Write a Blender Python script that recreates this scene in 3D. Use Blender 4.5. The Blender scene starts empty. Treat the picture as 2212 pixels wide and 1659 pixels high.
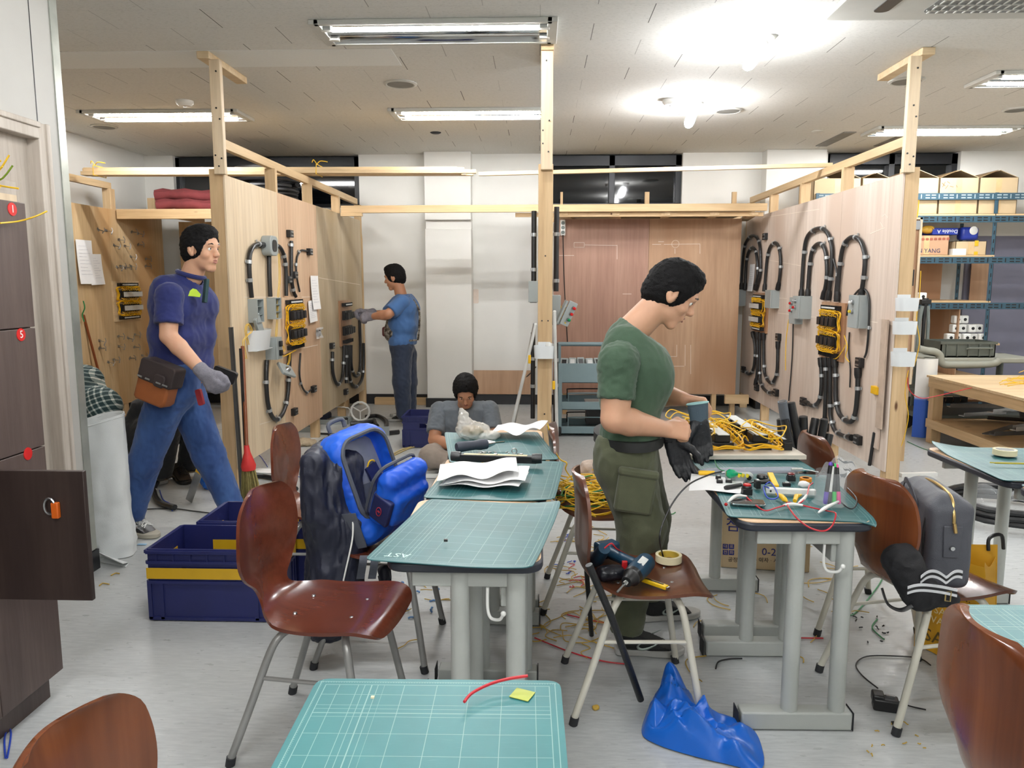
import bpy, math, random
import numpy as np
from mathutils import Vector as V, Matrix, noise

R = random.Random(7)
SC = bpy.context.scene
COL = SC.collection
rad = math.radians

# ---------------------------------------------------------------- camera
FPX, CX, CY, EYE = 1660.0, 1106.0, 829.5, 1.5
PITCH, YAW = rad(-7.65), rad(2.0)
cam_data = bpy.data.cameras.new('camera')
cam_data.sensor_width = 36.0
cam_data.lens = FPX / 2212.0 * 36.0
cam_data.clip_start = 0.05
cam = bpy.data.objects.new('camera', cam_data)
COL.objects.link(cam)
cam.location = (0, 0, EYE)
cam.rotation_euler = (rad(90) + PITCH, 0, YAW)
SC.camera = cam

# ---------------------------------------------------------------- world and exposure (night outside, lit by its own lamps)
w = bpy.data.worlds.new('night')
SC.world = w
w.use_nodes = True
w.node_tree.nodes['Background'].inputs[0].default_value = (0.012, 0.016, 0.02, 1)
w.node_tree.nodes['Background'].inputs[1].default_value = 1.0
SC.view_settings.view_transform = 'Standard'
SC.view_settings.look = 'None'
SC.view_settings.gamma = 1.0
SC.view_settings.use_curve_mapping = False
SC.view_settings.exposure = 0.86
SC.cycles.max_bounces = 7
SC.cycles.diffuse_bounces = 4
SC.cycles.glossy_bounces = 3
SC.cycles.transmission_bounces = 5
SC.cycles.transparent_max_bounces = 6
SC.cycles.caustics_reflective = False
SC.cycles.caustics_refractive = False
SC.cycles.sample_clamp_indirect = 6.0
TUBE_POWER, BULB_POWER = 85.0, 260.0

# ---------------------------------------------------------------- measuring: photo pixel -> point on a plane of the room
_f = V((-math.sin(YAW) * math.cos(PITCH), math.cos(YAW) * math.cos(PITCH), math.sin(PITCH)))
_r = V((math.cos(YAW), math.sin(YAW), 0))
_u = _r.cross(_f)
def ray(px, py): return _f + _r * ((px - CX) / FPX) - _u * ((py - CY) / FPX)
def az(px, py, z=0.0):
    d = ray(px, py); return V((0, 0, EYE)) + d * ((z - EYE) / d.z)
def ay(px, py, y):
    d = ray(px, py); return V((0, 0, EYE)) + d * (y / d.y)
def ax(px, py, x):
    d = ray(px, py); return V((0, 0, EYE)) + d * (x / d.x)

# ---------------------------------------------------------------- materials
def lin(c):
    o = []
    for v in c[:3]:
        v /= 255.0
        o.append(v / 12.92 if v <= 0.04045 else ((v + 0.055) / 1.055) ** 2.4)
    return (*o, 1.0)
MATS = {}
class N:
    """small node-graph helper"""
    def __init__(s, name):
        s.m = bpy.data.materials.new(name); s.m.use_nodes = True
        s.t = s.m.node_tree; s.b = s.t.nodes['Principled BSDF']
        s._c = None
    def n(s, kind, **kw):
        x = s.t.nodes.new(kind)
        for k, v in kw.items(): setattr(x, k, v)
        return x
    def l(s, a, b): s.t.links.new(a, b)
    def co(s, scale=(1, 1, 1), rot=(0, 0, 0), gen=False):
        tc = s.n('ShaderNodeTexCoord'); mp = s.n('ShaderNodeMapping')
        s.l(tc.outputs['Generated' if gen else 'Object'], mp.inputs[0])
        mp.inputs['Scale'].default_value = scale; mp.inputs['Rotation'].default_value = rot
        return mp.outputs[0]
    def noise(s, vec, scale, detail=3, rough=.55, dist=0):
        x = s.n('ShaderNodeTexNoise'); s.l(vec, x.inputs['Vector'])
        x.inputs['Scale'].default_value = scale; x.inputs['Detail'].default_value = detail
        x.inputs['Roughness'].default_value = rough; x.inputs['Distortion'].default_value = dist
        return x.outputs[0]
    def ramp(s, fac, stops):
        x = s.n('ShaderNodeValToRGB'); s.l(fac, x.inputs[0])
        e = x.color_ramp.elements
        while len(e) < len(stops): e.new(.5)
        for k, (p, c) in enumerate(stops): e[k].position = p; e[k].color = c
        return x.outputs[0]
    def mix(s, fac, a, b, mode='MIX'):
        x = s.n('ShaderNodeMix', data_type='RGBA', blend_type=mode)
        if isinstance(fac, (int, float)): x.inputs[0].default_value = fac
        else: s.l(fac, x.inputs[0])
        for k, v in ((6, a), (7, b)):
            if isinstance(v, tuple): x.inputs[k].default_value = v
            else: s.l(v, x.inputs[k])
        return x.outputs[2]
    def math(s, op, a, b=None, c=None):
        x = s.n('ShaderNodeMath', operation=op)
        for k, v in enumerate((a, b, c)):
            if v is None: continue
            if isinstance(v, (int, float)): x.inputs[k].default_value = v
            else: s.l(v, x.inputs[k])
        return x.outputs[0]
    def sep(s, vec):
        x = s.n('ShaderNodeSeparateXYZ'); s.l(vec, x.inputs[0]); return x.outputs
    def bump(s, h, strength, dist=.01):
        x = s.n('ShaderNodeBump'); s.l(h, x.inputs['Height'])
        x.inputs['Strength'].default_value = strength; x.inputs['Distance'].default_value = dist
        s.l(x.outputs[0], s.b.inputs['Normal'])
    def base(s, c):
        if isinstance(c, tuple): s.b.inputs['Base Color'].default_value = c
        else: s.l(c, s.b.inputs['Base Color'])
    def p(s, **kw):
        names = dict(rough='Roughness', metal='Metallic', coat='Coat Weight', coatr='Coat Roughness', sheen='Sheen Weight',
                     trans='Transmission Weight', ior='IOR', alpha='Alpha', spec='Specular IOR Level', sss='Subsurface Weight')
        for k, v in kw.items():
            if isinstance(v, (int, float)): s.b.inputs[names[k]].default_value = v
            else: s.l(v, s.b.inputs[names[k]])
        return s

def plain(name, c, rough=.5, metal=0, var=.12, vs=9, bump=0, bs=60, **kw):
    g = N(name); co = g.co()
    c1 = lin(c)
    dk = tuple(x * (1 - var) for x in c1[:3]) + (1,); lt = tuple(min(1, x * (1 + var)) for x in c1[:3]) + (1,)
    g.base(g.ramp(g.noise(co, vs), [(.3, dk), (.7, lt)]))
    g.p(rough=rough, metal=metal, **kw)
    if bump: g.bump(g.noise(co, bs, 4), bump, .004)
    MATS[name] = g.m
    return g.m
def wood(name, c1, c2, axis='z', scale=1.0, rough=.55, coat=0, c3=None, fine=60, knots=0, spec=.4):
    g = N(name)
    st = {'x': (.06, 1, 1), 'y': (1, .06, 1), 'z': (1, 1, .06)}[axis]
    co = g.co(tuple(v * scale for v in st))
    n1 = g.noise(co, 9, 4, .6, .6); n2 = g.noise(co, fine, 3, .6)
    col = g.ramp(n1, [(.32, lin(c1)), (.66, lin(c2))])
    f = g.ramp(n2, [(.35, (.78, .75, .72, 1)), (.6, (1, 1, 1, 1))])
    col = g.mix(.6, col, f, 'MULTIPLY')
    if c3:
        big = g.noise(g.co((1.1, 1.1, .35)), 1.3, 2)
        col = g.mix(g.ramp(big, [(.45, (0, 0, 0, 1)), (.62, (1, 1, 1, 1))]), col, lin(c3))
    if knots:
        v = g.n('ShaderNodeTexVoronoi', feature='F1'); g.l(g.co(tuple(x * 5 if x == 1 else 1.7 for x in st)), v.inputs['Vector'])
        v.inputs['Scale'].default_value = 1.0
        col = g.mix(g.ramp(v.outputs[0], [(.03, (1, 1, 1, 1)), (.075, (0, 0, 0, 1))]), col, lin((96, 62, 36)))
    g.base(col); g.p(rough=rough, coat=coat, coatr=.12, spec=spec)
    g.bump(n2, .12, .002)
    MATS[name] = g.m
    return g.m
def emit(name, c, strength):
    g = N(name); g.base((*[0.8] * 3, 1))
    g.b.inputs['Emission Color'].default_value = c
    g.b.inputs['Emission Strength'].default_value = strength
    MATS[name] = g.m
    return g.m
def clear(name, c=(240, 245, 245), alpha=.22, rough=.12):
    g = N(name); g.base(lin(c)); g.p(rough=rough, alpha=alpha, spec=.9)
    co = g.co(); g.bump(g.noise(co, 26, 2), .5, .01)
    MATS[name] = g.m
    return g.m

# ---------------------------------------------------------------- mesh builder
class B:
    def __init__(s): s.v = []; s.f = []; s.mi = []; s.m = 0
    def add(s, vs, fs):
        o = len(s.v); s.v += [V(x) for x in vs]
        s.f += [tuple(i + o for i in f) for f in fs]; s.mi += [s.m] * len(fs)
        return s
    def box(s, x0, x1, y0, y1, z0, z1, M=None):
        p = [V((x, y, z)) for z in (z0, z1) for y in (y0, y1) for x in (x0, x1)]
        if M is not None: p = [M @ q for q in p]
        return s.add(p, [(0, 2, 3, 1), (4, 5, 7, 6), (0, 1, 5, 4), (2, 6, 7, 3), (0, 4, 6, 2), (1, 3, 7, 5)])
    def cb(s, c, size, M=None):
        a, b, d = (k / 2 for k in size)
        T = Matrix.Translation(V(c))
        return s.box(-a, a, -b, b, -d, d, T @ M.to_4x4() if M is not None else T)
    def beam(s, p, q, w, h, up=(0, 0, 1)):
        p, q = V(p), V(q); d = (q - p).normalized(); sd = d.cross(V(up)).normalized(); u = sd.cross(d)
        c = []
        for o in (p, q):
            for a, b in ((-1, -1), (1, -1), (1, 1), (-1, 1)): c.append(o + sd * a * w / 2 + u * b * h / 2)
        return s.add(c, [(3, 2, 1, 0), (4, 5, 6, 7), (0, 1, 5, 4), (1, 2, 6, 5), (2, 3, 7, 6), (3, 0, 4, 7)])
    def tube(s, pts, r, n=8, closed=False, flat=1.0):
        pts = [V(p) for p in pts]; k = len(pts)
        rs = r if isinstance(r, (list, tuple)) else [r] * k
        t = (pts[1] - pts[0]).normalized()
        nr = t.orthogonal().normalized(); rings = []
        for i, p in enumerate(pts):
            if closed: t2 = (pts[(i + 1) % k] - pts[i - 1])
            else: t2 = pts[min(i + 1, k - 1)] - pts[max(i - 1, 0)]
            if t2.length < 1e-9: t2 = t
            t2 = t2.normalized()
            ax_ = t.cross(t2)
            if ax_.length > 1e-7: nr = Matrix.Rotation(t.angle(t2), 3, ax_.normalized()) @ nr
            t = t2; bn = t.cross(nr)
            rings.append([p + (nr * math.cos(2 * math.pi * j / n) + bn * math.sin(2 * math.pi * j / n) * flat) * rs[i] for j in range(n)])
        vs = [q for g in rings for q in g]; fs = []
        for i in range(k if closed else k - 1):
            a, b = i * n, ((i + 1) % k) * n
            fs += [(a + j, a + (j + 1) % n, b + (j + 1) % n, b + j) for j in range(n)]
        if not closed: fs += [tuple(range(n - 1, -1, -1)), tuple(range((k - 1) * n, k * n))]
        return s.add(vs, fs)
    def lathe(s, prof, M=None, n=20, arc=1.0):
        M = Matrix.Identity(4) if M is None else (Matrix.Translation(V(M)) if not isinstance(M, Matrix) else M)
        vs = []; fs = []; k = len(prof)
        for (r, z) in prof:
            for j in range(n):
                a = 2 * math.pi * j / n; vs.append(M @ V((r * math.cos(a), r * math.sin(a), z)))
        for i in range(k - 1):
            fs += [(i * n + j, i * n + (j + 1) % n, (i + 1) * n + (j + 1) % n, (i + 1) * n + j) for j in range(n)]
        if prof[0][0] > 1e-6: fs.append(tuple(range(n - 1, -1, -1)))
        if prof[-1][0] > 1e-6: fs.append(tuple(range((k - 1) * n, k * n)))
        return s.add(vs, fs)
    def cyl(s, p, q, r, n=14, r2=None):
        return s.tube([p, q], [r, r if r2 is None else r2], n)
    def ball(s, c, r, n=12, M=None):
        r = r if isinstance(r, (tuple, list)) else (r, r, r); c = V(c)
        vs = []; fs = []; m = n // 2 + 1
        for i in range(m + 1):
            th = math.pi * i / m
            for j in range(n):
                a = 2 * math.pi * j / n
                q = V((r[0] * math.sin(th) * math.cos(a), r[1] * math.sin(th) * math.sin(a), -r[2] * math.cos(th)))
                vs.append(c + (M @ q if M is not None else q))
        for i in range(m): fs += [(i * n + j, i * n + (j + 1) % n, (i + 1) * n + (j + 1) % n, (i + 1) * n + j) for j in range(n)]
        return s.add(vs, fs)
    def prism(s, poly, h0, h1, M=None):
        """2D outline extruded along local z from h0 to h1"""
        k = len(poly); vs = [V((x, y, h)) for h in (h0, h1) for x, y in poly]
        if M is not None: vs = [M @ q for q in vs]
        return s.add(vs, [tuple(range(k - 1, -1, -1)), tuple(range(k, 2 * k))] + [(i, (i + 1) % k, k + (i + 1) % k, k + i) for i in range(k)])
    def sheet(s, f, nu, nv, th=0.0, nf=None):
        """surface f(u,v) with thickness th along its normal"""
        P = [[V(f(i / nu, j / nv)) for j in range(nv + 1)] for i in range(nu + 1)]
        w_ = nv + 1; vs = [p for row in P for p in row]
        fs = [(i * w_ + j, (i + 1) * w_ + j, (i + 1) * w_ + j + 1, i * w_ + j + 1) for i in range(nu) for j in range(nv)]
        if th:
            nn = []
            for i in range(nu + 1):
                for j in range(nv + 1):
                    if nf: nn.append(nf(i)); continue
                    a = P[min(i + 1, nu)][j] - P[max(i - 1, 0)][j]; b = P[i][min(j + 1, nv)] - P[i][max(j - 1, 0)]
                    c = a.cross(b); nn.append(c.normalized() if c.length > 1e-12 else V((0, 0, 1)))
            o = len(vs); vs += [p - q * th for p, q in zip(vs, nn)]
            fs += [tuple(o + i for i in reversed(x)) for x in fs]
            rim = [i * w_ for i in range(nu + 1)] + [nu * w_ + j for j in range(1, nv + 1)] + [i * w_ + nv for i in range(nu - 1, -1, -1)] + [j for j in range(nv - 1, 0, -1)]
            k = len(rim)
            fs += [(rim[(i + 1) % k], rim[i], o + rim[i], o + rim[(i + 1) % k]) for i in range(k)]
        return s.add(vs, fs)
    def raw(s, vf):
        return s.add(vf[0], vf[1])
    def text(s, body, size, M, depth=.0006, align='CENTER'):
        cu = bpy.data.curves.new('lettering', 'FONT'); cu.body = body; cu.size = size; cu.extrude = depth
        cu.align_x = align; cu.align_y = 'CENTER'; cu.resolution_u = 2
        o = bpy.data.objects.new('lettering', cu); COL.objects.link(o)
        bpy.context.view_layer.update()
        me = bpy.data.meshes.new_from_object(o.evaluated_get(bpy.context.evaluated_depsgraph_get()))
        s.add([M @ q.co for q in me.vertices], [tuple(p.vertices) for p in me.polygons])
        bpy.data.objects.remove(o); bpy.data.curves.remove(cu); bpy.data.meshes.remove(me)
        return s
    def mesh(s, name, mats, inv=None, angle=40):
        me = bpy.data.meshes.new(name)
        vs = [inv @ q for q in s.v] if inv is not None else s.v
        me.from_pydata([tuple(q) for q in vs], [], s.f)
        for m in (mats if isinstance(mats, (list, tuple)) else [mats]): me.materials.append(m)
        me.polygons.foreach_set('material_index', s.mi)
        me.shade_smooth(); me.set_sharp_from_angle(angle=rad(angle))
        me.update()
        return me

def mods(o, bevel=0, sub=0, solid=0):
    if solid:
        m = o.modifiers.new('thickness', 'SOLIDIFY'); m.thickness = solid
    if bevel:
        m = o.modifiers.new('edges', 'BEVEL'); m.width = bevel; m.segments = 2; m.limit_method = 'ANGLE'; m.angle_limit = rad(50)
    if sub:
        m = o.modifiers.new('smooth', 'SUBSURF'); m.levels = sub; m.render_levels = sub
    return o
def wm(o):
    m = Matrix.Identity(4)
    while o is not None: m = o.matrix_basis @ m; o = o.parent
    return m
def root(name, label, cat, loc=(0, 0, 0), rz=0.0, group=None):
    o = bpy.data.objects.new(name, None); COL.objects.link(o)
    o.empty_display_size = .05
    o.location = loc; o.rotation_euler = (0, 0, rz); o['label'] = label; o['category'] = cat
    if group: o['group'] = group
    return o
def part(name, b, mat, parent, world=True, label=None, **kw):
    """a piece of a thing; geometry in world coordinates unless world=False (then local to the thing)"""
    me = b.mesh(name, mat, wm(parent).inverted() if world else None)
    o = bpy.data.objects.new(name, me); COL.objects.link(o); o.parent = parent
    if label: o['label'] = label
    return mods(o, **kw)
def solo(name, label, cat, b, mat, group=None, **kw):
    """a thing that is one mesh; origin at the middle of its base"""
    lo = V([min(q[k] for q in b.v) for k in range(3)]); hi = V([max(q[k] for q in b.v) for k in range(3)])
    c = V(((lo.x + hi.x) / 2, (lo.y + hi.y) / 2, lo.z))
    o = bpy.data.objects.new(name, b.mesh(name, mat, Matrix.Translation(-c))); COL.objects.link(o)
    o.location = c; o['label'] = label; o['category'] = cat
    if group: o['group'] = group
    return mods(o, **kw)
def struct(name, b, mat, parent=None, label=None, **kw):
    o = bpy.data.objects.new(name, b.mesh(name, mat)); COL.objects.link(o)
    if parent: o.parent = parent
    else: o['kind'] = 'structure'
    if label: o['label'] = label
    return mods(o, **kw)
def dup(o, loc, rz=None, label=None, group=None, parent=None):
    c = o.copy(); COL.objects.link(c)
    if parent is None:
        c.location = loc
        if rz is not None: c.rotation_euler = (0, 0, rz)
        if label: c['label'] = label
        if group: c['group'] = group
    else: c.parent = parent
    for ch in list(o.children): dup(ch, None, parent=c)
    return c
def bez(pts, n=6, closed=False):
    """Catmull-Rom curve through the points"""
    pts = [V(p) for p in pts]; k = len(pts); out = []
    for i in range(k if closed else k - 1):
        if closed: a, b, c, d = pts[i - 1], pts[i], pts[(i + 1) % k], pts[(i + 2) % k]
        else: a, b, c, d = pts[max(i - 1, 0)], pts[i], pts[i + 1], pts[min(i + 2, k - 1)]
        for j in range(n):
            t = j / n
            out.append(.5 * (2 * b + (c - a) * t + (2 * a - 5 * b + 4 * c - d) * t * t + (3 * b - a - 3 * c + d) * t ** 3))
    if not closed: out.append(pts[-1])
    return out
def frame(x, z, o=(0, 0, 0)):
    """matrix whose local x follows x and local z follows z"""
    z = V(z).normalized(); x = V(x); x = (x - z * x.dot(z)).normalized(); y = z.cross(x)
    m = Matrix((x, y, z)).transposed().to_4x4(); m.translation = V(o)
    return m
def rrect(w, h, r, n=5):
    o = []
    for cx, cy, a in ((w / 2 - r, h / 2 - r, 0), (-w / 2 + r, h / 2 - r, 90), (-w / 2 + r, -h / 2 + r, 180), (w / 2 - r, -h / 2 + r, 270)):
        for k in range(n + 1):
            t = rad(a + 90 * k / n); o.append((cx + r * math.cos(t), cy + r * math.sin(t)))
    return o
def fb(p, s, o=0.0):
    return noise.noise(V((p[0] * s + o, p[1] * s + 1.7 * o, p[2] * s - o)))

# ---------------------------------------------------------------- implicit surfaces for bodies, cloth and bags
def smin(a, b, k):
    h = np.clip(.5 + .5 * (b - a) / k, 0, 1)
    return b * (1 - h) + a * h - k * h * (1 - h)
def cone_(a, b, ra, rb, flat=None):
    """tapered limb from a to b; flat=(axis, factor) squeezes it along axis"""
    return ('c', np.array(a), np.array(b), ra, rb, flat)
def ell_(c, r, M=None):
    return ('e', np.array(c), np.array(r), None if M is None else np.array(M.to_3x3()))
def rbox_(c, half, r, M=None):
    return ('b', np.array(c), np.array(half), r, None if M is None else np.array(M.to_3x3()))
def prim_d(pr, P):
    if pr[0] == 'c':
        _, a, b, ra, rb, fl = pr
        Q = P
        if fl is not None:
            n = np.array(V(fl[0]).normalized()); m = (a + b) / 2
            Q = P + ((P - m) @ n)[:, None] * n * (1 / fl[1] - 1)
            a = a + ((a - m) @ n) * n * (1 / fl[1] - 1); b = b + ((b - m) @ n) * n * (1 / fl[1] - 1)
        ab = b - a; L = max(ab @ ab, 1e-12)
        t = np.clip((Q - a) @ ab / L, 0, 1)
        d = np.linalg.norm(Q - a - t[:, None] * ab, axis=1) - (ra + (rb - ra) * t)
        return d * (fl[1] if fl is not None and fl[1] < 1 else 1)
    if pr[0] == 'e':
        q = P - pr[1]
        if pr[3] is not None: q = q @ pr[3]
        k = np.linalg.norm(q / pr[2], axis=1)
        k2 = np.linalg.norm(q / pr[2] ** 2, axis=1) + 1e-9
        return k * (k - 1) / k2
    if pr[0] == 'b':
        q = P - pr[1]
        if pr[4] is not None: q = q @ pr[4]
        q = np.abs(q) - (pr[2] - pr[3])
        return np.linalg.norm(np.maximum(q, 0), axis=1) + np.minimum(q.max(axis=1), 0) - pr[3]
def sdf_mesh(prims, h, k=.03, cuts=(), subs=(), pad=.03, wr=None):
    """skin the union of prims; cuts = [(point, outward normal)] planes that trim it, subs = prims carved out"""
    lo = np.full(3, 1e9); hi = -lo
    for pr in prims:
        if pr[0] == 'c':
            for q, r_ in ((pr[1], pr[3]), (pr[2], pr[4])):
                e = r_ * (max(1, pr[5][1]) if pr[5] else 1); lo = np.minimum(lo, q - e); hi = np.maximum(hi, q + e)
        else:
            e = np.linalg.norm(pr[2]) if (pr[-1] is not None) else pr[2]
            lo = np.minimum(lo, pr[1] - e); hi = np.maximum(hi, pr[1] + e)
    lo -= pad; hi += pad
    nx, ny, nz = (np.ceil((hi - lo) / h).astype(int) + 1)
    gx, gy, gz = np.meshgrid(*[lo[i] + h * np.arange(n) for i, n in enumerate((nx, ny, nz))], indexing='ij')
    P = np.stack([gx.ravel(), gy.ravel(), gz.ravel()], 1)
    d = None
    for pr in prims:
        kk = k
        e = prim_d(pr, P); d = e if d is None else smin(d, e, kk)
    for c, n in cuts:
        n = np.array(V(n).normalized()); d = np.maximum(d, (P - np.array(c)) @ n)
    for pr in subs: d = -smin(-d, prim_d(pr, P), max(k * .25, .002))
    D = d.reshape(nx, ny, nz)
    s = D < 0
    c = [s[i:nx - 1 + i, j:ny - 1 + j, l:nz - 1 + l] for i in (0, 1) for j in (0, 1) for l in (0, 1)]
    cnt = sum(x.astype(np.int8) for x in c)
    act = (cnt > 0) & (cnt < 8)
    idx = -np.ones(act.shape, int); ii = np.argwhere(act); idx[act] = np.arange(len(ii))
    off = [(i, j, l) for i in (0, 1) for j in (0, 1) for l in (0, 1)]
    val = np.stack([D[ii[:, 0] + o[0], ii[:, 1] + o[1], ii[:, 2] + o[2]] for o in off], 1)
    acc = np.zeros((len(ii), 3)); nn = np.zeros(len(ii))
    for a in range(8):
        for b in range(a + 1, 8):
            oa, ob = np.array(off[a]), np.array(off[b])
            if np.abs(oa - ob).sum() != 1: continue
            m = (val[:, a] < 0) != (val[:, b] < 0)
            t = val[:, a] / np.where(np.abs(val[:, a] - val[:, b]) < 1e-12, 1, val[:, a] - val[:, b])
            acc += np.where(m[:, None], oa + np.clip(t, 0, 1)[:, None] * (ob - oa), 0); nn += m
    vs = lo + h * (ii + acc / np.maximum(nn, 1)[:, None])
    F = []
    for axn in range(3):
        o1, o2 = [(1, 2), (2, 0), (0, 1)][axn]
        sl = [slice(None)] * 3; sl2 = list(sl); sl[axn] = slice(0, -1); sl2[axn] = slice(1, None)
        ch = s[tuple(sl)] != s[tuple(sl2)]
        q = np.argwhere(ch)
        q = q[(q[:, o1] > 0) & (q[:, o2] > 0) & (q[:, o1] < D.shape[o1] - 1) & (q[:, o2] < D.shape[o2] - 1)]
        ins = s[q[:, 0], q[:, 1], q[:, 2]]
        e1 = np.zeros(3, int); e1[o1] = 1; e2 = np.zeros(3, int); e2[o2] = 1
        g = lambda w_: idx[w_[:, 0], w_[:, 1], w_[:, 2]]
        quad = np.stack([g(q - e1 - e2), g(q - e2), g(q), g(q - e1)], 1)
        quad[~ins] = quad[~ins][:, ::-1]
        F.append(quad)
    F = np.concatenate(F); F = F[(F >= 0).all(1)]
    if wr is not None:
        amp, sc, sq = wr
        nrm = np.zeros_like(vs)
        a, b_, c_, dd = (vs[F[:, i]] for i in range(4))
        fn = np.cross(c_ - a, dd - b_)
        for i in range(4): np.add.at(nrm, F[:, i], fn)
        nrm /= np.linalg.norm(nrm, axis=1)[:, None] + 1e-12
        for i in range(len(vs)):
            p = vs[i]
            q = V((p[0] * sc * sq[0], p[1] * sc * sq[1], p[2] * sc * sq[2]))
            wv = noise.noise(q) * .55 + (.5 - abs(noise.noise(q * 1.9 + V((7, 3, 1))))) * .9
            vs[i] = p + nrm[i] * amp * wv
    return [tuple(x) for x in vs], [tuple(int(i) for i in x) for x in F]
# ================================================================ surface materials
CEIL = 2.97
def m_ceiling():
    g = N('ceiling_tiles'); co = g.co(); x, y, z = g.sep(co)
    row = g.math('DIVIDE', y, .312); fr = g.math('FLOOR', row)
    odd = g.math('MODULO', g.math('ADD', fr, 40), 2)
    u = g.math('ADD', g.math('DIVIDE', x, .62), g.math('MULTIPLY', odd, .5))
    du = g.math('ABSOLUTE', g.math('SUBTRACT', g.math('FRACT', g.math('ADD', u, 20.0)), .5))
    dv = g.math('ABSOLUTE', g.math('SUBTRACT', g.math('FRACT', row), .5))
    jx = g.math('GREATER_THAN', du, .5 - .0042); jy = g.math('GREATER_THAN', dv, .5 - .004)
    # joints stand open on some tiles and are closed on others
    wn = g.n('ShaderNodeTexWhiteNoise', noise_dimensions='2D'); cb = g.n('ShaderNodeCombineXYZ')
    g.l(g.math('FLOOR', g.math('ADD', u, 19.5)), cb.inputs[0]); g.l(fr, cb.inputs[1]); g.l(cb.outputs[0], wn.inputs['Vector'])
    jx = g.math('MULTIPLY', jx, g.math('MULTIPLY_ADD', wn.outputs[0], .8, .1))
    jy = g.math('MULTIPLY', jy, .16)
    sp = g.noise(g.co((14, 60, 20)), 3.0, 3, .7)
    col = g.ramp(sp, [(.33, lin((200, 200, 194))), (.45, lin((222, 221, 216))), (.9, lin((227, 226, 222)))])
    col = g.mix(g.math('MINIMUM', g.math('ADD', jx, jy), 1.0), col, lin((60, 58, 54)))
    g.base(col); g.p(rough=.9, spec=.2); MATS['ceiling'] = g.m
m_ceiling()
def m_floor():
    g = N('vinyl_floor')
    s1 = g.noise(g.co((2.2, 14, 1)), 6, 4, .65); s2 = g.noise(g.co(), .9, 3)
    col = g.ramp(s1, [(.3, lin((174, 178, 180))), (.5, lin((187, 191, 192))), (.75, lin((204, 207, 207)))])
    col = g.mix(g.ramp(s2, [(.35, (0, 0, 0, 1)), (.7, (.45, .45, .45, 1))]), col, lin((172, 172, 168)))
    g.base(col); g.p(rough=g.ramp(g.noise(g.co((3, 9, 1)), 5, 3), [(.3, (.26,) * 3 + (1,)), (.7, (.42,) * 3 + (1,))]), spec=.45)
    g.bump(s1, .12, .003); MATS['floor'] = g.m
m_floor()
WALL = plain('white_wall_paint', (226, 225, 220), .75, var=.02, vs=3, bump=.08, bs=90, spec=.25)
BLACK = plain('black_plastic', (22, 22, 24), .42, var=.2)
RUBBER = plain('black_rubber', (38, 40, 44), .65)
FRAME = plain('dark_window_frame', (24, 27, 33), .4)
GREYST = plain('grey_painted_steel', (172, 176, 174), .42, var=.04, bump=.05, bs=200)
STEEL = plain('steel', (170, 172, 174), .28, .95)
ZINC = plain('zinc_clip', (178, 182, 184), .4, .6)
WHITEP = plain('white_plastic', (232, 233, 230), .4, var=.03)
PAPER = plain('white_paper', (240, 240, 240), .8, var=.02)
PALE = wood('pale_pine', (214, 186, 144), (228, 206, 170), 'x', .7, knots=1)
PINEX = wood('pine_timber_x', (200, 168, 124), (218, 190, 150), 'x', .7, knots=1)
PINEY = wood('pine_timber_y', (200, 170, 128), (218, 192, 152), 'y', .7, knots=1)
PINEZ = wood('pine_timber_z', (194, 162, 120), (212, 184, 144), 'z', .7, knots=1)
PALEZ = wood('pale_timber_z', (212, 190, 158), (224, 206, 178), 'z', .7, knots=1)
PLY1 = wood('plywood_pale', (216, 194, 162), (228, 210, 182), 'z', .35, fine=90)
PLY2 = wood('plywood_pink', (200, 166, 136), (214, 184, 154), 'z', .35, fine=90)
PLY3 = wood('plywood_grey', (182, 164, 134), (200, 184, 156), 'z', .35, c3=(170, 150, 118), fine=90)
PLYR = wood('plywood_whitish', (206, 190, 176), (222, 208, 196), 'z', .4, c3=(200, 180, 164), fine=70)
PLYRED = wood('plywood_red', (160, 122, 106), (178, 142, 124), 'z', .35, fine=100)
PLYTAN = wood('plywood_tan', (176, 142, 114), (194, 160, 130), 'z', .4, c3=(166, 126, 94), fine=80)
PLYYEL = wood('plywood_honey', (204, 174, 130), (216, 190, 150), 'z', .45, c3=(194, 156, 110), fine=70)
CHALK = plain('chalk', (232, 220, 206), .9, var=.05)

# ================================================================ the room
b = B(); b.box(-6.5, 6.4, -3.2, 9.6, -.06, 0); struct('floor', b, MATS['floor'])
b = B(); b.box(-6.5, 6.4, -3.2, 9.6, CEIL, CEIL + .06); struct('ceiling', b, MATS['ceiling'])
WIN = [(-4.35, -2.13, 2.36, 2.955), (.03, 1.66, 2.36, 2.955), (3.32, 4.82, 2.36, 2.955)]
b = B()      # back wall: upper part stands proud and slopes back below its sill line, windows cut out
xs = [-4.8, *[v for q in WIN for v in q[:2]], 6.3]
for i in range(len(xs) - 1):
    x0, x1 = xs[i], xs[i + 1]
    top = 2.36 if any(abs(x0 - q[0]) < 1e-6 for q in WIN) else CEIL
    b.prism([(9.3, 0), (9.3, 1.94), (9.24, 2.06), (9.24, top), (9.5, top), (9.5, 0)], x0, x1, Matrix(((0, 0, 1, 0), (1, 0, 0, 0), (0, 1, 0, 0), (0, 0, 0, 1))))
struct('wall_back', b, WALL)
b = B(); b.box(-4.85, -4.7, 3.7, 9.5, 0, CEIL); struct('wall_left', b, WALL)
b = B(); b.box(6.2, 6.35, -3.1, 9.5, 0, CEIL); struct('wall_right', b, WALL)
b = B(); b.box(-4.85, 6.35, -3.15, -3.0, 0, CEIL); struct('wall_rear', b, WALL)
b = B(); b.box(-4.85, -2.42, 3.6, 3.72, 0, CEIL); struct('wall_corridor', b, WALL)
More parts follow.
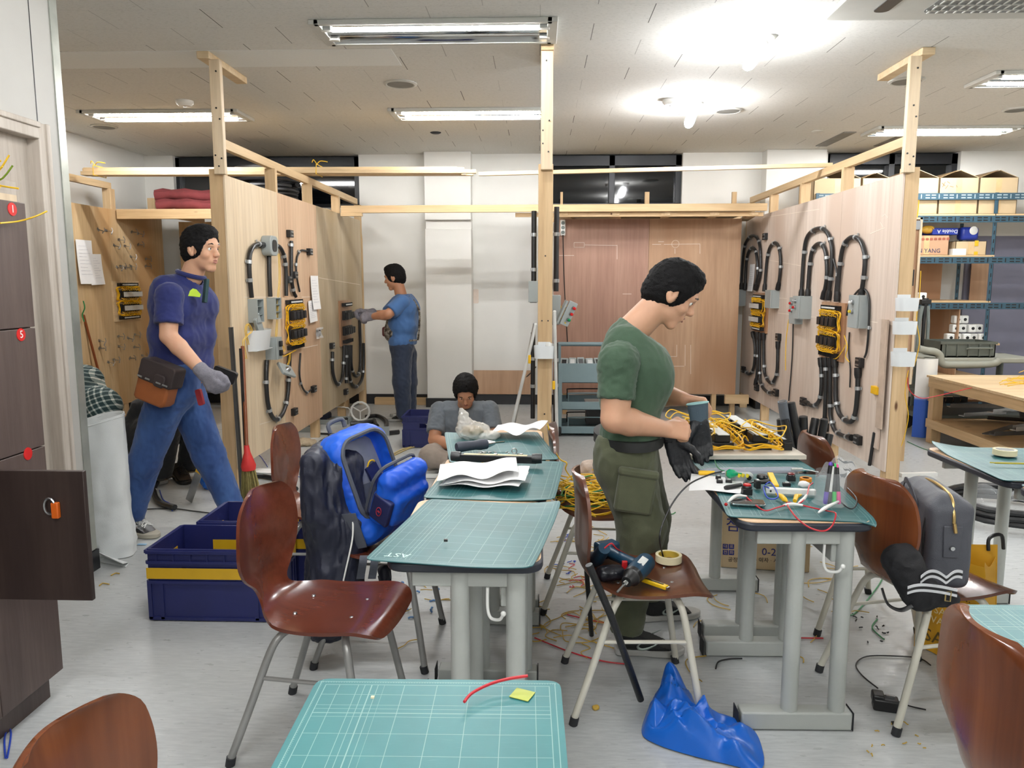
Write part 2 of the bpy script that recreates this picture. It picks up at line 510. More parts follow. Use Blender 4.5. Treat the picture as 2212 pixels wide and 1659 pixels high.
# columns on the back wall
def column(n, x0, x1, seam):
    b = B(); b.box(x0, x1, 9.05, 9.3, 0, 2.1 if seam else CEIL)
    if seam: b.box(x0, x1, 9.11, 9.3, 2.1, 2.2); b.box(x0, x1, 9.05, 9.3, 2.2, CEIL)
    struct('trim_%d' % n, b, WALL, label='square white column against the back wall', bevel=.006)
column(1, -1.33, -.79, True); column(2, 2.57, 3.24, False)
SKIRT = plain('black_skirting', (30, 31, 34), .4)
b = B(); b.box(-4.69, 6.19, 9.285, 9.3, 0, .12); b.box(-1.345, -.775, 9.035, 9.3, 0, .11) ; b.box(2.555, 3.255, 9.035, 9.3, 0, .2); struct('baseboard_back', b, SKIRT)
b = B(); b.box(-4.7, -4.685, 3.73, 9.28, 0, .12); struct('baseboard_left', b, SKIRT)
# windows: dark glass with black frames
NIGHT = N('night_glass'); NIGHT.base(lin((10, 14, 18))); NIGHT.p(rough=.04, spec=.6); NIGHT = NIGHT.m
for n, (x0, x1, z0, z1) in enumerate(WIN):
    b = B()
    for a in (x0, (x0 + x1) / 2 - .03, x1 - .07): b.box(a, a + (.07 if a != x0 else .05), 9.3, 9.42, z0, z1)
    b.box(x0, x1, 9.3, 9.42, z1 - .12, z1); b.box(x0, x1, 9.3, 9.42, z0, z0 + .05)
    wdo = struct('window_%d' % (n + 1), b, FRAME, bevel=.004)
    g = B(); g.box(x0, x1, 9.36, 9.37, z0, z1); struct('pane', g, NIGHT, wdo)
# ply wainscot and low timber at the back wall
b = B(); b.box(-.79, -.05, 9.255, 9.283, .13, .42); solo('plywood_offcut', 'low brown plywood strip against the white back wall right of the column', 'board', b, PLYTAN)
b = B(); b.box(-2.0, -1.345, 9.2, 9.283, .0, .085); solo('floor_timber', 'low pine batten on the floor along the back wall behind the standing man', 'timber', b, PINEX, bevel=.004)
b = B(); b.box(4.98, 6.2, 9.262, 9.3, .12, 2.15); struct('trim_3', b, plain('grey_violet_panel', (128, 128, 146), .6, var=.03), label='grey violet lower wall panel')
# wall socket, hole and patch on the back wall
p = ay(1085, 831, 9.3)
b = B(); b.lathe([(.0, .0), (.052, .0), (.058, .004), (.06, .012), (.05, .013), (0, .013)], frame((1, 0, 0), (0, -1, 0), p), 20)
solo('pipe_hole', 'round black hole low in the white back wall', 'hole', b, BLACK)
p = ay(1119, 819, 9.29)
r_ = root('wall_socket', 'open black wall outlet box with a cable low on the back wall', 'socket', p)
b = B(); b.cb(p, (.055, .03, .12)); part('box', b, BLACK, r_, bevel=.006)
b = B(); b.cb(p + V((0, -.018, .03)), (.035, .01, .025)); b.cb(p + V((0, -.018, -.03)), (.035, .01, .025)); part('terminal', b, STEEL, r_)
b = B(); b.tube(bez([p + V((.03, -.01, 0)), p + V((.1, -.03, .03)), p + V((.17, -.05, .1)), p + V((.22, -.05, .16))]), .006, 6); part('cable', b, BLACK, r_)
p = ay(1028, 640, 9.3)
b = B(); b.prism(rrect(.065, .17, .015), 0, .004, frame((1, 0, 0), (0, -1, 0), p)); solo('wall_patch', 'small pale pink filler patch on the white back wall beside the column', 'patch', b, plain('filler', (220, 205, 192), .8))

# near left: panel wall with a moulded door, metal corner strip
PANELW = plain('grey_panel', (186, 185, 180), .5, var=.015, bump=.05, bs=200)
DOORM = wood('pale_grain_door', (182, 172, 160), (206, 198, 188), 'z', .6, fine=120, rough=.5)
XW = -2.32; YE = 3.80
ydoor0, ydoor1, zdoor = 2.76, 3.57, 2.15
b = B(); b.box(XW - .1, XW, ydoor1, YE, .0, CEIL); b.box(XW - .1, XW, -3.0, ydoor0, 0, CEIL); b.box(XW - .1, XW, ydoor0, ydoor1, zdoor, CEIL)
struct('wall_door_side', b, PANELW)
b = B(); b.box(XW - .11, XW + .006, YE - .05, YE + .006, 0.11, CEIL); struct('trim_4', b, plain('aluminium_corner', (176, 180, 172), .35, .5), label='aluminium corner strip on the end of the panel wall')
b = B(); b.box(XW - .003, XW + .002, 3.6, 3.604, zdoor + .07, CEIL); struct('trim_5', b, FRAME, label='thin dark joint in the panel wall above the door')
b = B(); b.box(XW - .11, XW + .014, ydoor1 + .1, YE + .012, 0, .105); struct('baseboard_door_side', b, SKIRT)
b = B()
for y0, y1, z0, z1 in ((ydoor1 - .004, ydoor1 + .07, 0, zdoor + .07), (ydoor0 - .07, ydoor0 + .004, 0, zdoor + .07), (ydoor0 - .001, ydoor1 + .001, zdoor - .004, zdoor + .07)):
    b.box(XW - .06, XW + .025, y0, y1, z0, z1)
    b.box(XW - .06, XW + .035, y0 + (.049 if y0 == ydoor1 - .004 else 0), y1 - (.049 if y0 == ydoor0 - .07 else 0), z0 + (.049 if z0 else 0), z1 + .001)
struct('trim_6', b, DOORM, label='moulded wooden door frame', bevel=.004)
b = B(); b.box(XW - .075, XW - .035, ydoor0, ydoor1, .01, zdoor)
dr = struct('door_1', b, DOORM)
b = B()
for z0, z1 in ((.14, .34), (.46, .96), (1.04, 1.94)):
    for k, (i_, h_) in enumerate(((0, .012), (.02, .006), (.045, .014))):
        b.box(XW - .036, XW - .034 + h_, ydoor0 + .12 + i_, ydoor1 - .12 - i_, z0 + i_, z1 - i_)
struct('door_panel', b, DOORM, dr, bevel=.006)

q0, q1, q2 = az(150, 112, CEIL), az(852, 112, CEIL), az(865, 141, CEIL)
b = B(); b.box(-3.9, (q1.x + q2.x) / 2, q0.y, q2.y, CEIL - .002, CEIL + .01); struct('trim_7', b, plain('new_ceiling_board', (232, 234, 232), .85, var=.02, vs=60), label='whiter row of replaced ceiling boards')
# ================================================================ lamps of the room
TUBE = emit('fluorescent_tube', (1.0, .995, .985, 1), TUBE_POWER)
BULB = emit('led_bulb', (.97, .98, 1.0, 1), BULB_POWER)
MIRROR = N('polished_reflector'); MIRROR.base(lin((215, 220, 222))); MIRROR.p(rough=.08, metal=1); MIRROR = MIRROR.m
LFRAME = plain('lamp_frame', (196, 196, 190), .5, var=.03)
def fluor(x, y, tubes, label=None, src=None):
    if src: return dup(src, (x, y, CEIL), label=label)
    t = root('ceiling_light', label, 'ceiling light', (x, y, CEIL), 0, 'recessed fluorescent ceiling lights')
    L, W = .68, .19
    b = B()
    for s in (-1, 1): b.box(-L, L, s * W - .018, s * W + .018, -.028, 0); b.box(s * L - .03, s * L + .03, -W - .018, W + .018, -.028, 0)
    part('frame', b, LFRAME, t, False, bevel=.004)
    b = B()
    for s in (-1, 1):
        b.sheet(lambda u, v, s=s: (-L + .03 + u * (2 * L - .06), s * (.004 + v * (W - .024)), -.004 - .02 * (2 * abs(v - .5)) ** 2.0), 1, 8)
    part('reflector', b, MIRROR, t, False)
    for s in tubes:
        b = B(); b.cyl((-.6, s * .09, -.022), (.6, s * .09, -.022), .013, 12); part('tube', b, TUBE, t, False)
    for s in (-1, 1):
        for e in (-1, 1): b = B(); b.box(e * .635 - .03, e * .635 + .03, s * .09 - .02, s * .09 + .02, -.03, -.004); part('socket', b, WHITEP, t, False, bevel=.003)
    return t
f1 = fluor(-.61, 4.76, (-1,), 'ceiling light nearest the camera with one lit tube and a bare mirror half')
f2 = fluor(-3.32, 7.0, (-1, 1), 'lit ceiling light on the left behind the left timber post')
fluor(-.60, 7.02, 0, 'lit ceiling light in the middle, cut by the middle timber post', f2)
fluor(3.92, 5.98, 0, 'lit ceiling light at the far right edge of the picture', f2)
fluor(3.95, 7.95, 0, 'lit ceiling light at right crossed by the right timber post', f2)
for x, y in ((-.6, 2.4), (-.6, 0.1), (3.92, 4.0), (3.92, 1.9), (1.9, -1.2), (-.6, -2.0)):
    fluor(x, y, 0, 'lit ceiling light over the near rows of desks, out of view', f2)
def bulb(px, py, tip, label):
    y = 0
    c = az(px, py, CEIL); d = (V(tip) - c)
    t = root('bare_lamp', label, 'lamp', c, 0, 'bare bulbs on the ceiling')
    b = B(); b.lathe([(0, 0), (.05, 0), (.05, -.012), (.035, -.03), (.022, -.04), (0, -.04)][::-1], c, 20); part('ceiling_rose', b, WHITEP, t)
    n = d.normalized(); M = frame((1, .2, 0), -n, c)
    b = B(); b.lathe([(0, -.075), (.024, -.075), (.026, -.03), (.02, -.015), (0, -.015)], M, 16); part('lamp_holder', b, WHITEP, t)
    L = d.length
    b = B(); b.lathe([(0, -L), (.02, -L + .006), (.036, -L + .028), (.04, -L + .06), (.036, -.1), (.022, -.075), (0, -.075)], M, 18); part('bulb', b, BULB, t)
for (px, py, tx, ty, lab) in ((1660, 78, 1609, 150, 'bare glaring bulb on the ceiling nearer the top of the picture'), (1506, 222, 1484, 276, 'bare glaring bulb on the ceiling farther back above the right bay')):
    c = az(px, py, CEIL); tip = ay(tx, ty, c.y - .02)
    bulb(px, py, tip, lab)
# speakers, detectors, sprinkler heads, cassette
def disc(px, py, r_, lab, name, cat, mesh=True):
    c = az(px, py, CEIL)
    t = root(name, lab, cat, c)
    b = B(); b.lathe([(0, 0), (r_, 0), (r_, -.008), (r_ * .86, -.014), (r_ * .8, -.01), (0, -.01)][::-1], c, 28); part('rim', b, LFRAME, t)
    b = B(); b.lathe([(0, -.011), (r_ * .8, -.011), (r_ * .8, -.0095), (0, -.0095)], c, 24); part('grille', b, plain('speaker_mesh', (120, 120, 116), .6), t)
disc(865, 180, .125, 'round ceiling speaker in the middle of the ceiling', 'ceiling_speaker', 'speaker')
disc(225, 273, .12, 'round ceiling speaker near the left wall', 'ceiling_speaker', 'speaker')
disc(1573, 238, .12, 'round ceiling speaker right beside the farther bare bulb', 'ceiling_speaker', 'speaker')
disc(1958, 174, .125, 'round ceiling speaker behind the right timber post', 'ceiling_speaker', 'speaker')
disc(2196, 236, .11, 'round ceiling speaker at the right edge between two lights', 'ceiling_speaker', 'speaker')
for px, py, lab in ((399, 218, 'white smoke detector on the ceiling above the left light'), (1449, 216, 'white smoke detector on the ceiling left of the farther bulb')):
    c = az(px, py, CEIL); t = root('smoke_detector', lab, 'smoke detector', c)
    b = B(); b.lathe([(0, -.045), (.05, -.042), (.062, -.03), (.07, -.02), (.07, 0), (0, 0)], c, 24); part('body', b, WHITEP, t)
    b = B(); b.lathe([(0, -.05), (.012, -.048), (.014, -.044), (0, -.043)], c, 10); part('lamp', b, STEEL, t)
for px, py, lab in ((941, 286, 'small dark ceiling cap left of the column'), (1766, 283, 'small round ceiling cap near the right column')):
    c = az(px, py, CEIL); b = B(); b.lathe([(0, -.012), (.04, -.012), (.055, -.004), (.055, 0), (0, 0)], c, 18); solo('ceiling_fitting', lab, 'ceiling cap', b, LFRAME if px > 1000 else RUBBER)
for px, py, lab in ((1800, 302, 'long slot vent in the ceiling, left one of the pair'), (1930, 302, 'long slot vent in the ceiling, right one of the pair')):
    c = az(px, py, CEIL); b = B(); b.box(c.x - .06, c.x + .06, c.y - .45, c.y + .35, CEIL - .01, CEIL); solo('ceiling_vent', lab, 'vent', b, plain('vent_grey', (128, 126, 120), .6))
c0 = az(1690, 34, CEIL); c1 = az(2205, 34, CEIL)
t = root('air_conditioner', 'white ceiling cassette air conditioner at the top right edge', 'air conditioner', (2.1, 4.1, CEIL))
b = B(); b.prism(rrect(1.55, .95, .05), -.03, 0, Matrix.Translation((2.35, 4.12, CEIL)))
part('panel', b, LFRAME, t, bevel=.012)
b = B()
b.prism(rrect(.72, .52, .06), -.032, -.029, Matrix.Translation((2.42, 4.22, CEIL))); part('grille', b, plain('cassette_grille', (128, 130, 130), .5), t)
b = B()
for k in range(15): b.box(2.09 + k * .047, 2.098 + k * .047, 3.97, 4.47, CEIL - .037, CEIL - .03)
for k in range(6): b.box(2.07, 2.77, 4.02 + k * .08, 4.028 + k * .08, CEIL - .038, CEIL - .03)
part('grille_bars', b, LFRAME, t)
b = B(); b.prism(rrect(.08, .5, .035), -.034, -.026, Matrix.Translation((1.83, 4.2, CEIL)));
part('air_slot', b, BLACK, t)
# ================================================================ plywood partitions on timber frames
XL, XR, XM = -2.1, 2.39, .04
def sheet_board(t, side, x, y0, y1, z0, z1, mat, lab=None):
    b = B(); b.box(x - .012 if side > 0 else x, x if side > 0 else x + .012, y0, y1, z0, z1)
    return part('plywood_sheet', b, mat, t, label=lab)
def partition(name_label, x, side, sheets, yend, legs, yp):
    t = root('plywood_partition', name_label, 'partition', (x, yp, 0))
    s = -side   # timber stands behind the sheet
    for y0, y1, z0, m, lab in sheets: sheet_board(t, side, x, y0, y1, z0, 2.2, m, lab)
    xa = x + s * .055
    xp = x + s * .06; xu = xp - s * .045
    b = B(); b.beam((xp, yp, 0), (xp, yp, 2.24), .092, .09, (0, 1, 0))
    po = part('post', b, PINEZ, t, bevel=.003)
    b = B(); b.beam((xu, yp - .068, 2.2), (xu, yp - .068, CEIL - .045), .072, .045, (0, 1, 0)); part('post_extension', b, PALEZ, t, bevel=.003)
    b = B(); b.beam((xu + s * .06, yp - .12, CEIL - .024), (xu + s * .06, yp + .54, CEIL - .024), .08, .045); part('ceiling_plate', b, PALE, t, bevel=.003)
    b = B(); b.beam((xa, yp + .04, 2.42), (xa, yend, 2.42), .045, .065); part('top_rail', b, PINEY, t, bevel=.003)
    for y in [ax(*q, xa).y for q in legs]:
        b = B(); b.beam((xa, y, 0), (xa, y, 2.39), .085, .05, (0, 1, 0)); part('stud', b, PINEZ, t, bevel=.003)
    b = B(); b.beam((xa, yp + .05, .21), (xa, yend, .21), .05, .05); part('bottom_rail', b, PINEY, t)
    # screw heads on the post
    b = B()
    for dx, z in ((.0, 2.62), (.02, 2.55), (-.02, 2.32), (.02, 2.3), (.0, 2.25), (.01, 2.85)):
        b.cyl((xu + dx, yp - .088, z), (xu + dx, yp - .094, z), .006, 8)
    part('screw_heads', b, BLACK, po)
    return t
def sy(x, px): return ax(px, 500, x).y
partition('left plywood partition on a pine frame, its face turned to the right', XL, 1,
          [(5.194, sy(XL, 601), .2, PLY1, 'pale plywood sheet'), (sy(XL, 601) + .004, sy(XL, 684), .19, PLY2, 'pinkish plywood sheet'),
           (sy(XL, 684) + .002, sy(XL, 737), .2, PLY3, 'greyish stained plywood sheet'), (sy(XL, 737) + .003, 9.12, .2, PLY3, 'greyish stained plywood sheet')], 9.15, ((585, 380), (663, 410), (725, 440), (773, 450)), 5.24)
partition('right plywood partition on a pine frame, its whitish face turned to the left', XR, -1,
          [(5.274, sy(XR, 1816), .19, PLYR, None), (sy(XR, 1816) + .004, sy(XR, 1706), .19, PLYR, None), (sy(XR, 1706) + .004, 9.12, .19, PLYR, None)], 9.15, ((1832, 370), (1740, 400), (1672, 430), (1622, 450)), 5.32)
# middle partition, seen edge-on
t = root('plywood_partition', 'middle plywood partition seen edge-on behind its timber post', 'partition', (XM, 5.1, 0))
for x0, m in ((-.005, PLY1), (.075, PLYR)):
    b = B(); b.box(x0, x0 + .012, 5.14, 8.05, .19, 2.2); part('plywood_sheet', b, m, t)
b = B(); b.beam((XM, 5.1, 0), (XM, 5.1, 2.24), .095, .085, (0, 1, 0)); po = part('post', b, PINEZ, t, bevel=.003)
b = B(); b.beam((XM + .005, 5.04, 2.2), (XM + .005, 5.04, CEIL - .05), .075, .04, (0, 1, 0)); part('post_extension', b, PALEZ, t, bevel=.003)
b = B(); b.beam((XM + .005, 5.0, CEIL - .026), (XM + .005, 5.5, CEIL - .026), .08, .05); part('ceiling_plate', b, PINEY, t, bevel=.003)
for y in (6.1, 7.05, 8.0):
    b = B(); b.beam((XM, y, 0), (XM, y, 2.19), .06, .05, (0, 1, 0)); part('stud', b, PINEZ, t)
b = B()
for dx, z in ((.0, 2.86), (.02, 2.5), (-.02, 2.44), (-.02, 2.36), (.015, 2.31), (0, 1.66), (-.02, 1.24), (.02, 1.24), (0, .62)):
    b.cyl((XM + dx, 5.03 if z > 2.2 else 5.06, z), (XM + dx, 5.015 if z > 2.2 else 5.052, z), .005, 8)
part('screw_heads', b, BLACK, po)

# left bay: side wall of honey plywood and back sheet
t = root('plywood_partition', 'honey plywood side wall of the left bay with rows of metal clamps', 'partition', (-4.4, 5.2, 0))
for y0, y1 in ((4.3, 6.6), (6.604, 7.85), (7.854, 8.98)):
    b = B(); b.box(-4.412, -4.4, y0, y1, .2, 2.23); part('plywood_sheet', b, PLYYEL, t)
b = B(); b.beam((-4.45, 4.3, 2.47), (-4.45, 8.0, 2.47), .045, .065); part('top_rail', b, PINEY, t)
for y in (5.2, 6.6, 7.98, 8.9):
    b = B(); b.beam((-4.45, y, 0), (-4.45, y, 2.44), .085, .09, (0, 1, 0)); part('stud', b, PINEZ, t, bevel=.003)
t = root('plywood_partition', 'tan plywood back board of the left bay behind the walking man', 'partition', (-3.2, 9.0, 0))
b = B(); b.box(-4.2, -2.2, 8.98, 8.992, .2, 2.18); part('plywood_sheet', b, PLYYEL, t)
for x in (-4.1, -2.3):
    b = B(); b.beam((x, 9.03, 0), (x, 9.03, 2.18), .05, .07, (0, 1, 0)); part('stud', b, PINEZ, t)
# right bay: back board of two sheets
t = root('plywood_partition', 'plywood back board of the right bay, reddish left half and tan right half', 'partition', (1.2, 8.6, 0))
b = B(); b.box(.16, 1.2, 8.6, 8.612, .24, 2.17); part('plywood_sheet', b, PLYRED, t, label='reddish plywood sheet')
b = B(); b.box(1.204, 2.2, 8.6, 8.612, .24, 2.17); part('plywood_sheet', b, PLYTAN, t, label='tan plywood sheet with knots')
for x in (.3, 1.2, 1.97, 2.18):
    b = B(); b.beam((x, 8.645, 0), (x, 8.645, 2.17), .05, .06, (0, 1, 0)); part('stud', b, PINEZ, t)
b = B(); b.beam((2.08, 8.57, .19), (2.34, 8.57, .19), .05, .1); part('brace', b, PINEX, t)
b = B()   # chalk layout lines on the two sheets
for (x0, y0, x1, y1) in ((1263, 529, 1333, 530), (1409, 528, 1428, 528), (1434, 528, 1512, 527), (1512, 527, 1512, 548), (1333, 529, 1333, 560), (1458, 537, 1458, 548), (1480, 745, 1480, 790), (1445, 770, 1462, 770), (1462, 745, 1462, 770), (1430, 791, 1478, 791), (1492, 745, 1492, 808), (1208, 552, 1240, 552), (1345, 635, 1364, 635), (1240, 524, 1262, 524), (1240, 534, 1262, 534), (1240, 524, 1240, 534), (1262, 524, 1262, 534)):
    b.beam(ay(x0, y0, 8.598), ay(x1, y1, 8.598), .004, .002, (0, 1, 0))
c = ay(1459, 527, 8.598); b.tube([c + V((.04 * math.cos(a), 0, .04 * math.sin(a))) for a in [i * math.pi / 8 for i in range(16)]], .002, 4, True)
c = ay(1428, 528, 8.598); b.beam(c + V((-.03, 0, .03)), c + V((.03, 0, .03)), .004, .002, (0, 1, 0))
part('chalk_lines', b, CHALK, t, label='white chalk layout drawing')
# ceiling-side timbers lying across the rails
t = root('timber_shelf', 'slatted pine shelf across the top of the right bay', 'shelf', (1.1, 8.1, 2.19))
b = B(); b.beam((-2.06, 8.1, 2.235), (2.32, 8.1, 2.245), .045, .075); part('front_beam', b, PINEX, t, bevel=.003)
b = B(); b.beam((-.25, 8.16, 2.178), (2.3, 8.16, 2.178), .04, .04); part('lower_beam', b, PINEX, t)
for k, x in enumerate((.25, .78, 1.3, 1.8, 2.2)):
    b = B(); b.beam((x, 8.13, 2.185), (x + .12, 9.0, 2.185), .09, .03); part('slat', b, PINEY, t)
b = B(); b.beam((.1, 9.05, 2.2), (2.3, 9.05, 2.2), .04, .06); part('rear_beam', b, PINEX, t)
b = B(); b.box(.2, 2.2, 8.2, 9.0, 2.203, 2.213); part('deck_board', b, PALE, t)
for px in (1213, 1397, 1585):
    q = ay(px, 448, 8.98); b = B(); b.beam(q + V((0, 0, -.03)), q + V((0, 0, .17)), .05 if px > 1300 else .028, .04, (0, 1, 0)); part('peg', b, PINEZ, t)
b = B(); b.box(-2.06, -1.84, 8.06, 8.12, 2.165, 2.197); part('block', b, PINEX, t)
t = root('timber_shelf', 'pine shelf across the top of the left bay carrying cloth and cable coils', 'shelf', (-3.2, 8.2, 2.14))
b = B(); b.beam((-4.38, 8.0, 2.185), (-2.2, 8.0, 2.185), .045, .1); part('front_beam', b, PINEX, t, bevel=.003)
b = B(); b.box(-4.38, -2.2, 8.03, 8.9, 2.225, 2.24); part('deck_board', b, PALE, t)
for x in (-3.9, -3.2, -2.5):
    b = B(); b.beam((x, 8.03, 2.19), (x, 8.9, 2.19), .09, .05); part('slat', b, PINEY, t)
# long battens lying on the rails
BAT = [(-4.28, -.72, 7.24, 2.495, 0.0), (-4.28, -.68, 7.29, 2.495, .0), (-4.25, -.62, 7.34, 2.497, 0), (-4.26, -.76, 7.26, 2.532, 0), (-4.3, -.70, 7.31, 2.533, 0), (-2.3, -.58, 7.19, 2.497, 0)]
for k, (x0, x1, y, z, _) in enumerate(BAT):
    b = B(); b.beam((x0, y, z), (x1, y + .01, z - .008), .044, .034)
    o = solo('batten', ['front batten of the lower layer in the bundle over the left partition', 'middle batten of the lower layer in the bundle over the left partition', 'back batten of the lower layer in the bundle over the left partition', 'front batten of the upper layer in the bundle over the left partition', 'back batten of the upper layer in the bundle over the left partition', 'short foremost batten of the bundle ending near the white column'][k], 'timber', b, PALE, 'long pine battens lying on the partition rails', bevel=.002)
b = B(); b.beam((-.56, 7.3, 2.48), (2.5, 6.85, 2.48), .04, .034); solo('batten', 'single long batten running from the bundle over to the right partition rail', 'timber', b, PALE, 'long pine battens lying on the partition rails', bevel=.002)
WY = plain('yellow_wire', (234, 190, 40), .4, var=.06)
for px, lab in ((172, 'yellow wire tie round the left end of the batten bundle'), (668, 'yellow wire tie round the batten bundle above the left partition')):
    x = ay(px, 350, 6.95).x
    b = B(); b.tube([(x, 7.15, 2.47), (x + .005, 7.15, 2.556), (x, 7.37, 2.56), (x - .006, 7.375, 2.47)], .004, 6, True)
    b.tube(bez([(x, 7.19, 2.56), (x + .04, 7.17, 2.585), (x + .1, 7.19, 2.58)]), .004, 6); b.tube(bez([(x, 7.19, 2.56), (x - .03, 7.19, 2.6), (x - .05, 7.21, 2.58)]), .004, 6)
    solo('wire_tie', lab, 'wire', b, WY)

# ================================================================ electrical work fixed on the partitions
CONDUIT = plain('black_conduit', (30, 31, 33), .38, var=.1, bump=.25, bs=140)
GREYBOX = plain('grey_box', (156, 164, 164), .45, var=.03)
GREYDK = plain('grey_box_inside', (120, 130, 128), .55)
CONDS = []
def P(side, px, py, off=0.0):
    if side == 'L': return ax(px, py, XL + off) if off == 0 else V((XL + off, ax(px, py, XL).y, ax(px, py, XL).z))
    if side == 'R': q = ax(px, py, XR); return V((XR - off, q.y, q.z))
    if side == 'S': q = ax(px, py, -4.4); return V((-4.4 + off, q.y, q.z))
def PF(side, px, py):
    q = P(side, px, py)
    return frame((0, 1, 0) if side != 'R' else (0, -1, 0), (1, 0, 0) if side != 'R' else (-1, 0, 0), q)
def conduit(side, pts, r, clips, label, name='conduit', ends=False, mat=None, cl=ZINC, raw=False):
    pp = pts if raw else [P(side, x, y, r + .006) for x, y in pts]
    cv = bez(pp, 6)
    t = root(name, label, 'conduit' if name == 'conduit' else 'cable', cv[0], 0)
    b = B(); b.tube(cv, r, 10); part('pipe' if name == 'conduit' else 'sheath', b, mat or CONDUIT, t)
    for f in clips:
        i = min(int(f * (len(cv) - 1)), len(cv) - 2); p = cv[i]; d = (cv[i + 1] - cv[i]).normalized()
        b = B(); b.tube([p - d * .013, p + d * .013], r * 1.22, 10)
        n = V((1, 0, 0)) if side != 'R' else V((-1, 0, 0)); s = d.cross(n)
        for e in (-1, 1): b.beam(p + s * e * r * 1.1 - n * r * .8, p + s * e * (r * 1.1 + .014) - n * r * .8, .02, .004, n)
        part('saddle_clip', b, cl, t)
    if ends:
        for p, q in ((cv[0], cv[2]), (cv[-1], cv[-3])):
            d = (q - p).normalized(); b = B(); b.tube([p - d * .01, p + d * .045, p + d * .07], [r * 1.5, r * 1.45, r * 1.12], 10); part('end_bush', b, BLACK, t)
    return t
def zc(sc, ox, oy): return lambda L: [(ox + x / sc, oy + y / sc) for x, y in L]
z1 = zc(5.53, 480, 480)
conduit('L', z1([(315, 900), (290, 650), (285, 450), (310, 330), (360, 272), (420, 262), (500, 268)]), .017, (.16, .32, .78), 'left hand black conduit curving from grey box up to the junction box', ends=False)
conduit('L', z1([(540, 890), (528, 620), (525, 372)]), .017, (), 'straight black conduit from the second grey box up into the junction box')
conduit('L', z1([(590, 280), (650, 292), (700, 380), (728, 540), (735, 880)]), .016, (.1, .55, .72), 'black conduit curving right and down from the junction box to the wired board')
conduit('L', z1([(795, 225), (797, 650), (820, 820), (848, 885)]), .016, (.1, .62), 'straight black conduit coming down to the wired board on left partition')
conduit('L', z1([(1010, 350), (930, 335), (890, 380), (870, 450), (864, 570), (875, 680), (905, 830)]), .0085, (.3, .6), 'thin hooked black cable right above the wired board', ends=False)
z6 = zc(3.016, 450, 400)
conduit('L', z6([(512, 1095), (507, 1250), (500, 1360), (482, 1450), (452, 1508), (420, 1528), (387, 1488), (366, 1400), (358, 1260), (362, 1140)]), .017, (.14, .3, .5, .72, .88), 'large U shaped black conduit low on the left partition')
conduit('L', z6([(590, 1095), (583, 1230), (600, 1310), (630, 1352), (660, 1330)]), .0085, (.45, .8), 'thin black cable curving low beside the U shaped conduit')
conduit('L', z6([(795, 1085), (795, 1200), (810, 1270), (832, 1298), (857, 1258), (868, 1160), (870, 1042)]), .017, (.1, .55, .85), 'leftmost U conduit under the small brown board on left partition')
conduit('L', z6([(886, 1042), (886, 1290)]), .017, (.35, .95), 'straight conduit hanging below the small brown board on left partition')
conduit('L', z6([(902, 1042), (905, 1220), (920, 1290), (947, 1315), (985, 1272), (999, 1180), (999, 1028)]), .017, (.3, .55, .8), 'deep U conduit reaching lowest under the small brown board')
conduit('L', z6([(917, 1042), (918, 1170), (935, 1230), (957, 1244), (975, 1200), (979, 1080), (973, 850), (982, 815), (1000, 832)]), .017, (.2, .45), 'tall looped conduit rising beside the gloved hand of far man')
conduit('L', [(788, 672), (796, 720), (797, 790), (795, 880)], .012, (), 'loose black cable hanging down the far edge of left partition', name='power_cable')
z7 = zc(2.765, 1560, 450)
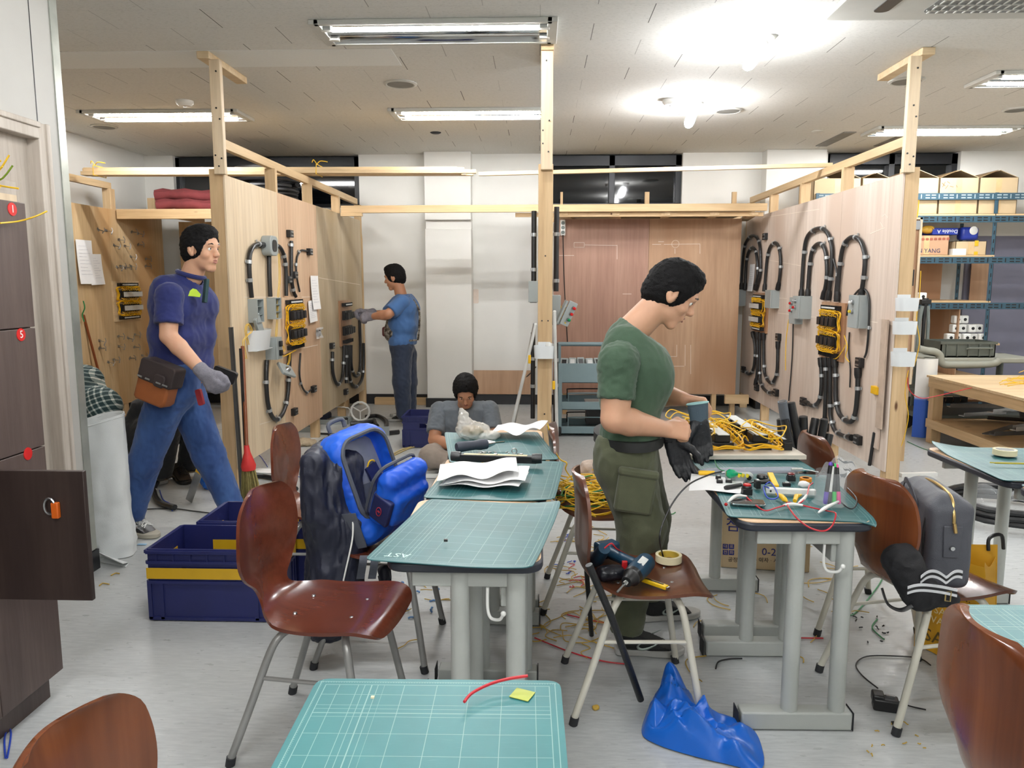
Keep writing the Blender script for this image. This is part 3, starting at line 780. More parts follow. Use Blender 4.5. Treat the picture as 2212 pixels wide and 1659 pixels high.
RC = [
 ([(125, 480), (140, 260), (160, 190), (195, 163), (225, 185), (240, 250), (240, 390), (215, 480)], .016, (.2, .38, .62, .85), 'outer arch conduit of the farther pair on right partition'),
 ([(147, 480), (155, 330), (170, 260), (192, 236), (212, 255), (222, 320), (222, 400), (210, 480)], .016, (.2, .4, .6, .8), 'inner arch conduit of the farther pair on right partition'),
 ([(265, 490), (280, 310), (300, 230), (330, 206), (352, 235), (362, 300), (358, 400), (345, 480)], .016, (.2, .4, .6, .8), 'single arch conduit between the two wired boards on right partition'),
 ([(487, 530), (505, 260), (530, 160), (590, 120), (640, 140), (670, 220), (672, 330), (665, 420), (650, 540)], .017, (.14, .32, .45, .6, .88), 'outer arch conduit of the nearer pair on right partition'),
 ([(525, 530), (540, 330), (560, 240), (600, 210), (630, 245), (642, 330), (640, 430), (620, 535)], .017, (.15, .3, .5, .68, .85), 'inner arch conduit of the nearer pair on right partition'),
 ([(703, 550), (722, 330), (745, 220), (790, 173), (840, 190), (868, 260), (872, 330), (862, 430), (845, 540)], .017, (.14, .28, .44, .7, .86), 'nearest arch conduit on right partition going into the near grey box'),
 ([(195, 745), (208, 830), (205, 920), (195, 965), (175, 990), (150, 975), (138, 957)], .016, (.25, .55, .8), 'hooked conduit low at the far end of right partition'),
 ([(222, 745), (222, 950), (212, 1050)], .016, (.4, .85), 'straight conduit below the farther wired board'),
 ([(238, 750), (236, 985), (250, 1060), (285, 1098), (325, 1100)], .016, (.25, .5, .8), 'conduit below the farther board bending toward the camera'),
 ([(260, 750), (262, 945), (275, 1010), (303, 1043), (327, 1020), (342, 960), (346, 800)], .016, (.18, .38, .6, .8), 'U conduit below the farther wired board on right partition'),
 ([(605, 900), (610, 1000), (608, 1090), (595, 1150), (560, 1180), (515, 1160)], .017, (.22, .5, .75), 'hooked conduit low below the nearer board curving to the left'),
 ([(634, 900), (636, 1010), (630, 1230), (620, 1290)], .017, (.25, .8), 'straight conduit below the nearer wired board'),
 ([(662, 900), (662, 1180), (668, 1260), (690, 1325), (730, 1355), (790, 1370)], .017, (.2, .48, .7, .9), 'long conduit below the nearer board reaching lowest and bending right'),
 ([(690, 900), (695, 1020), (697, 1140), (715, 1220), (750, 1263), (790, 1273), (815, 1220), (828, 1100), (830, 960)], .018, (.12, .3, .52, .72, .9), 'big U conduit below the nearer wired board on right partition')]
for pts, r_, cl, lab in RC: conduit('R', z7(pts), r_, cl, lab, ends=True)
conduit('R', z7([(665, 250), (680, 320), (695, 380), (692, 430), (682, 540)]), .0085, (.6,), 'thin black cable between the arches above the nearer board', name='power_cable')
conduit('R', z7([(755, 640), (775, 560), (830, 487), (870, 492), (890, 560), (885, 740), (875, 850), (862, 890)]), .008, (.7,), 'thin loose black cable hung over the near grey box', name='power_cable')
conduit('R', z7([(770, 740), (765, 850), (775, 960), (772, 1070)]), .006, (), 'short black cable with a white plug hanging below the near grey box', name='power_cable')
conduit('R', z7([(432, 685), (425, 900), (405, 1150)]), .006, (), 'long thin wire hanging down from the box with red lamps', name='power_cable')
conduit('R', z7([(925, 1340), (910, 1440), (895, 1535)]), .012, (), 'short grey rod leaning at the bottom of right partition', name='power_cable')

def switch_box(side, px, py, w_, h_, d_, label, lamps=(), lid=False, openf=True, name='switch_box'):
    M = PF(side, px, py); t = root(name, label, 'box', M.translation)
    b = B(); th = .006
    b.box(-w_ / 2, w_ / 2, -h_ / 2, h_ / 2, 0, th, M)
    b.box(-w_ / 2, -w_ / 2 + th, -h_ / 2, h_ / 2, th, d_, M); b.box(w_ / 2 - th, w_ / 2, -h_ / 2, h_ / 2, th, d_, M)
    b.box(-w_ / 2 + th, w_ / 2 - th, -h_ / 2, -h_ / 2 + th, th, d_, M); b.box(-w_ / 2 + th, w_ / 2 - th, h_ / 2 - th, h_ / 2, th, d_, M)
    part('box', b, GREYBOX, t)
    if openf:
        b = B(); b.box(-w_ / 2 + th, w_ / 2 - th, -h_ * .17 - .003, -h_ * .17 + .003, th, d_ * .9, M); b.box(-w_ / 2 + th, w_ / 2 - th, h_ * .17 - .003, h_ * .17 + .003, th, d_ * .9, M)
        part('divider', b, GREYDK, t)
    if lid:
        b = B(); b.box(-w_ / 2, w_ / 2, -h_ / 2, h_ / 2, d_, d_ + .012, M); part('lid', b, GREYBOX, t, bevel=.003)
        for k, c in enumerate(lamps):
            y = h_ * (.28 - .28 * k)
            b = B(); b.lathe([(0, 0), (.017, 0), (.017, .012), (.013, .016), (0, .016)], M @ Matrix.Translation((0, y, d_ + .012)), 12); pl = part('lamp_ring', b, STEEL, t)
            b = B(); b.lathe([(.012, 0), (.012, .014), (.006, .02), (0, .021)], M @ Matrix.Translation((0, y, d_ + .026)), 12); part('lamp_cap', b, c, pl)
    return t
LR = plain('red_cap', (190, 24, 28), .25); LG = plain('green_cap', (20, 130, 84), .25); LYL = plain('yellow_cap', (214, 190, 60), .25)
switch_box('L', 543, 671, .13, .17, .07, 'first open grey switch box on left partition, nearest the post')
switch_box('L', 583, 666, .13, .165, .07, 'second open grey switch box on left partition under the straight conduit')
switch_box('L', 579, 752, .12, .17, .08, 'low grey switch box with black switches beside the white basket', lid=True)
p = PF('L', 579, 752)
t = root('rocker_switch', 'pair of black rocker switches on the low grey box', 'switch', (p @ V((0, 0, .092))))
for s in (-1, 1):
    b = B(); b.box(-.02, .02, s * .035 - .022, s * .035 + .022, .092, .112, p); part('rocker', b, BLACK, t, bevel=.003)
# junction box at the top of the left partition
M = PF('L', 572, 531); t = root('junction_box', 'round cornered grey junction box high on the left partition', 'box', M.translation)
b = B(); b.prism(rrect(.17, .15, .045), 0, .075, M); part('box', b, GREYBOX, t, bevel=.006)
b = B(); b.prism(rrect(.1, .09, .035), .0755, .079, M); part('opening', b, BLACK, t)
for s in (-1, 1):
    b = B(); b.tube([M @ V((s * .085, 0, .02)), M @ V((s * .16, 0, .02))], .021, 12); part('gland', b, CONDUIT, t)
switch_box('R', 1606, 643, .2, .19, .08, 'far open grey box with black devices on right partition')
switch_box('R', 1677, 646, .2, .18, .075, 'grey box with black switches under the single arch', lid=True)
switch_box('R', 1728, 671, .17, .24, .06, 'grey box with red lamps left of the nearer board', (LR, LR), lid=True)
switch_box('R', 1746, 664, .17, .2, .1, 'grey box with one lamp overlapping the box with red lamps', (ZINC, LR), lid=True)
switch_box('R', 1866, 673, .17, .24, .07, 'near grey box with a white and a yellow lamp on right partition', (WHITEP, LYL), lid=True)
# relay boards
WIRES = plain('harness_yellow', (238, 184, 22), .42, var=.08)
SILVER = plain('label_strip', (205, 208, 206), .45)
def relay_board(M, label, w_, h_, board, rows=2, wires=True, strips=False, name='relay_board', seed=1):
    rr = random.Random(seed)
    t = root(name, label, 'relay board', M.translation)
    b = B(); b.box(-w_ / 2, w_ / 2, -h_ / 2, h_ / 2, 0, .018, M); part('backing_board', b, board, t)
    bw = w_ * .72
    for s in (-1, 1):
        b = B(); y = s * h_ * .41
        b.box(-bw / 2, bw / 2, y - .017, y + .017, .018, .05, M)
        for k in range(12): x = -bw / 2 + bw * (k + .5) / 12; b.box(x - .002, x + .002, y - .019, y + .019, .05, .056, M)
        tb = part('terminal_block', b, BLACK, t)
        if s > 0 or strips:
            b = B(); b.box(-bw * .4, bw * .4, y - .007, y + .007, .056, .059, M); part('label_strip', b, SILVER, tb)
    for r_ in range(rows):
        y = h_ * (.17 - .34 * r_) if rows == 2 else 0
        for k in range(4):
            x = -bw / 2 + bw * (k + .5) / 4; hh = h_ * .1
            b = B(); b.box(x - bw * .105, x + bw * .105, y - hh, y + hh, .018, .05, M)
            b.box(x - bw * .085, x + bw * .085, y - hh * .7, y + hh * .7, .05, .085, M)
            part('relay', b, BLACK, t, bevel=.003)
        if strips:
            b = B(); b.box(-bw / 2, bw / 2, y - .025, y + .025, .085, .088, M); part('label_strip', b, SILVER, t)
    if wires:
        b = B(); ew = bw / 2 + .03
        for r_ in range(rows):
            y = h_ * (.17 - .34 * r_); e = h_ * .155
            for k in range(4):
                o = .005 * k + rr.uniform(-.003, .003); jj = lambda: rr.uniform(-.009, .009)
                b.tube(bez([M @ V((q[0] + jj(), q[1] + jj(), max(.024, q[2] + jj()))) for q in ((-ew + o, -e + y, .03 + .008 * k), (-ew + o, y, .04), (-ew + o, e + y, .03 + .008 * k), (0, e + y + .004 * k, .04 + .007 * k), (ew - o, e + y, .03 + .008 * k), (ew - o, y, .04), (ew - o, -e + y, .03 + .008 * k), (0, -e + y - o, .04 + .008 * k))], 4, True), .0034, 5, True)
            for k in range(16):
                x = -bw / 2 + bw * (k + .5) / 16; s = 1 if k % 2 else -1
                b.tube(bez([M @ V(q) for q in ((x, y + s * h_ * .09, .05), (x + rr.uniform(-.01, .01), y + s * h_ * .125, .075), (x + rr.uniform(-.015, .015), y + s * h_ * .16, .05))], 3), .003, 5)
        for k in range(10):
            x = -bw / 2 + bw * (k + .5) / 10
            for s in (-1, 1): b.tube(bez([M @ V(q) for q in ((x, s * h_ * .375, .05), (x + rr.uniform(-.015, .015), s * h_ * .345, .07), (x, s * h_ * .31, .05))], 3), .003, 5)
        part('yellow_wiring', b, WIRES, t)
    return t
relay_board(PF('L', 629, 700), 'yellow wired relay board on brown backing on the left partition', .52, .46, PLY2, seed=2)
relay_board(PF('R', 1645, 675), 'farther yellow wired relay board on right partition', .5, .42, PLYTAN, strips=True, seed=3)
relay_board(PF('R', 1801, 715), 'nearer yellow wired relay board on right partition', .5, .46, PLYTAN, seed=4)
relay_board(PF('S', 272, 650), 'yellow wired relay board on the honey plywood side wall', .52, .42, PALE, strips=True, seed=5)
M = PF('L', 744, 697); relay_board(M, 'small brown board with black blocks and no yellow wires beside the far man', .46, .48, PLYTAN, wires=False, seed=6)
# black limit switches and small blocks on the partitions
def block(side, px, py, w_, h_, label):
    M = PF(side, px, py); b = B(); b.box(-w_ / 2, w_ / 2, -h_ / 2, h_ / 2, 0, .035, M)
    t = root('terminal_block', label, 'terminal block', M.translation); part('block', b, BLACK, t, bevel=.003)
    b = B()
    for s in (-.25, .25): b.box(-w_ * .3, w_ * .3, h_ * s - .006, h_ * s + .006, .035, .04, M)
    part('terminal', b, STEEL, t)
for side, px, py, lab in (('L', 622, 505, 'black block with wires above the straight conduit on left partition'), ('L', 665, 544, 'black block at the end of the thin hooked cable'), ('L', 632, 594, 'black block beside the conduit left of the papers'), ('L', 619, 604, 'small black block low between conduits on left partition'),
                          ('L', 714, 747, 'black block left of the small brown board'), ('L', 674, 840, 'black block at the end of the low thin cable'), ('L', 632, 889, 'lone black block low on the left partition'), ('L', 744, 846, 'small black block under the small brown board'),
                          ('R', 1656, 511, 'black block high on right partition at the single arch'), ('R', 1609, 798, 'black block at far end of the low hooked conduit'), ('R', 1685, 728, 'black block above the far U conduit'), ('R', 1638, 837, 'black block under the straight far conduit'), ('R', 1680, 848, 'black block at the near end of the far bent conduit'),
                          ('R', 1739, 867, 'black block at the hooked conduit below the nearer board'), ('R', 1787, 922, 'black block under the nearer straight conduit'), ('R', 1862, 783, 'black block below the near grey box'), ('R', 1858, 950, 'black block at the end of the lowest conduit')):
    block(side, px, py, .09, .06 if side == 'L' else .07, lab)
# papers
def paper(side, px, py, w_, h_, label, rot=0, M=None, curl=.02):
    M = M or PF(side, px, py) @ Matrix.Rotation(rot, 4, 'Z')
    b = B(); b.sheet(lambda u, v: M @ V(((u - .5) * w_, (v - .5) * h_, .014 + curl * (1 - v) ** 2)), 4, 6, .001)
    b.m = 1
    for k in range(9):
        y = .36 - .08 * k; e = .014 + curl * (.5 - y) ** 2 + .0015
        b.box(-.36 * w_, (.1 + .25 * ((k * 7) % 3) / 2) * w_, y * h_ - .002, y * h_ + .002, e, e + .0004, M)
    return solo('paper_sheet', label, 'paper', b, [PAPER, plain('faint_print', (214, 215, 220), .8)])
paper('L', 677, 632, .24, .31, 'upper white paper pinned on the left partition', .0); paper('L', 672, 672, .24, .2, 'lower white paper tucked under the upper one on left partition', .04, curl=.01)
paper('S', 203, 582, .24, .3, 'white paper sheet on the honey plywood side wall, fully visible', .03); paper('S', 181, 566, .26, .42, 'white paper notice cut off by the door wall edge', 0)
paper('R', 1627, 600, .2, .3, 'white paper behind the farther arches on right partition', 0)
# clear bag with a black part taped on the left partition
M = PF('L', 683, 719); b = B(); b.sheet(lambda u, v: M @ V(((u - .5) * .2, (v - .5) * .1, .03 + .02 * math.sin(u * 9) * math.cos(v * 7))), 8, 6, .001)
t = root('clear_bag', 'small clear plastic bag with a black part taped on left partition', 'bag', M.translation)
FILM = clear('clear_film', (235, 238, 240), .28, .1); part('film', b, FILM, t)
b = B(); b.box(-.015, .06, -.03, .03, .005, .03, M); part('contents', b, BLACK, t, bevel=.006)
# metal clamps on the honey plywood
zs = zc(3.318, 0, 400)
HK = [(703, 318), (760, 325), (943, 335), (990, 345), (850, 390), (818, 432), (893, 435), (990, 425), (937, 512), (1045, 528), (838, 588), (862, 580), (898, 590), (937, 580), (1043, 580), (712, 1115), (848, 1083), (917, 1095), (966, 1070), (712, 1168), (852, 1155), (962, 1160), (776, 1268), (815, 1250), (930, 1240), (1018, 1220), (1075, 1225), (1000, 1318)]
HR = ['topmost', 'upper', 'middle', 'lower', 'lowest']
hk0 = None
for k, q in enumerate(zs(HK)):
    M = PF('S', *q)
    if hk0 is None:
        hk0 = root('pipe_clamp', 'small bent metal clamp sticking out of the honey plywood side wall', 'clamp', (0, 0, 0), 0, 'metal clamps on the honey plywood')
        b = B(); b.box(-.02, .02, -.012, .012, 0, .004); b.beam((0, 0, 0), (.012, -.01, .05), .016, .004, (0, 1, 0)); part('bracket', b, STEEL, hk0, False)
        b = B(); b.tube([(.012, -.03, .05), (.02, 0, .058), (.012, .03, .05)], .004, 6); b.ball((.012, -.032, .05), .007, 8); part('hook', b, STEEL, hk0, False)
    o = hk0 if k == 0 else dup(hk0, (0, 0, 0))
    o.matrix_world = M @ Matrix.Rotation((k * 1.7) % 1.2 - .6, 4, 'Z')
    o.location = M.translation; o.rotation_euler = (M @ Matrix.Rotation((k * 1.7) % 1.2 - .6, 4, 'Z')).to_euler()
# chalk marks on partitions
b = B()
for q0, q1 in (((527, 642), (605, 642)), ((648, 642), (688, 641)), ((655, 752), (686, 745)), ((688, 600), (778, 615)), ((560, 917), (600, 905))): b.beam(P('L', *q0, .001), P('L', *q1, .001), .005, .001, (1, 0, 0))
ch = solo('chalk_lines', 'white chalk guide lines on the left partition', 'chalk marks', b, CHALK)
b = B()
for q0, q1 in (((1648, 470), (1770, 452)), ((1680, 676), (1800, 690)), ((1620, 640), (1700, 645)), ((1905, 470), (1912, 462)), ((1912, 462), (1918, 470)), ((1902, 480), (1908, 490)), ((1880, 505), (1912, 492)), ((1850, 690), (1930, 702)), ((1650, 560), (1735, 575))): b.beam(P('R', *q0, .001), P('R', *q1, .001), .005, .001, (1, 0, 0))
solo('chalk_lines', 'white chalk guide lines on the right partition', 'chalk marks', b, CHALK)
# loose yellow wires hanging on the left partition
for pts, lab in (([(590, 548), (592, 600), (588, 650), (586, 700), (584, 728)], 'yellow wire pair hanging from the junction box'), ([(586, 752), (597, 745), (603, 757), (592, 762), (600, 770), (615, 763), (628, 756)], 'curled yellow wire from the low grey box to the wired board'), ([(615, 763), (613, 780), (606, 800)], 'short yellow wire going down to the tilted switch plate'),
                 ([(518, 775), (512, 740), (520, 725), (530, 715), (522, 700), (517, 715), (523, 745)], 'thin yellow wire looped round the tops of the rods')):
    b = B(); c = bez([P('L', x, y, .04) for x, y in pts], 6); b.tube(c, .0026, 6)
    b.tube([q + V((.006, .012, .0)) for q in c], .0026, 6); solo('loose_wire', lab, 'wire', b, WY)
for pts, lab in (([(1713, 690), (1707, 740), (1706, 800)], 'yellow wire hanging left of the nearer relay board'), ([(1835, 725), (1842, 750), (1838, 770), (1846, 782)], 'yellow wires dangling below the near grey box'), ([(1797, 735 + 30), (1815, 775), (1830, 760), (1838, 745)], 'yellow and black wires trailing from the nearer board')):
    b = B(); c = bez([P('R', x, y, .04) for x, y in pts], 6); b.tube(c, .004, 6); solo('loose_wire', lab, 'wire', b, WY)
# tilted switch plate
M = PF('L', 598, 801) @ Matrix.Translation((0, 0, .07)) @ Matrix.Rotation(rad(-35), 4, 'X') @ Matrix.Rotation(rad(-20), 4, 'Z')
t = root('switch_plate', 'tilted grey plate with a chrome button hanging low on left partition', 'switch', M.translation)
b = B(); b.prism(rrect(.2, .11, .012), 0, .022, M); part('plate', b, GREYBOX, t, bevel=.004)
b = B(); b.lathe([(0, .045), (.014, .043), (.02, .034), (.024, .022), (0, .022)][::-1], M, 14); part('button', b, STEEL, t)
# ================================================================ chairs
SHELL = wood('red_brown_ply', (90, 42, 29), (114, 58, 39), 'x', .5, rough=.22, coat=.35, fine=90)
SHELLV = wood('orange_brown_ply', (96, 50, 28), (138, 78, 40), 'z', .6, rough=.25, coat=.35, c3=(78, 40, 26), fine=50)
SHELLD = wood('dark_brown_ply', (84, 46, 32), (110, 64, 42), 'z', .5, rough=.28, coat=.3, fine=80)
CHTUBE = plain('cream_chair_tube', (206, 203, 190), .32, var=.05)
CHTUBG = plain('grey_chair_tube', (150, 150, 148), .3, .3, var=.08)
PROF = [(-.212, .835), (-.202, .78), (-.196, .70), (-.197, .62), (-.195, .56), (-.178, .50), (-.14, .463), (-.08, .447), (0, .44), (.09, .444), (.17, .452), (.215, .448), (.245, .435), (.262, .412)]
def shell_pt(c, hw):
    def f(u, v):
        i = u * (len(c) - 1); p = c[int(round(i))]; h = hw[int(round(i))]
        y = (2 * v - 1) * h; e = (2 * v - 1) ** 2
        k = min(1, max(0, (p.z - .46) / .08))
        return (p.x + .028 * e * k, y, p.z + .012 * e * (1 - k))
    return f
_c0 = bez([(x, 0, z) for x, z in PROF], 8)
_l0 = [0]
for i in range(1, len(_c0)): _l0.append(_l0[-1] + (_c0[i] - _c0[i - 1]).length)
_e = [0, .001, .003, .007, .012, .019, .027, .037, .05]
_L = _e + [.05 + (_l0[-1] - .1) * k / 44 for k in range(1, 44)] + [_l0[-1] - q for q in _e[::-1]]
def _at(s):
    for i in range(1, len(_l0)):
        if s <= _l0[i] + 1e-9: return _c0[i - 1].lerp(_c0[i], (s - _l0[i - 1]) / (_l0[i] - _l0[i - 1]))
    return _c0[-1]
_c = [_at(s) for s in _L]
def _nrm(i):
    a, c = _c[max(i - 2, 0)], _c[min(i + 2, len(_c) - 1)]; d = (c - a).normalized()
    return V((-d.z, 0, d.x))
def hwid(s):
    T = _L[-1]
    key = [(0, .155), (.06, .178), (.13, .195), (.2, .194), (.255, .165), (.295, .118), (.335, .092), (.37, .098), (.41, .14), (.46, .185), (.55, .2), (.66, .204), (.74, .2), (T, .185)]
    for i in range(len(key) - 1):
        (a, x), (b_, y) = key[i], key[i + 1]
        if s <= b_ + 1e-9:
            g = lambda j: (key[j + 1][1] - key[j - 1][1]) / (key[j + 1][0] - key[j - 1][0]) if 0 < j < len(key) - 1 else 0
            t = (s - a) / (b_ - a); h = b_ - a
            w_ = (2 * t ** 3 - 3 * t * t + 1) * x + (t ** 3 - 2 * t * t + t) * h * g(i) + (3 * t * t - 2 * t ** 3) * y + (t ** 3 - t * t) * h * g(i + 1); break
    for d, r_ in ((s, .075), (T - s, .06)):
        if d < r_: w_ = w_ - r_ + math.sqrt(max(0, r_ * r_ - (r_ - d) ** 2))
    return max(w_, .01)
def make_chair(label, shell, tube):
    t = root('school_chair', label, 'chair', (0, 0, 0), 0, 'moulded plywood school chairs')
    b = B(); b.sheet(shell_pt(_c, [hwid(s) for s in _L]), len(_c) - 1, 16, .011, _nrm); part('seat_shell', b, shell, t, False)
    b = B()
    for x in (-.06, .13): b.cyl((x, -.125, .415), (x, .125, .415), .011, 10)
    b.cyl((-.06, 0, .415), (.13, 0, .415), .011, 10); part('under_frame', b, tube, t, False)
    for y in (-1, 1):
        for pts in ([(-.06, .12, .415), (-.075, .145, .405), (-.1, .165, .36), (-.16, .19, .19), (-.225, .215, .012)], [(.13, .12, .415), (.14, .145, .405), (.155, .165, .36), (.185, .19, .19), (.215, .215, .012)]):
            b = B(); b.tube(bez([(a, y * c, d) for a, c, d in pts], 4), .0125, 10); lg = part('leg', b, tube, t, False)
            a, c, d = pts[-1]; b = B(); b.cyl((a, y * c, 0), (a - .006 * (1 if a > 0 else -1), y * c, .028), .0155, 10); part('foot_cap', b, RUBBER, lg, False)
        b = B(); b.cyl((-.128, y * .178, .28), (.17, y * .178, .28), .007, 8); part('stretcher', b, tube, t, False)
    for x in (-.06, .13):
        for y in (-.07, .07):
            b = B(); b.lathe([(0, .0), (.008, 0), (.006, .004), (0, .005)], (x, y, .447), 8); part('rivet', b, STEEL, t, False)
    return t
cA = make_chair('red brown chair in the left foreground with a shiny empty seat', SHELL, CHTUBG)
cA.location = (-.705, 2.37, 0); cA.rotation_euler.z = rad(-8)
dup(cA, (-1.0, 3.47, 0), rad(0), 'red brown chair standing behind the blue backpack toward the left partition')
dup(cA, (-.64, 3.0, 0), rad(-2), 'red brown chair carrying the blue backpack and the dark jacket')
cF = make_chair('dark brown chair carrying the cordless drill and the masking tape', SHELLD, CHTUBE)
cF.location = (.34, 2.67, 0); cF.rotation_euler.z = rad(2)
dup(cF, (.26, 3.52, 0), rad(-3), 'dark brown chair with the heap of yellow wire on its seat')
dup(cF, (1.40, 3.38, 0), rad(4), 'dark brown chair tucked in behind the table with the relay board')
cG = make_chair('orange brown chair carrying the grey zipped bag on the right', SHELLV, CHTUBE)
cG.location = (1.36, 2.687, 0); cG.rotation_euler.z = rad(14)
dup(cG, (1.075, 1.462, 0), rad(0), 'orange brown chair in the right foreground, cut off by the picture edge')
dup(cG, (-.52, 1.035, 0), rad(-4), 'orange brown chair backrest in the bottom left corner')

# ================================================================ desks and green cutting mats
BEECH = wood('beech_laminate', (222, 184, 146), (234, 200, 164), 'y', .4, rough=.35)
EDGE = plain('dark_edge_band', (40, 44, 54), .45)
DESK = plain('grey_desk_steel', (176, 180, 176), .45, var=.04, bump=.1, bs=300)
TW, TD, TH = .62, .44, .73
def make_table(label):
    t = root('school_desk', label, 'desk', (0, 0, 0), 0, 'single school desks with grey steel legs')
    b = B(); b.prism(rrect(TD - .012, TW - .012, .05), TH - .002, TH + .002); part('tabletop', b, BEECH, t, False)
    b = B(); b.prism(rrect(TD, TW, .056), TH - .03, TH); part('edge_band', b, EDGE, t, False, bevel=.008)
    b = B()
    for s in (-1, 1): b.box(-.15, .16, s * (TW / 2 - .055) - .012, s * (TW / 2 - .055) + .012, TH - .085, TH - .03)
    b.box(.1, .12, -TW / 2 + .06, TW / 2 - .06, TH - .15, TH - .03)
    part('apron', b, DESK, t, False, bevel=.004)
    for s in (-1, 1):
        y = s * (TW / 2 - .055)
        for x in (-.015, .143):
            b = B(); b.tube([(x, y, .05), (x, y, TH - .035)], .0275, 16); part('leg', b, DESK, t, False)
        b = B(); b.box(-.18, .19, y - .03, y + .03, 0.003, .065); ft = part('foot', b, DESK, t, False, bevel=.006)
        for x in (-.185, .185):
            b = B(); b.box(x - (.008 if x < 0 else -.005), x + (.008 if x > 0 else -.005) , y - .032, y + .032, 0.002, .067); part('end_cap', b, RUBBER, ft, False, bevel=.003)
    b = B(); b.tube(bez([(.065, -TW / 2 + .03, TH - .08), (.065, -TW / 2 + .03, TH - .14), (.075, -TW / 2 + .02, TH - .165), (.1, -TW / 2 + .0, TH - .16), (.11, -TW / 2 - .01, TH - .14)], 5), .0045, 8); b.ball((.111, -TW / 2 - .011, TH - .138), .008, 8)
    part('bag_hook', b, WHITEP, t, False)
    return t
d1 = make_table('desk second from the front in the middle column, mat marked with a small white logo')
d1.location = (-.205, 2.33, 0)
dup(d1, (-.19, 1.08, 0), 0, 'desk in the bottom middle foreground under the large bright green mat')
dup(d1, (-.185, 2.97, 0), rad(-1), 'desk of the middle column carrying the curled white papers')
dup(d1, (-.19, 3.61, 0), rad(1), 'farthest desk of the middle column, beside the seated person')
dup(d1, (.862, 2.72, 0), rad(1), 'desk on the right covered with tools, markers and a phone')
dup(d1, (.88, 3.38, 0), rad(0), 'desk carrying the yellow wired relay board in front of the conduits')
dup(d1, (2.02, 3.27, 0), rad(2), 'desk far right with the masking tape roll on its mat')
dup(d1, (2.03, 2.6, 0), rad(0), 'desk at the right edge in front of the desk with the tape roll')
dup(d1, (1.22, 1.465, 0), rad(0), 'desk at the lower right edge with a pale green mat corner')
def mat_green(name, c1, c2, line):
    g = N(name); co = g.co(); x, y, z = g.sep(co)
    def lines(v, pitch, wd): return g.math('LESS_THAN', g.math('ABSOLUTE', g.math('SUBTRACT', g.math('FRACT', g.math('ADD', g.math('DIVIDE', v, pitch), 20.5)), .5)), wd / pitch / 2)
    m = g.math('MAXIMUM', lines(x, .062, .0011), lines(y, .062, .0011))
    fine = g.math('MULTIPLY', lines(x, .0125, .0011), g.math('MULTIPLY', g.math('LESS_THAN', x, -.10), g.math('GREATER_THAN', x, -.16)))
    fine2 = g.math('MULTIPLY', lines(y, .0125, .001), g.math('MULTIPLY', g.math('GREATER_THAN', y, .17), g.math('LESS_THAN', y, .215)))
    m = g.math('MAXIMUM', m, g.math('MAXIMUM', fine, fine2))
    ix = g.math('LESS_THAN', g.math('ABSOLUTE', x), .212); iy = g.math('LESS_THAN', g.math('ABSOLUTE', y), .282)
    m = g.math('MULTIPLY', m, g.math('MULTIPLY', ix, iy))
    ox = g.math('LESS_THAN', g.math('ABSOLUTE', x), .2255); oy = g.math('LESS_THAN', g.math('ABSOLUTE', y), .2955)
    def ring(a, b_):
        o = g.math('MULTIPLY', g.math('LESS_THAN', g.math('ABSOLUTE', x), a), g.math('LESS_THAN', g.math('ABSOLUTE', y), b_))
        i = g.math('MULTIPLY', g.math('LESS_THAN', g.math('ABSOLUTE', x), a - .0015), g.math('LESS_THAN', g.math('ABSOLUTE', y), b_ - .0015))
        return g.math('SUBTRACT', o, i)
    m = g.math('MAXIMUM', m, g.math('MAXIMUM', ring(.2135, .2835), ring(.2245, .2945)))
    tick = g.math('MULTIPLY', g.math('MULTIPLY', lines(y, .005, .001), g.math('LESS_THAN', x, -.2205)), g.math('GREATER_THAN', x, -.2245))
    tick2 = g.math('MULTIPLY', g.math('MULTIPLY', lines(x, .005, .001), g.math('GREATER_THAN', g.math('ABSOLUTE', y), .2905)), g.math('LESS_THAN', g.math('ABSOLUTE', y), .2945))
    m = g.math('MAXIMUM', m, g.math('MAXIMUM', tick, tick2))
    sc_ = g.noise(g.co((3, 30, 3), (0, 0, .5)), 6, 4, .7)
    base = g.ramp(g.noise(co, 5, 4), [(.3, lin(c1)), (.7, lin(c2))])
    base = g.mix(g.ramp(sc_, [(.62, (0, 0, 0, 1)), (.8, (.22, .22, .22, 1))]), base, lin((130, 180, 176)))
    g.base(g.mix(g.math('MULTIPLY', m, .36), base, lin(line))); g.p(rough=.42, spec=.45); g.bump(sc_, .06, .002)
    return g.m
MATA = mat_green('cutting_mat_teal', (38, 92, 96), (48, 106, 110), (190, 220, 214))
MATB = mat_green('cutting_mat_bright', (46, 114, 118), (57, 128, 131), (196, 226, 220))
def make_mat(label, x, y, rz, m, curl, rear=False):
    t = root('cutting_mat', label, 'cutting mat', (x, y, TH + .0035), rz, 'green cutting mats on the desks')
    def f(u, v):
        X, Y = (u - .5) * .47, (v - .5) * .61
        z = 0.0
        for cx, cy, a in curl:
            d = math.hypot(X - cx * .235, Y - cy * .305)
            z += a * max(0, 1 - d / (.22 if a > 0 else .075)) ** 2
        # corners rounded off
        r_ = .025; ex, ey = abs(X) - (.235 - r_), abs(Y) - (.305 - r_)
        if ex > 0 and ey > 0:
            L = math.hypot(ex, ey); k = max(ex, ey) / L
            X -= math.copysign(ex * (1 - k), X); Y -= math.copysign(ey * (1 - k), Y)
        return (X, Y, .003 + z)
    b = B(); b.sheet(f, 36, 44, .0026); part('sheet', b, m, t, False)
    return t
m0 = make_mat('large bright green cutting mat in the bottom foreground with a red wire on it', -.185, 1.085, rad(1), MATB, ())
m1 = make_mat('green cutting mat with a small white logo and a curled front right corner', -.20, 2.29, rad(-9), MATA, ((1, -1, .012), (1, 1, .02)))
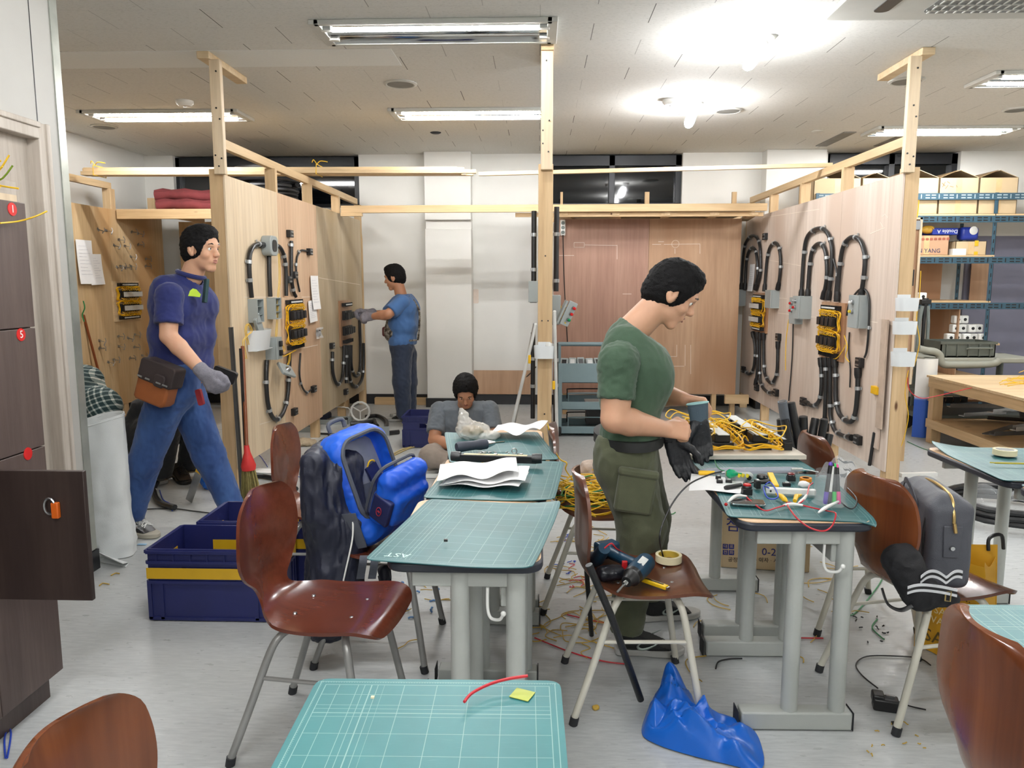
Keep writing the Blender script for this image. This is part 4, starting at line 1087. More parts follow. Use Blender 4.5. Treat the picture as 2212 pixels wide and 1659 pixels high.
m2 = make_mat('green cutting mat under the curled white papers', -.15, 2.925, rad(-5), MATA, ((1, -1, .012),))
m3 = make_mat('green cutting mat on the farthest desk of the middle column', -.19, 3.50, rad(9), MATA, ((-1, 1, .01),)); m3.location.z += .004
m4 = make_mat('green cutting mat littered with tools, its right corner sagging over the edge', .885, 2.735, rad(-6), MATA, ((1, -1, -.018),))
m5 = make_mat('green cutting mat under the board with yellow wires', .88, 3.375, rad(3), MATA, ())
m6 = make_mat('green cutting mat under the masking tape roll at far right', 2.04, 3.25, rad(-2), MATA, ((-1, 1, .03),))
m7 = make_mat('green cutting mat at the right edge nearest the tape roll desk', 2.06, 2.60, rad(1), MATA, ())
m8 = make_mat('pale green cutting mat corner at the lower right edge', 1.215, 1.475, rad(0), MATB, ((-1, -1, .004),))
M = Matrix.Translation((-.20, 2.29, TH + .0070)) @ Matrix.Rotation(rad(-9), 4, 'Z') @ Matrix.Translation((-.155, -.255, 0)) @ Matrix.Rotation(rad(180), 4, 'Z')
LOGO = plain('mat_print', (196, 222, 218), .5)
b = B(); b.text('AST', .042, M, .0003); part('logo', b, LOGO, m1, label='small white logo print')
b = B(); b.beam((-.01, 1.33, TH + .0085), (-.045, 1.345, TH + .0085), .034, .0012); solo('tape_scrap', 'scrap of yellow tape on the bright mat in the foreground', 'tape', b, plain('olive_tape', (176, 186, 84), .5))

# ================================================================ lockers at the left edge
LOCK = wood('dark_walnut_laminate', (72, 60, 58), (96, 82, 78), 'z', .7, rough=.45, fine=140)
LOCKD = wood('dark_walnut_door', (46, 36, 34), (62, 50, 46), 'z', .7, rough=.42, fine=140)
LX, LY = ax(80, 1490, -1.72).x, 2.57
RED = plain('red_sticker', (206, 28, 30), .35)
t = root('locker', 'dark walnut locker block at the left edge with red number stickers', 'locker', (-2.0, 1.7, 0))
b = B(); b.box(-2.31, LX - .018, .5, LY, .1, .518); b.box(-2.31, LX - .018, .5, LY, .93, 1.76)
b.box(-2.31, LX - .018, .5, 1.93, .518, .93); b.box(-2.31, LX - .018, 2.25, LY, .518, .93); b.box(-2.31, -2.28, 1.93, 2.25, .518, .93)
part('body', b, LOCK, t)
b = B(); b.box(-2.3, LX - .05, .5, LY - .01, 0, .1); part('plinth', b, LOCK, t)
for r_, (z0, z1) in enumerate(((1.345, 1.757), (.933, 1.341), (.521, .929), (.105, .517))):
    for c_, (y0, y1) in enumerate(((2.253, LY), (1.93, 2.25), (1.607, 1.927))):
        if (r_, c_) == (2, 1): continue
        b = B(); b.box(LX - .018, LX, y0, y1, z0, z1); part('door', b, LOCK, t, bevel=.002)
b = B(); b.box(LX - .01, LX + .335, 2.235, 2.253, .512, .925); od = part('open_door', b, LOCKD, t, label='dark locker door standing open', bevel=.002)
p = ay(118, 1095, 2.235)
OR = plain('orange_lock', (206, 96, 26), .35)
b = B(); b.cb(p + V((.008, -.008, -.008)), (.022, .016, .05)); part('lock', b, OR, od, label='orange plastic lock', bevel=.003)
b = B(); b.tube([p + V((-.008 + .016 * math.cos(a), -.012, .005 + .025 * math.sin(a))) for a in [i * math.pi / 8 for i in range(16)]], .004, 6, True); part('key_ring', b, STEEL, od)
for px, py, ch in ((26, 452, '1'), (45, 723, '5'), (60, 980, '')):
    q = ax(px, py, LX); Ms = frame((0, 1, 0), (1, 0, 0), q)
    b = B(); b.lathe([(0, .002), (.021, .002), (.0215, 0), (0, 0)][::-1], Ms, 24); sk = part('number_sticker', b, RED, t, label='round red sticker')
    if ch:
        b = B(); b.text(ch, .035, Ms @ Matrix.Translation((0, 0, .0028)), .0004); part('number', b, WHITEP, sk)
q = az(30, 427, 1.76)
b = B(); b.box(-2.2, LX - .02, 2.33, 2.56, 1.76, 1.782); solo('wood_offcut', 'thin light wood offcut on top of the locker', 'board', b, PALEZ)
b = B(); b.box(-2.28, LX - .04, 2.44, 2.452, 1.784, 2.08)
solo('brown_board', 'brown board standing upright on top of the locker', 'board', b, wood('caramel_board', (150, 98, 44), (172, 118, 60), 'z', .4))
WYG = plain('green_yellow_wire', (120, 150, 40), .4)
rr = random.Random(3)
for k in range(22):
    c = V((LX - .07, 2.38, 1.79)) + V((rr.uniform(-.04, .02), rr.uniform(-.05, .05), rr.uniform(.0, .045)))
    a = rr.uniform(-.4, .4); d = V((math.cos(a), math.sin(a) * .5, rr.uniform(-.08, .22)))
    b = B(); b.tube(bez([c - d * .17, c + V((0, 0, .02)), c + d * .08, c + d * .13 + V((0, 0, rr.uniform(-.02, .05)))], 4), .0028, 6)
    solo('cut_wire', 'yellow cut wire in the bundle on top of the locker', 'wire', b, WY if k % 5 else WYG, 'cut wires on top of the locker') if k % 5 else solo('cut_wire', 'olive green cut wire in the bundle on top of the locker', 'wire', b, WYG, 'olive cut wires on top of the locker')
b = B(); b.tube(bez([ax(0, 482, LX + .01), ax(40, 478, LX + .015), ax(75, 468, LX + .06), ax(102, 456, LX + .09)], 6), .0028, 6); solo('loose_wire', 'single yellow wire sticking out over locker number one', 'wire', b, WY)

# ================================================================ crates
CRATE = plain('navy_crate_plastic', (32, 38, 92), .42, var=.08, bump=.06, bs=120)
TAPE = plain('yellow_tape', (206, 164, 30), .35, var=.06)
def crate(label, x0, y0, L, W, H, rz=0, tape=True, slots=True, group='navy plastic crates'):
    t = root('plastic_crate', label, 'crate', (x0 + L / 2, y0 + W / 2, 0), rz, group)
    b = B(); a, c, th = L / 2, W / 2, .012
    b.box(-a, a, -c, c, 0, th)
    def wall(p0, p1, slot):
        d = (V(p1) - V(p0)); ln = d.length; d.normalize(); n = V((d.y, -d.x, 0))
        M = frame(d, (0, 0, 1), V(p0))
        zs = [(th, H)]
        h0, h1 = (H * .62, H * .76)
        if slot:
            b.box(0, ln, -th / 2, th / 2, th, h0, M); b.box(0, ln, -th / 2, th / 2, h1, H, M)
            b.box(0, ln * .28, -th / 2, th / 2, h0, h1, M); b.box(ln * .72, ln, -th / 2, th / 2, h0, h1, M)
        else: b.box(0, ln, -th / 2, th / 2, th, H, M)
        for z, e in ((H - .012, .012), (H - .06, .007), (h0 - .025, .007), (.012, .006)): b.box(-.006, ln + .006, -th / 2 - e, -th / 2, z - .006, z + .008, M)
        for k in range(7):
            if H > .2: b.box(ln * (k + .5) / 7 - .003, ln * (k + .5) / 7 + .003, -th / 2 - .006, -th / 2, H - .06, H - .012, M)
        for e in (.0, .1, .9, 1.0): b.box(ln * e - .008, ln * e + .008, -th / 2 - .006, -th / 2, .01, h0 - .03, M)
    for p0, p1 in (((-a, -c, 0), (a, -c, 0)), ((a, -c, 0), (a, c, 0)), ((a, c, 0), (-a, c, 0)), ((-a, c, 0), (-a, -c, 0))): wall(p0, p1, slots)
    part('body', b, CRATE, t, False)
    if tape:
        b = B(); z0, z1 = H * .6, H * .75
        b.box(-a - .008, a + .008, -c - .0145, -c - .0125, z0, z1); b.box(a + .0125, a + .0145, -c - .008, c + .008, z0, z1)
        part('front_tape', b, TAPE, t, False)
        for s in (-1, 1):
            b = B(); b.box(s * (a - .012) - .001, s * (a - .012) + .001, -c * .45, c * .45, H * .58, H * .78); part('handle_tape', b, TAPE, t, False)
        b = B(); b.box(-a * .45, a * .45, c - .0085, c - .0065, H * .58, H * .79); part('handle_tape', b, TAPE, t, False)
    return t
crate('navy plastic crate with a yellow tape band, nearer one of the pair', -1.715, 3.2, .53, .335, .33)
crate('navy plastic crate with taped handles, behind the nearer one of the pair', -1.66, 3.60, .53, .335, .33)
c3 = crate('navy open slotted crate on the floor beside the seated person', -1.22, 6.8, .52, .36, .29, 0, False)
b = B(); b.sheet(lambda u, v: (-1.1 + u * .3, 6.95 + v * .15, .2 + .04 * math.sin(u * 7) * math.cos(v * 5)), 10, 6, .002)
solo('clear_bag', 'crumpled clear plastic bag inside the slotted navy crate', 'bag', b, FILM)

# ================================================================ white utility baskets on the posts
BASK = N('white_translucent_plastic'); BASK.base(lin((232, 236, 238))); BASK.p(rough=.35, alpha=.82); BASK = BASK.m
def basket(c, w_, d_, h_, label, nz, items):
    t = root('wire_basket' if False else 'plastic_basket', label, 'basket', c, 0, 'white plastic baskets screwed on the posts')
    b = B(); n = 8
    o = rrect(w_, d_, min(w_, d_) * .42, 6); i = rrect(w_ - .006, d_ - .006, min(w_, d_) * .42 - .003, 6)
    k = len(o)
    def top(y): return h_ * (1 - .25 * max(0, min(1, (y / d_ + .5))) * 0) + (h_ * .28 if y > d_ * .1 else 0)
    vs = []
    for P_, zb in ((o, 0), (i, .004)):
        vs += [(x * .93, y * .93, zb) for x, y in P_]; vs += [(x, y, h_) for x, y in P_]
    fs = []
    for j in range(k):
        m = (j + 1) % k
        fs += [(j, m, k + m, k + j), (2 * k + m, 2 * k + j, 3 * k + j, 3 * k + m), (k + j, k + m, 3 * k + m, 3 * k + j)]
    fs += [tuple(range(k - 1, -1, -1)), tuple(range(2 * k, 3 * k))]
    b.add(vs, fs); part('basket', b, BASK, t, False)
    b = B(); b.box(-w_ * .3, w_ * .3, d_ / 2 - .004, d_ / 2, h_ * .5, h_ * 1.25); part('back_tab', b, BASK, t, False)
    for k in range(items):
        b = B(); x = (k - (items - 1) / 2) * w_ * .2
        b.ball((x, -.005 + .01 * (k % 2), h_ * (.42 + .2 * (k % 3) / 2)), (w_ * .12, .02, h_ * .22), 8)
        solo_m = part('contents', b, GREYDK if nz == 0 else STEEL, t, False)
    return t
def post_basket(px0, px1, py0, py1, y, label, k, items):
    a = ay(px0, py1, y); c = ay(px1, py0, y)
    basket(V(((a.x + c.x) / 2, y - .05, a.z)), c.x - a.x, .1, c.z - a.z - .01, label, k, items)
post_basket(1153, 1198, 742, 772, 5.05, 'white basket on the middle post with a white cup in it', 1, 0)
p = ay(1187, 748, 5.0); b = B(); b.lathe([(0, -.06), (.02, -.06), (.028, .02), (.026, .02), (.018, -.055), (0, -.055)], frame((1, 0, 0), (.25, .2, 1), p), 16); solo('white_cup', 'small white plastic cup leaning in the basket on the middle post', 'cup', b, WHITEP)
post_basket(1927, 1976, 640, 671, 5.2, 'white basket on the right post, top one of three', 0, 4)
post_basket(1921, 1972, 690, 721, 5.2, 'white basket on the right post, middle one of three', 0, 3)
post_basket(1917, 1969, 756, 789, 5.2, 'white basket on the right post, bottom one of three', 1, 4)
# tilted basket on the left partition
M = PF('L', 552, 735); t = root('plastic_basket', 'white curved basket on the left partition with a grey lid leaning in it', 'basket', M.translation)
b = B(); b.sheet(lambda u, v: M @ V((.17 * math.cos(math.pi * (1 - u)) , -.07 + .15 * v, .006 + .1 * math.sin(math.pi * u) * (.75 + .25 * v))), 16, 4, .003); b.box(-.16, .16, -.07, -.066, .006, .07, M)
part('basket', b, BASK, t)
M2 = M @ Matrix.Translation((-.05, .1, .05)) @ Matrix.Rotation(rad(35), 4, 'Z'); b = B(); b.box(-.045, .045, -.12, .1, -.012, .012, M2); solo('grey_plate', 'grey switch lid leaning out of the white basket on left partition', 'lid', b, GREYBOX, bevel=.004)
# ================================================================ blue angle-iron shelving with boxes, right rear
ANGLE = plain('blue_slotted_angle', (52, 82, 98), .45, .1, var=.06)
CARD = plain('corrugated_card', (190, 168, 134), .8, var=.05, vs=4)
CARDB = plain('brown_card', (182, 146, 116), .8, var=.05, vs=4)
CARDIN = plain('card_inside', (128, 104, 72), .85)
SLOT = plain('pale_slot_steel', (150, 166, 172), .5)  # pale colour for the slots of the topmost beam
t = root('angle_iron_shelf', 'blue slotted angle iron shelving along the right rear wall', 'shelving', (4.3, 8.5, 0))
X0, X1, YF, YB = 2.95, 6.05, 8.5, 9.15
def zrow(py, px=2140): return ay(px, py, YF).z
def angle_beam(z, lab='beam', y=YF, h=.07):
    b = B(); b.box(X0, X1, y - .004, y, z - h / 2, z + h / 2); b.box(X0, X1, y, y + .04, z + h / 2 - .004, z + h / 2)
    o = part(lab, b, ANGLE, t)
    s = B(); k = 0; x = X0 + .03
    while x < X1 - .06:
        if k % 3 == 2: s.box(x + .012, x + .022, y - .006, y - .004, z - .022, z + .022)
        else:
            s.box(x, x + .045, y - .006, y - .004, z + .008, z + .02); s.box(x, x + .045, y - .006, y - .004, z - .02, z - .008)
        x += .062; k += 1
    part('slots', s, BLACK if z < 2.3 else SLOT, o)
ZS = [zrow(424), zrow(473), zrow(562), zrow(661)]
for z in ZS: angle_beam(z)
XU = ay(2140, 600, YF).x
for x, y in ((XU, YF + .002), (XU, YB), (X0 + .02, YF + .002), (X0 + .02, YB), (X1 - .05, YF + .002), (X1 - .05, YB)):
    b = B(); b.box(x - .02, x + .02, y, y + .004, 0, ZS[0] + .04 if y < 9 else ZS[1]); b.box(x + .016, x + .02, y, y + .04, 0, ZS[0] + .04 if y < 9 else ZS[1]); o = part('upright', b, ANGLE, t)
    s = B()
    for k in range(24): s.box(x - .006, x + .004, y - .002, y, .1 + k * .09, .14 + k * .09)
    part('slots', s, BLACK, o)
for k, z in enumerate((ZS[1] + .036, ZS[2] + .036, ZS[3] + .036, .45)):
    b = B(); b.box(X0, X1 if k == 0 else XU + .02, YF, YB, z, z + .018); part('shelf_board', b, PINEX, t)
b = B(); b.box(ay(1975, 600, YB).x - .3, ay(2035, 600, YB).x, YB + .01, YB + .02, ZS[3], ZS[2]); part('back_board', b, PLYTAN, t)
b = B(); b.box(ay(2098, 600, YB).x, ay(2135, 600, YB).x, YB + .01, YB + .02, ZS[3], ZS[2]); part('back_board', b, PLYTAN, t)
b = B(); b.box(ay(2043, 700, 8.8).x - .012, ay(2043, 700, 8.8).x, YF + .02, YB, .47, ZS[3] - .035); part('side_board', b, PLYTAN, t)
def carton(px0, px1, z0, h, y, d, label, flaps=True, mat=None, name='cardboard_box', group=None):
    x0, x1 = ay(px0, 430, y).x, ay(px1, 430, y).x
    t = root(name, label, 'box', ((x0 + x1) / 2, y + d / 2, z0), 0, group)
    b = B(); e = .005
    b.box(x0, x1, y, y + d, z0, z0 + e); b.box(x0, x1, y, y + e, z0, z0 + h); b.box(x0, x1, y + d - e, y + d, z0, z0 + h); b.box(x0, x0 + e, y, y + d, z0, z0 + h); b.box(x1 - e, x1, y, y + d, z0, z0 + h)
    if not flaps: b.box(x0, x1, y, y + d, z0 + h - e, z0 + h)
    part('carton', b, mat or CARD, t)
    w_ = (x1 - x0) / 2
    if flaps:
        for s, x in ((1, x0), (-1, x1)):
            b = B(); M = Matrix.Translation((x, y + d / 2, z0 + h)) @ Matrix.Rotation(s * rad(-22), 4, 'Y')
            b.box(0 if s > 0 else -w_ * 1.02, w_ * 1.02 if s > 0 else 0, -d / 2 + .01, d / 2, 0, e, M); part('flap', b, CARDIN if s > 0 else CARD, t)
    b = B(); b.box((x0 + x1) / 2 - .03, (x0 + x1) / 2 + .03, y - .0015, y, z0 + .01, z0 + h - .01); part('packing_tape', b, plain('clear_tape', (196, 168, 124), .3), t)
    return t
zb = ZS[1] + .055
for k, (a, c, lab) in enumerate(((1757, 1858, 'open cardboard carton on the top shelf seen over the right partition, leftmost'), (1861, 1920, 'open cardboard carton on the top shelf half hidden behind the right post'), (1975, 2026, 'open cardboard carton on the top shelf just right of the right post'), (2028, 2112, 'open cardboard carton with scribbles in the middle of the top shelf'), (2114, 2197, 'open cardboard carton at the right end of the top shelf'))):
    carton(a + (0 if k != 2 else -50), c, zb, zrow(383) - zb, 8.53, .48, lab, True, None, 'cardboard_box', 'cartons on the top shelf')
INK = plain('pencil_scribble', (130, 104, 76), .8)
b = B()
for q in ((2035, 395, 2042, 402), (2042, 393, 2036, 404), (2046, 392, 2052, 396), (2042, 408, 2048, 400), (2052, 402, 2060, 404), (2066, 400, 2068, 405)): b.beam(ay(q[0], q[1], 8.528), ay(q[2], q[3], 8.528), .006, .001, (0, 1, 0))
solo('pen_scribble', 'pen scribble on the middle carton of the top shelf', 'marking', b, INK)
z2 = ZS[2] + .054
t2 = carton(1960, 2057, z2, zrow(507) - z2, 8.54, .4, 'brown printed carton on the middle shelf under the blue paper ream', False, CARDB)
q = ay(2003, 544, 8.537); PRT = plain('navy_print', (58, 60, 92), .7)
b = B(); b.text('AN YANG', .062, frame((1, 0, 0), (0, -1, 0), ay(2003, 542, 8.538)), .0006); part('printed_name', b, PRT, t2)
b = B()
for k in range(7):
    p = ay(1994 + k * 9, 517 - .2 * k, 8.538); b.prism(rrect(.034, .026, .01), 0, .001, frame((1, 0, 0), (0, -1, 0), p))
part('printed_marks', b, plain('red_print', (150, 84, 64), .8), t2)
t2 = carton(2072, 2139, z2, zrow(520) - z2, 8.55, .38, 'small pale carton with yellow tape on the middle shelf', False)
b = B(); x = ay(2109, 530, 8.55).x; b.box(x - .02, x + .02, 8.546, 8.549, zrow(531), zrow(519)); b.box(x - .02, x + .02, 8.546, 8.549, z2, zrow(543)); part('yellow_tape', b, TAPE, t2)
x0, x1 = ay(2015, 500, 8.56).x, ay(2070, 500, 8.56).x; zt = zrow(507)
t = root('paper_ream', 'blue ream of copy paper lying upside down on the brown carton', 'paper ream', ((x0 + x1) / 2, 8.66, zt))
BLU = plain('ream_blue', (28, 52, 150), .4, var=.05)
b = B(); b.box(x0, x1, 8.56, 8.8, zt + .004, zt + .075); part('wrapper', b, BLU, t, bevel=.006)
M = frame((-1, 0, 0), (0, -1, 0), ((x0 + x1) / 2 + .02, 8.558, zt + .04))
b = B(); b.text('Double A', .055, M, .0006); part('brand_lettering', b, WHITEP, t)
p = ay(2004, 496, 8.62); b = B(); b.ball(p, (.075, .06, .045), 12); b.tube(bez([p + V((-.02, -.06, 0)), p + V((.01, -.065, .02)), p + V((.05, -.05, -.01))]), .006, 6); solo('yellow_pouch', 'yellow pouch beside the blue paper ream on the brown carton', 'pouch', b, plain('mustard_vinyl', (206, 164, 62), .4))
p = ay(2090, 505, 8.66)
t = root('wipes_pack', 'blue and white plastic pack standing on the small pale carton', 'pack', (p.x, p.y, zrow(520)))
b = B(); b.cb(p + V((0, 0, .0)), (.19, .12, .14)); part('pack', b, BLU, t, bevel=.03)
b = B(); b.lathe([(0, .0), (.045, 0), (.04, .004), (0, .004)], frame((1, 0, 0), (0, -1, 0), p + V((.03, -.061, .03))), 18); part('white_emblem', b, WHITEP, t)
b = B(); x = ay(2062, 543, 8.56); b.box(x.x - .04, x.x + .1, 8.52, 8.6, z2, zrow(537)); solo('white_carton', 'small white open carton on the middle shelf between two boxes', 'box', b, WHITEP)
# small white device boxes at the bottom shelf
zl = zrow(740)
k = 0
dv = None
for row, (n, x0, py) in enumerate(((5, 2050, 729), (4, 2058, 709), (2, 2062, 690))):
    for i in range(n):
        p = ay(x0 + i * 17.5 + (4 if row else 0), py, 8.6)
        if dv is None:
            dv = root('white_device_box', 'x', 'device box', (0, 0, 0), 0, 'white device boxes on the lower shelf')
            b = B(); b.cb((0, 0, 0), (.082, .09, .088)); part('case', b, WHITEP, dv, False, bevel=.012)
            b = B(); b.lathe([(0, 0), (.017, 0), (.017, .003), (0, .003)], frame((1, 0, 0), (0, -1, 0), (0, -.0445, 0)), 14); part('round_socket', b, BLACK, dv, False)
        o = dv if k == 0 else dup(dv, (0, 0, 0)); o.location = (p.x, 8.6 + .03 * (i % 2), p.z)
        o['label'] = '%s white device box in the %s row on the lower shelf' % (['first', 'second', 'third', 'fourth', 'fifth'][i], ['bottom', 'middle', 'top'][row]); k += 1
p = ay(1990, 642, 8.6); o = dup(dv, (p.x, 8.6, zrow(648)), label='white device box lying alone on the shelf beside the leaning board'); o.location.z = ZS[3] + .054 + .045
b = B(); b.box(ay(2045, 745, 8.6).x - .02, ay(2130, 745, 8.6).x + .1, 8.52, 8.75, zl - .03, zl - .01); part('lower_board', b, PINEX, bpy.data.objects['angle_iron_shelf'])
# tripod standing before the shelf
t = root('camera_tripod', 'folded black and grey tripod in front of the blue shelving', 'tripod', (3.8, 8.1, 0))
p = ay(1996, 690, 8.1)
for dx in (-.045, 0, .045):
    b = B(); b.tube([(p.x + dx * 1.6, 8.1, .004), (p.x + dx, 8.1, p.z - .02), (p.x + dx * .6, 8.1, p.z + .14)], [.014, .018, .02], 8); part('leg', b, GREYDK if dx else BLACK, t)
b = B(); b.cb((p.x, 8.1, p.z + .18), (.1, .06, .05)); b.cyl((p.x, 8.1, p.z + .14), (p.x, 8.1, p.z + .22), .03); part('head', b, BLACK, t, bevel=.005)
# grey plastic cart with a bin, in front of the shelving
CARTP = plain('grey_cart_plastic', (150, 152, 142), .5, var=.05)
CARTD = plain('dark_cart_plastic', (98, 104, 98), .55, var=.06)
t = root('utility_cart', 'grey plastic utility cart standing behind the wooden workbench', 'cart', (4.1, 7.6, 0))
xa = ay(1988, 900, 7.45).x; xb = ay(2160, 900, 7.45).x; zt = ay(2050, 772, 7.5).z
for z, m in ((zt, CARTP), (zt * .58, CARTD), (.22, CARTD)):
    b = B(); b.box(xa, xb + .3, 7.45, 8.0, z - .05, z); part('tray', b, m, t, bevel=.012)
for x, y in ((xa + .04, 7.49), (xa + .04, 7.96), (xb - .04 + .3, 7.49), (xb - .04 + .3, 7.96)):
    b = B(); b.cyl((x, y, .12), (x, y, zt), .032, 12); part('post', b, CARTD, t)
    b = B(); b.lathe([(0, -.02), (.05, -.02), (.06, -.012), (.06, .012), (.05, .02), (0, .02)], frame((0, 0, 1), (1, 0, 0), (x, y, .062)), 18); w_ = part('wheel', b, BLACK, t)
    b = B(); b.box(x - .03, x + .03, y - .02, y + .02, .06, .13); part('fork', b, STEEL, w_)
b = B(); b.tube(bez([ay(1984, 753, 7.45), ay(2000, 757, 7.45), ay(2020, 760, 7.45), ay(2030, 768, 7.45), ay(2035, 785, 7.45), ay(2060, 788, 7.45), ay(2140, 786, 7.45), ay(2158, 778, 7.45)], 5), .035, 10); part('handle', b, CARTP, t)
p = ay(2040, 765, 7.6); x0, x1 = ay(2032, 760, 7.5).x, ay(2150, 760, 7.5).x
t = root('parts_bin', 'dark grey plastic bin on the utility cart', 'bin', ((x0 + x1) / 2, 7.65, zt))
b = B(); e = .01; h = ay(2050, 738, 7.5).z - zt
b.box(x0, x1, 7.5, 7.85, zt + .004, zt + .015)
for q in ((x0, x1, 7.5, 7.51), (x0, x1, 7.84, 7.85), (x0, x0 + e, 7.5, 7.85), (x1 - e, x1, 7.5, 7.85)): b.box(*q, zt + .004, zt + h)
b.box(x0 - .012, x1 + .012, 7.488, 7.5, zt + h - .025, zt + h)
for k in range(5): b.box(x0 + (x1 - x0) * (k + .5) / 5 - .006, x0 + (x1 - x0) * (k + .5) / 5 + .006, 7.49, 7.5, zt + .01, zt + h)
part('bin', b, plain('charcoal_bin', (84, 90, 84), .5), t)
b = B(); x = (x0 + x1) / 2 + .1; b.tube([(x - .12, 7.485, zt + h * .55), (x - .11, 7.47, zt + h * .6), (x + .11, 7.47, zt + h * .6), (x + .12, 7.485, zt + h * .55)], .008, 8); part('handle', b, plain('bin_handle', (110, 116, 110), .5), t)
# leaning narrow board with hinge and white sheet between post and shelf
t = root('leaning_board', 'narrow brown board with pale edges standing behind the right post', 'board', (2.75, 6.4, .5))
a, c = ay(1973, 470, 6.4), ay(1992, 470, 6.4); zlo = ay(1985, 830, 6.4).z
b = B(); b.box(a.x, c.x, 6.4, 6.42, zlo, a.z); part('panel', b, PLYTAN, t)
b = B(); b.box(c.x - .02, c.x, 6.385, 6.4, zlo, a.z); b.box(a.x, c.x, 6.385, 6.4, a.z - .015, a.z); part('pale_edging', b, PALEZ, t)
b = B(); b.cb((c.x - .035, 6.39, a.z - .06), (.04, .012, .07)); part('hinge', b, STEEL, t)
b = B(); b.cb((a.x + .02, 6.395, ay(1980, 600, 6.4).z), (.025, .012, .13)); part('window_slot', b, BLACK, t)
b = B(); b.cb((a.x + .04, 6.43, zlo / 2), (.05, .03, zlo)); part('leg', b, PINEZ, t)
# ================================================================ wooden workbench with heap of yellow wire
t = root('wooden_workbench', 'low pine workbench with a plywood top and a heap of yellow wire', 'workbench', (4.1, 6.3, 0))
bz = .63; xl = ax(1995, 808, 3.62).x; y0, y1 = 5.3, 7.25
b = B(); b.box(xl, xl + 1.2, y0, y1, bz - .02, bz); part('plywood_top', b, PLYTAN if False else PALE, t)
for q in ((xl + .02, xl + .06, y0, y1), (xl + 1.14, xl + 1.18, y0, y1), (xl + .06, xl + 1.14, y0, y0 + .04), (xl + .06, xl + 1.14, y1 - .04, y1)):
    b = B(); b.box(*q, bz - .11, bz - .02); part('apron_rail', b, PINEY, t, bevel=.003)
for x in (xl + .07, xl + 1.1):
    for y in (y0 + .08, y1 - .06):
        b = B(); b.box(x - .045, x + .045, y - .045, y + .045, 0, bz - .02); part('leg', b, PINEZ, t, bevel=.003)
b = B(); b.box(xl + .02, xl + .06, y0, y1, .14, .22); part('lower_rail', b, PINEY, t)
b = B(); b.box(xl + .06, xl + 1.14, y0, y1, .2, .22); part('lower_shelf', b, PINEX, t)
rr = random.Random(11)
for k in range(70):
    c = V((xl + rr.gauss(.62, .14), rr.gauss(6.35, .28), bz + .006 + rr.random() ** 2 * .07)); a = rr.gauss(.15, .5); L = rr.uniform(.12, .34)
    d = V((math.cos(a), math.sin(a), 0)); n_ = V((-d.y, d.x, 0)) * rr.uniform(-.05, .05)
    b = B(); b.tube(bez([c - d * L / 2 , c + n_ + V((0, 0, .015)), c + d * L / 2], 4), .003, 5)
    solo('cut_wire', 'yellow cut wire in the heap on the wooden workbench', 'wire', b, WY, 'cut wires on the workbench')
b = B(); b.tube(bez([(xl + .5, 5.5, bz + .006), (xl + .8, 5.6, bz + .01), (xl + .75, 5.8, bz + .008)]), .006, 6); solo('wire_tool', 'black handled tool at the front of the workbench top', 'tool', b, BLACK)
rr = random.Random(5)
for k in range(16):
    c = V((xl + .2 + rr.random() * .7, 5.9 + rr.random() * 1.2, .235 + .022 * k * .5)); a = rr.gauss(.3, .3)
    b = B(); M = Matrix.Translation(c) @ Matrix.Rotation(a, 4, 'Z'); b.box(-.24, .24, -.03, .03, -.004, .004, M); b.box(-.24, .24, -.03, -.026, 0, .03, M)
    solo('steel_offcut', 'dark steel section in the pile on the workbench lower shelf', 'steel section', b, plain('dark_steel', (74, 72, 70), .4, .5) if k % 3 else STEEL, 'steel offcuts under the workbench') if k % 3 else solo('steel_offcut', 'bright steel section in the pile on the workbench lower shelf', 'steel section', b, STEEL, 'bright steel offcuts under the workbench')
b = B(); p = ay(2050, 860, 7.4); b.cb(p, (.5, .3, .02)); solo('brown_board', 'brown board with black blocks on the cart behind the bench', 'board', b, PLYTAN)
for k in range(5):
    p = ay(2018 + k * 16, 865 - .5 * k, 7.25); b = B(); b.cb(p, (.055, .03, .06)); solo('black_relay', 'black relay standing in the row on the brown board behind the bench', 'relay', b, BLACK, 'black relays behind the bench')
# white and blue sack, reel and bundle near the bench
SACKM = N('blue_white_sack'); SACKM.base(SACKM.ramp(SACKM.sep(SACKM.co())[2], [(.36, lin((46, 92, 190))), (.40, lin((226, 228, 228)))])); SACKM.p(rough=.4); SACKM = SACKM.m
p = ay(1983, 880, 7.6); b = B(); b.sheet(lambda u, v: (p.x - .16 + .2 * u, 7.36 - .06 * math.sin(math.pi * u), .02 + v * .75), 10, 8, .01); b2 = b
o = solo('white_sack', 'white and blue plastic sack standing behind the right post', 'sack', b, SACKM)
b = B(); p = az(1952, 905, .12); M = frame((1, 0, 0), (-.2, -1, .12), az(1952, 905, .102)); b.lathe([(.05, -.012), (.1, -.012), (.1, .012), (.05, .012), (.05, -.012)], M, 24); solo('tape_roll', 'dark roll of tape standing on the floor near the utility cart', 'tape', b, RUBBER)
q = az(2195, 960, .35); FOAM = plain('white_foam', (228, 228, 222), .7)
t = root('white_bottle_bundle', 'white boxy bundle tied with yellow string at the right edge', 'bundle', (3.58, 5.25, .28))
for k in range(4):
    b = B(); b.cb((3.52 + .12 * (k % 2), 5.1, .42 + .11 * (k // 2)), (.115, .14, .105)); part('block', b, FOAM, t, bevel=.02)
b = B(); b.tube([(3.44, 5.02, .47), (3.72, 5.02, .5), (3.72, 5.18, .5), (3.44, 5.18, .47)], .004, 6, True); b.tube([(3.58, 5.02, .36), (3.58, 5.02, .59), (3.6, 5.1, .8)], .004, 6); part('string', b, WY, t)

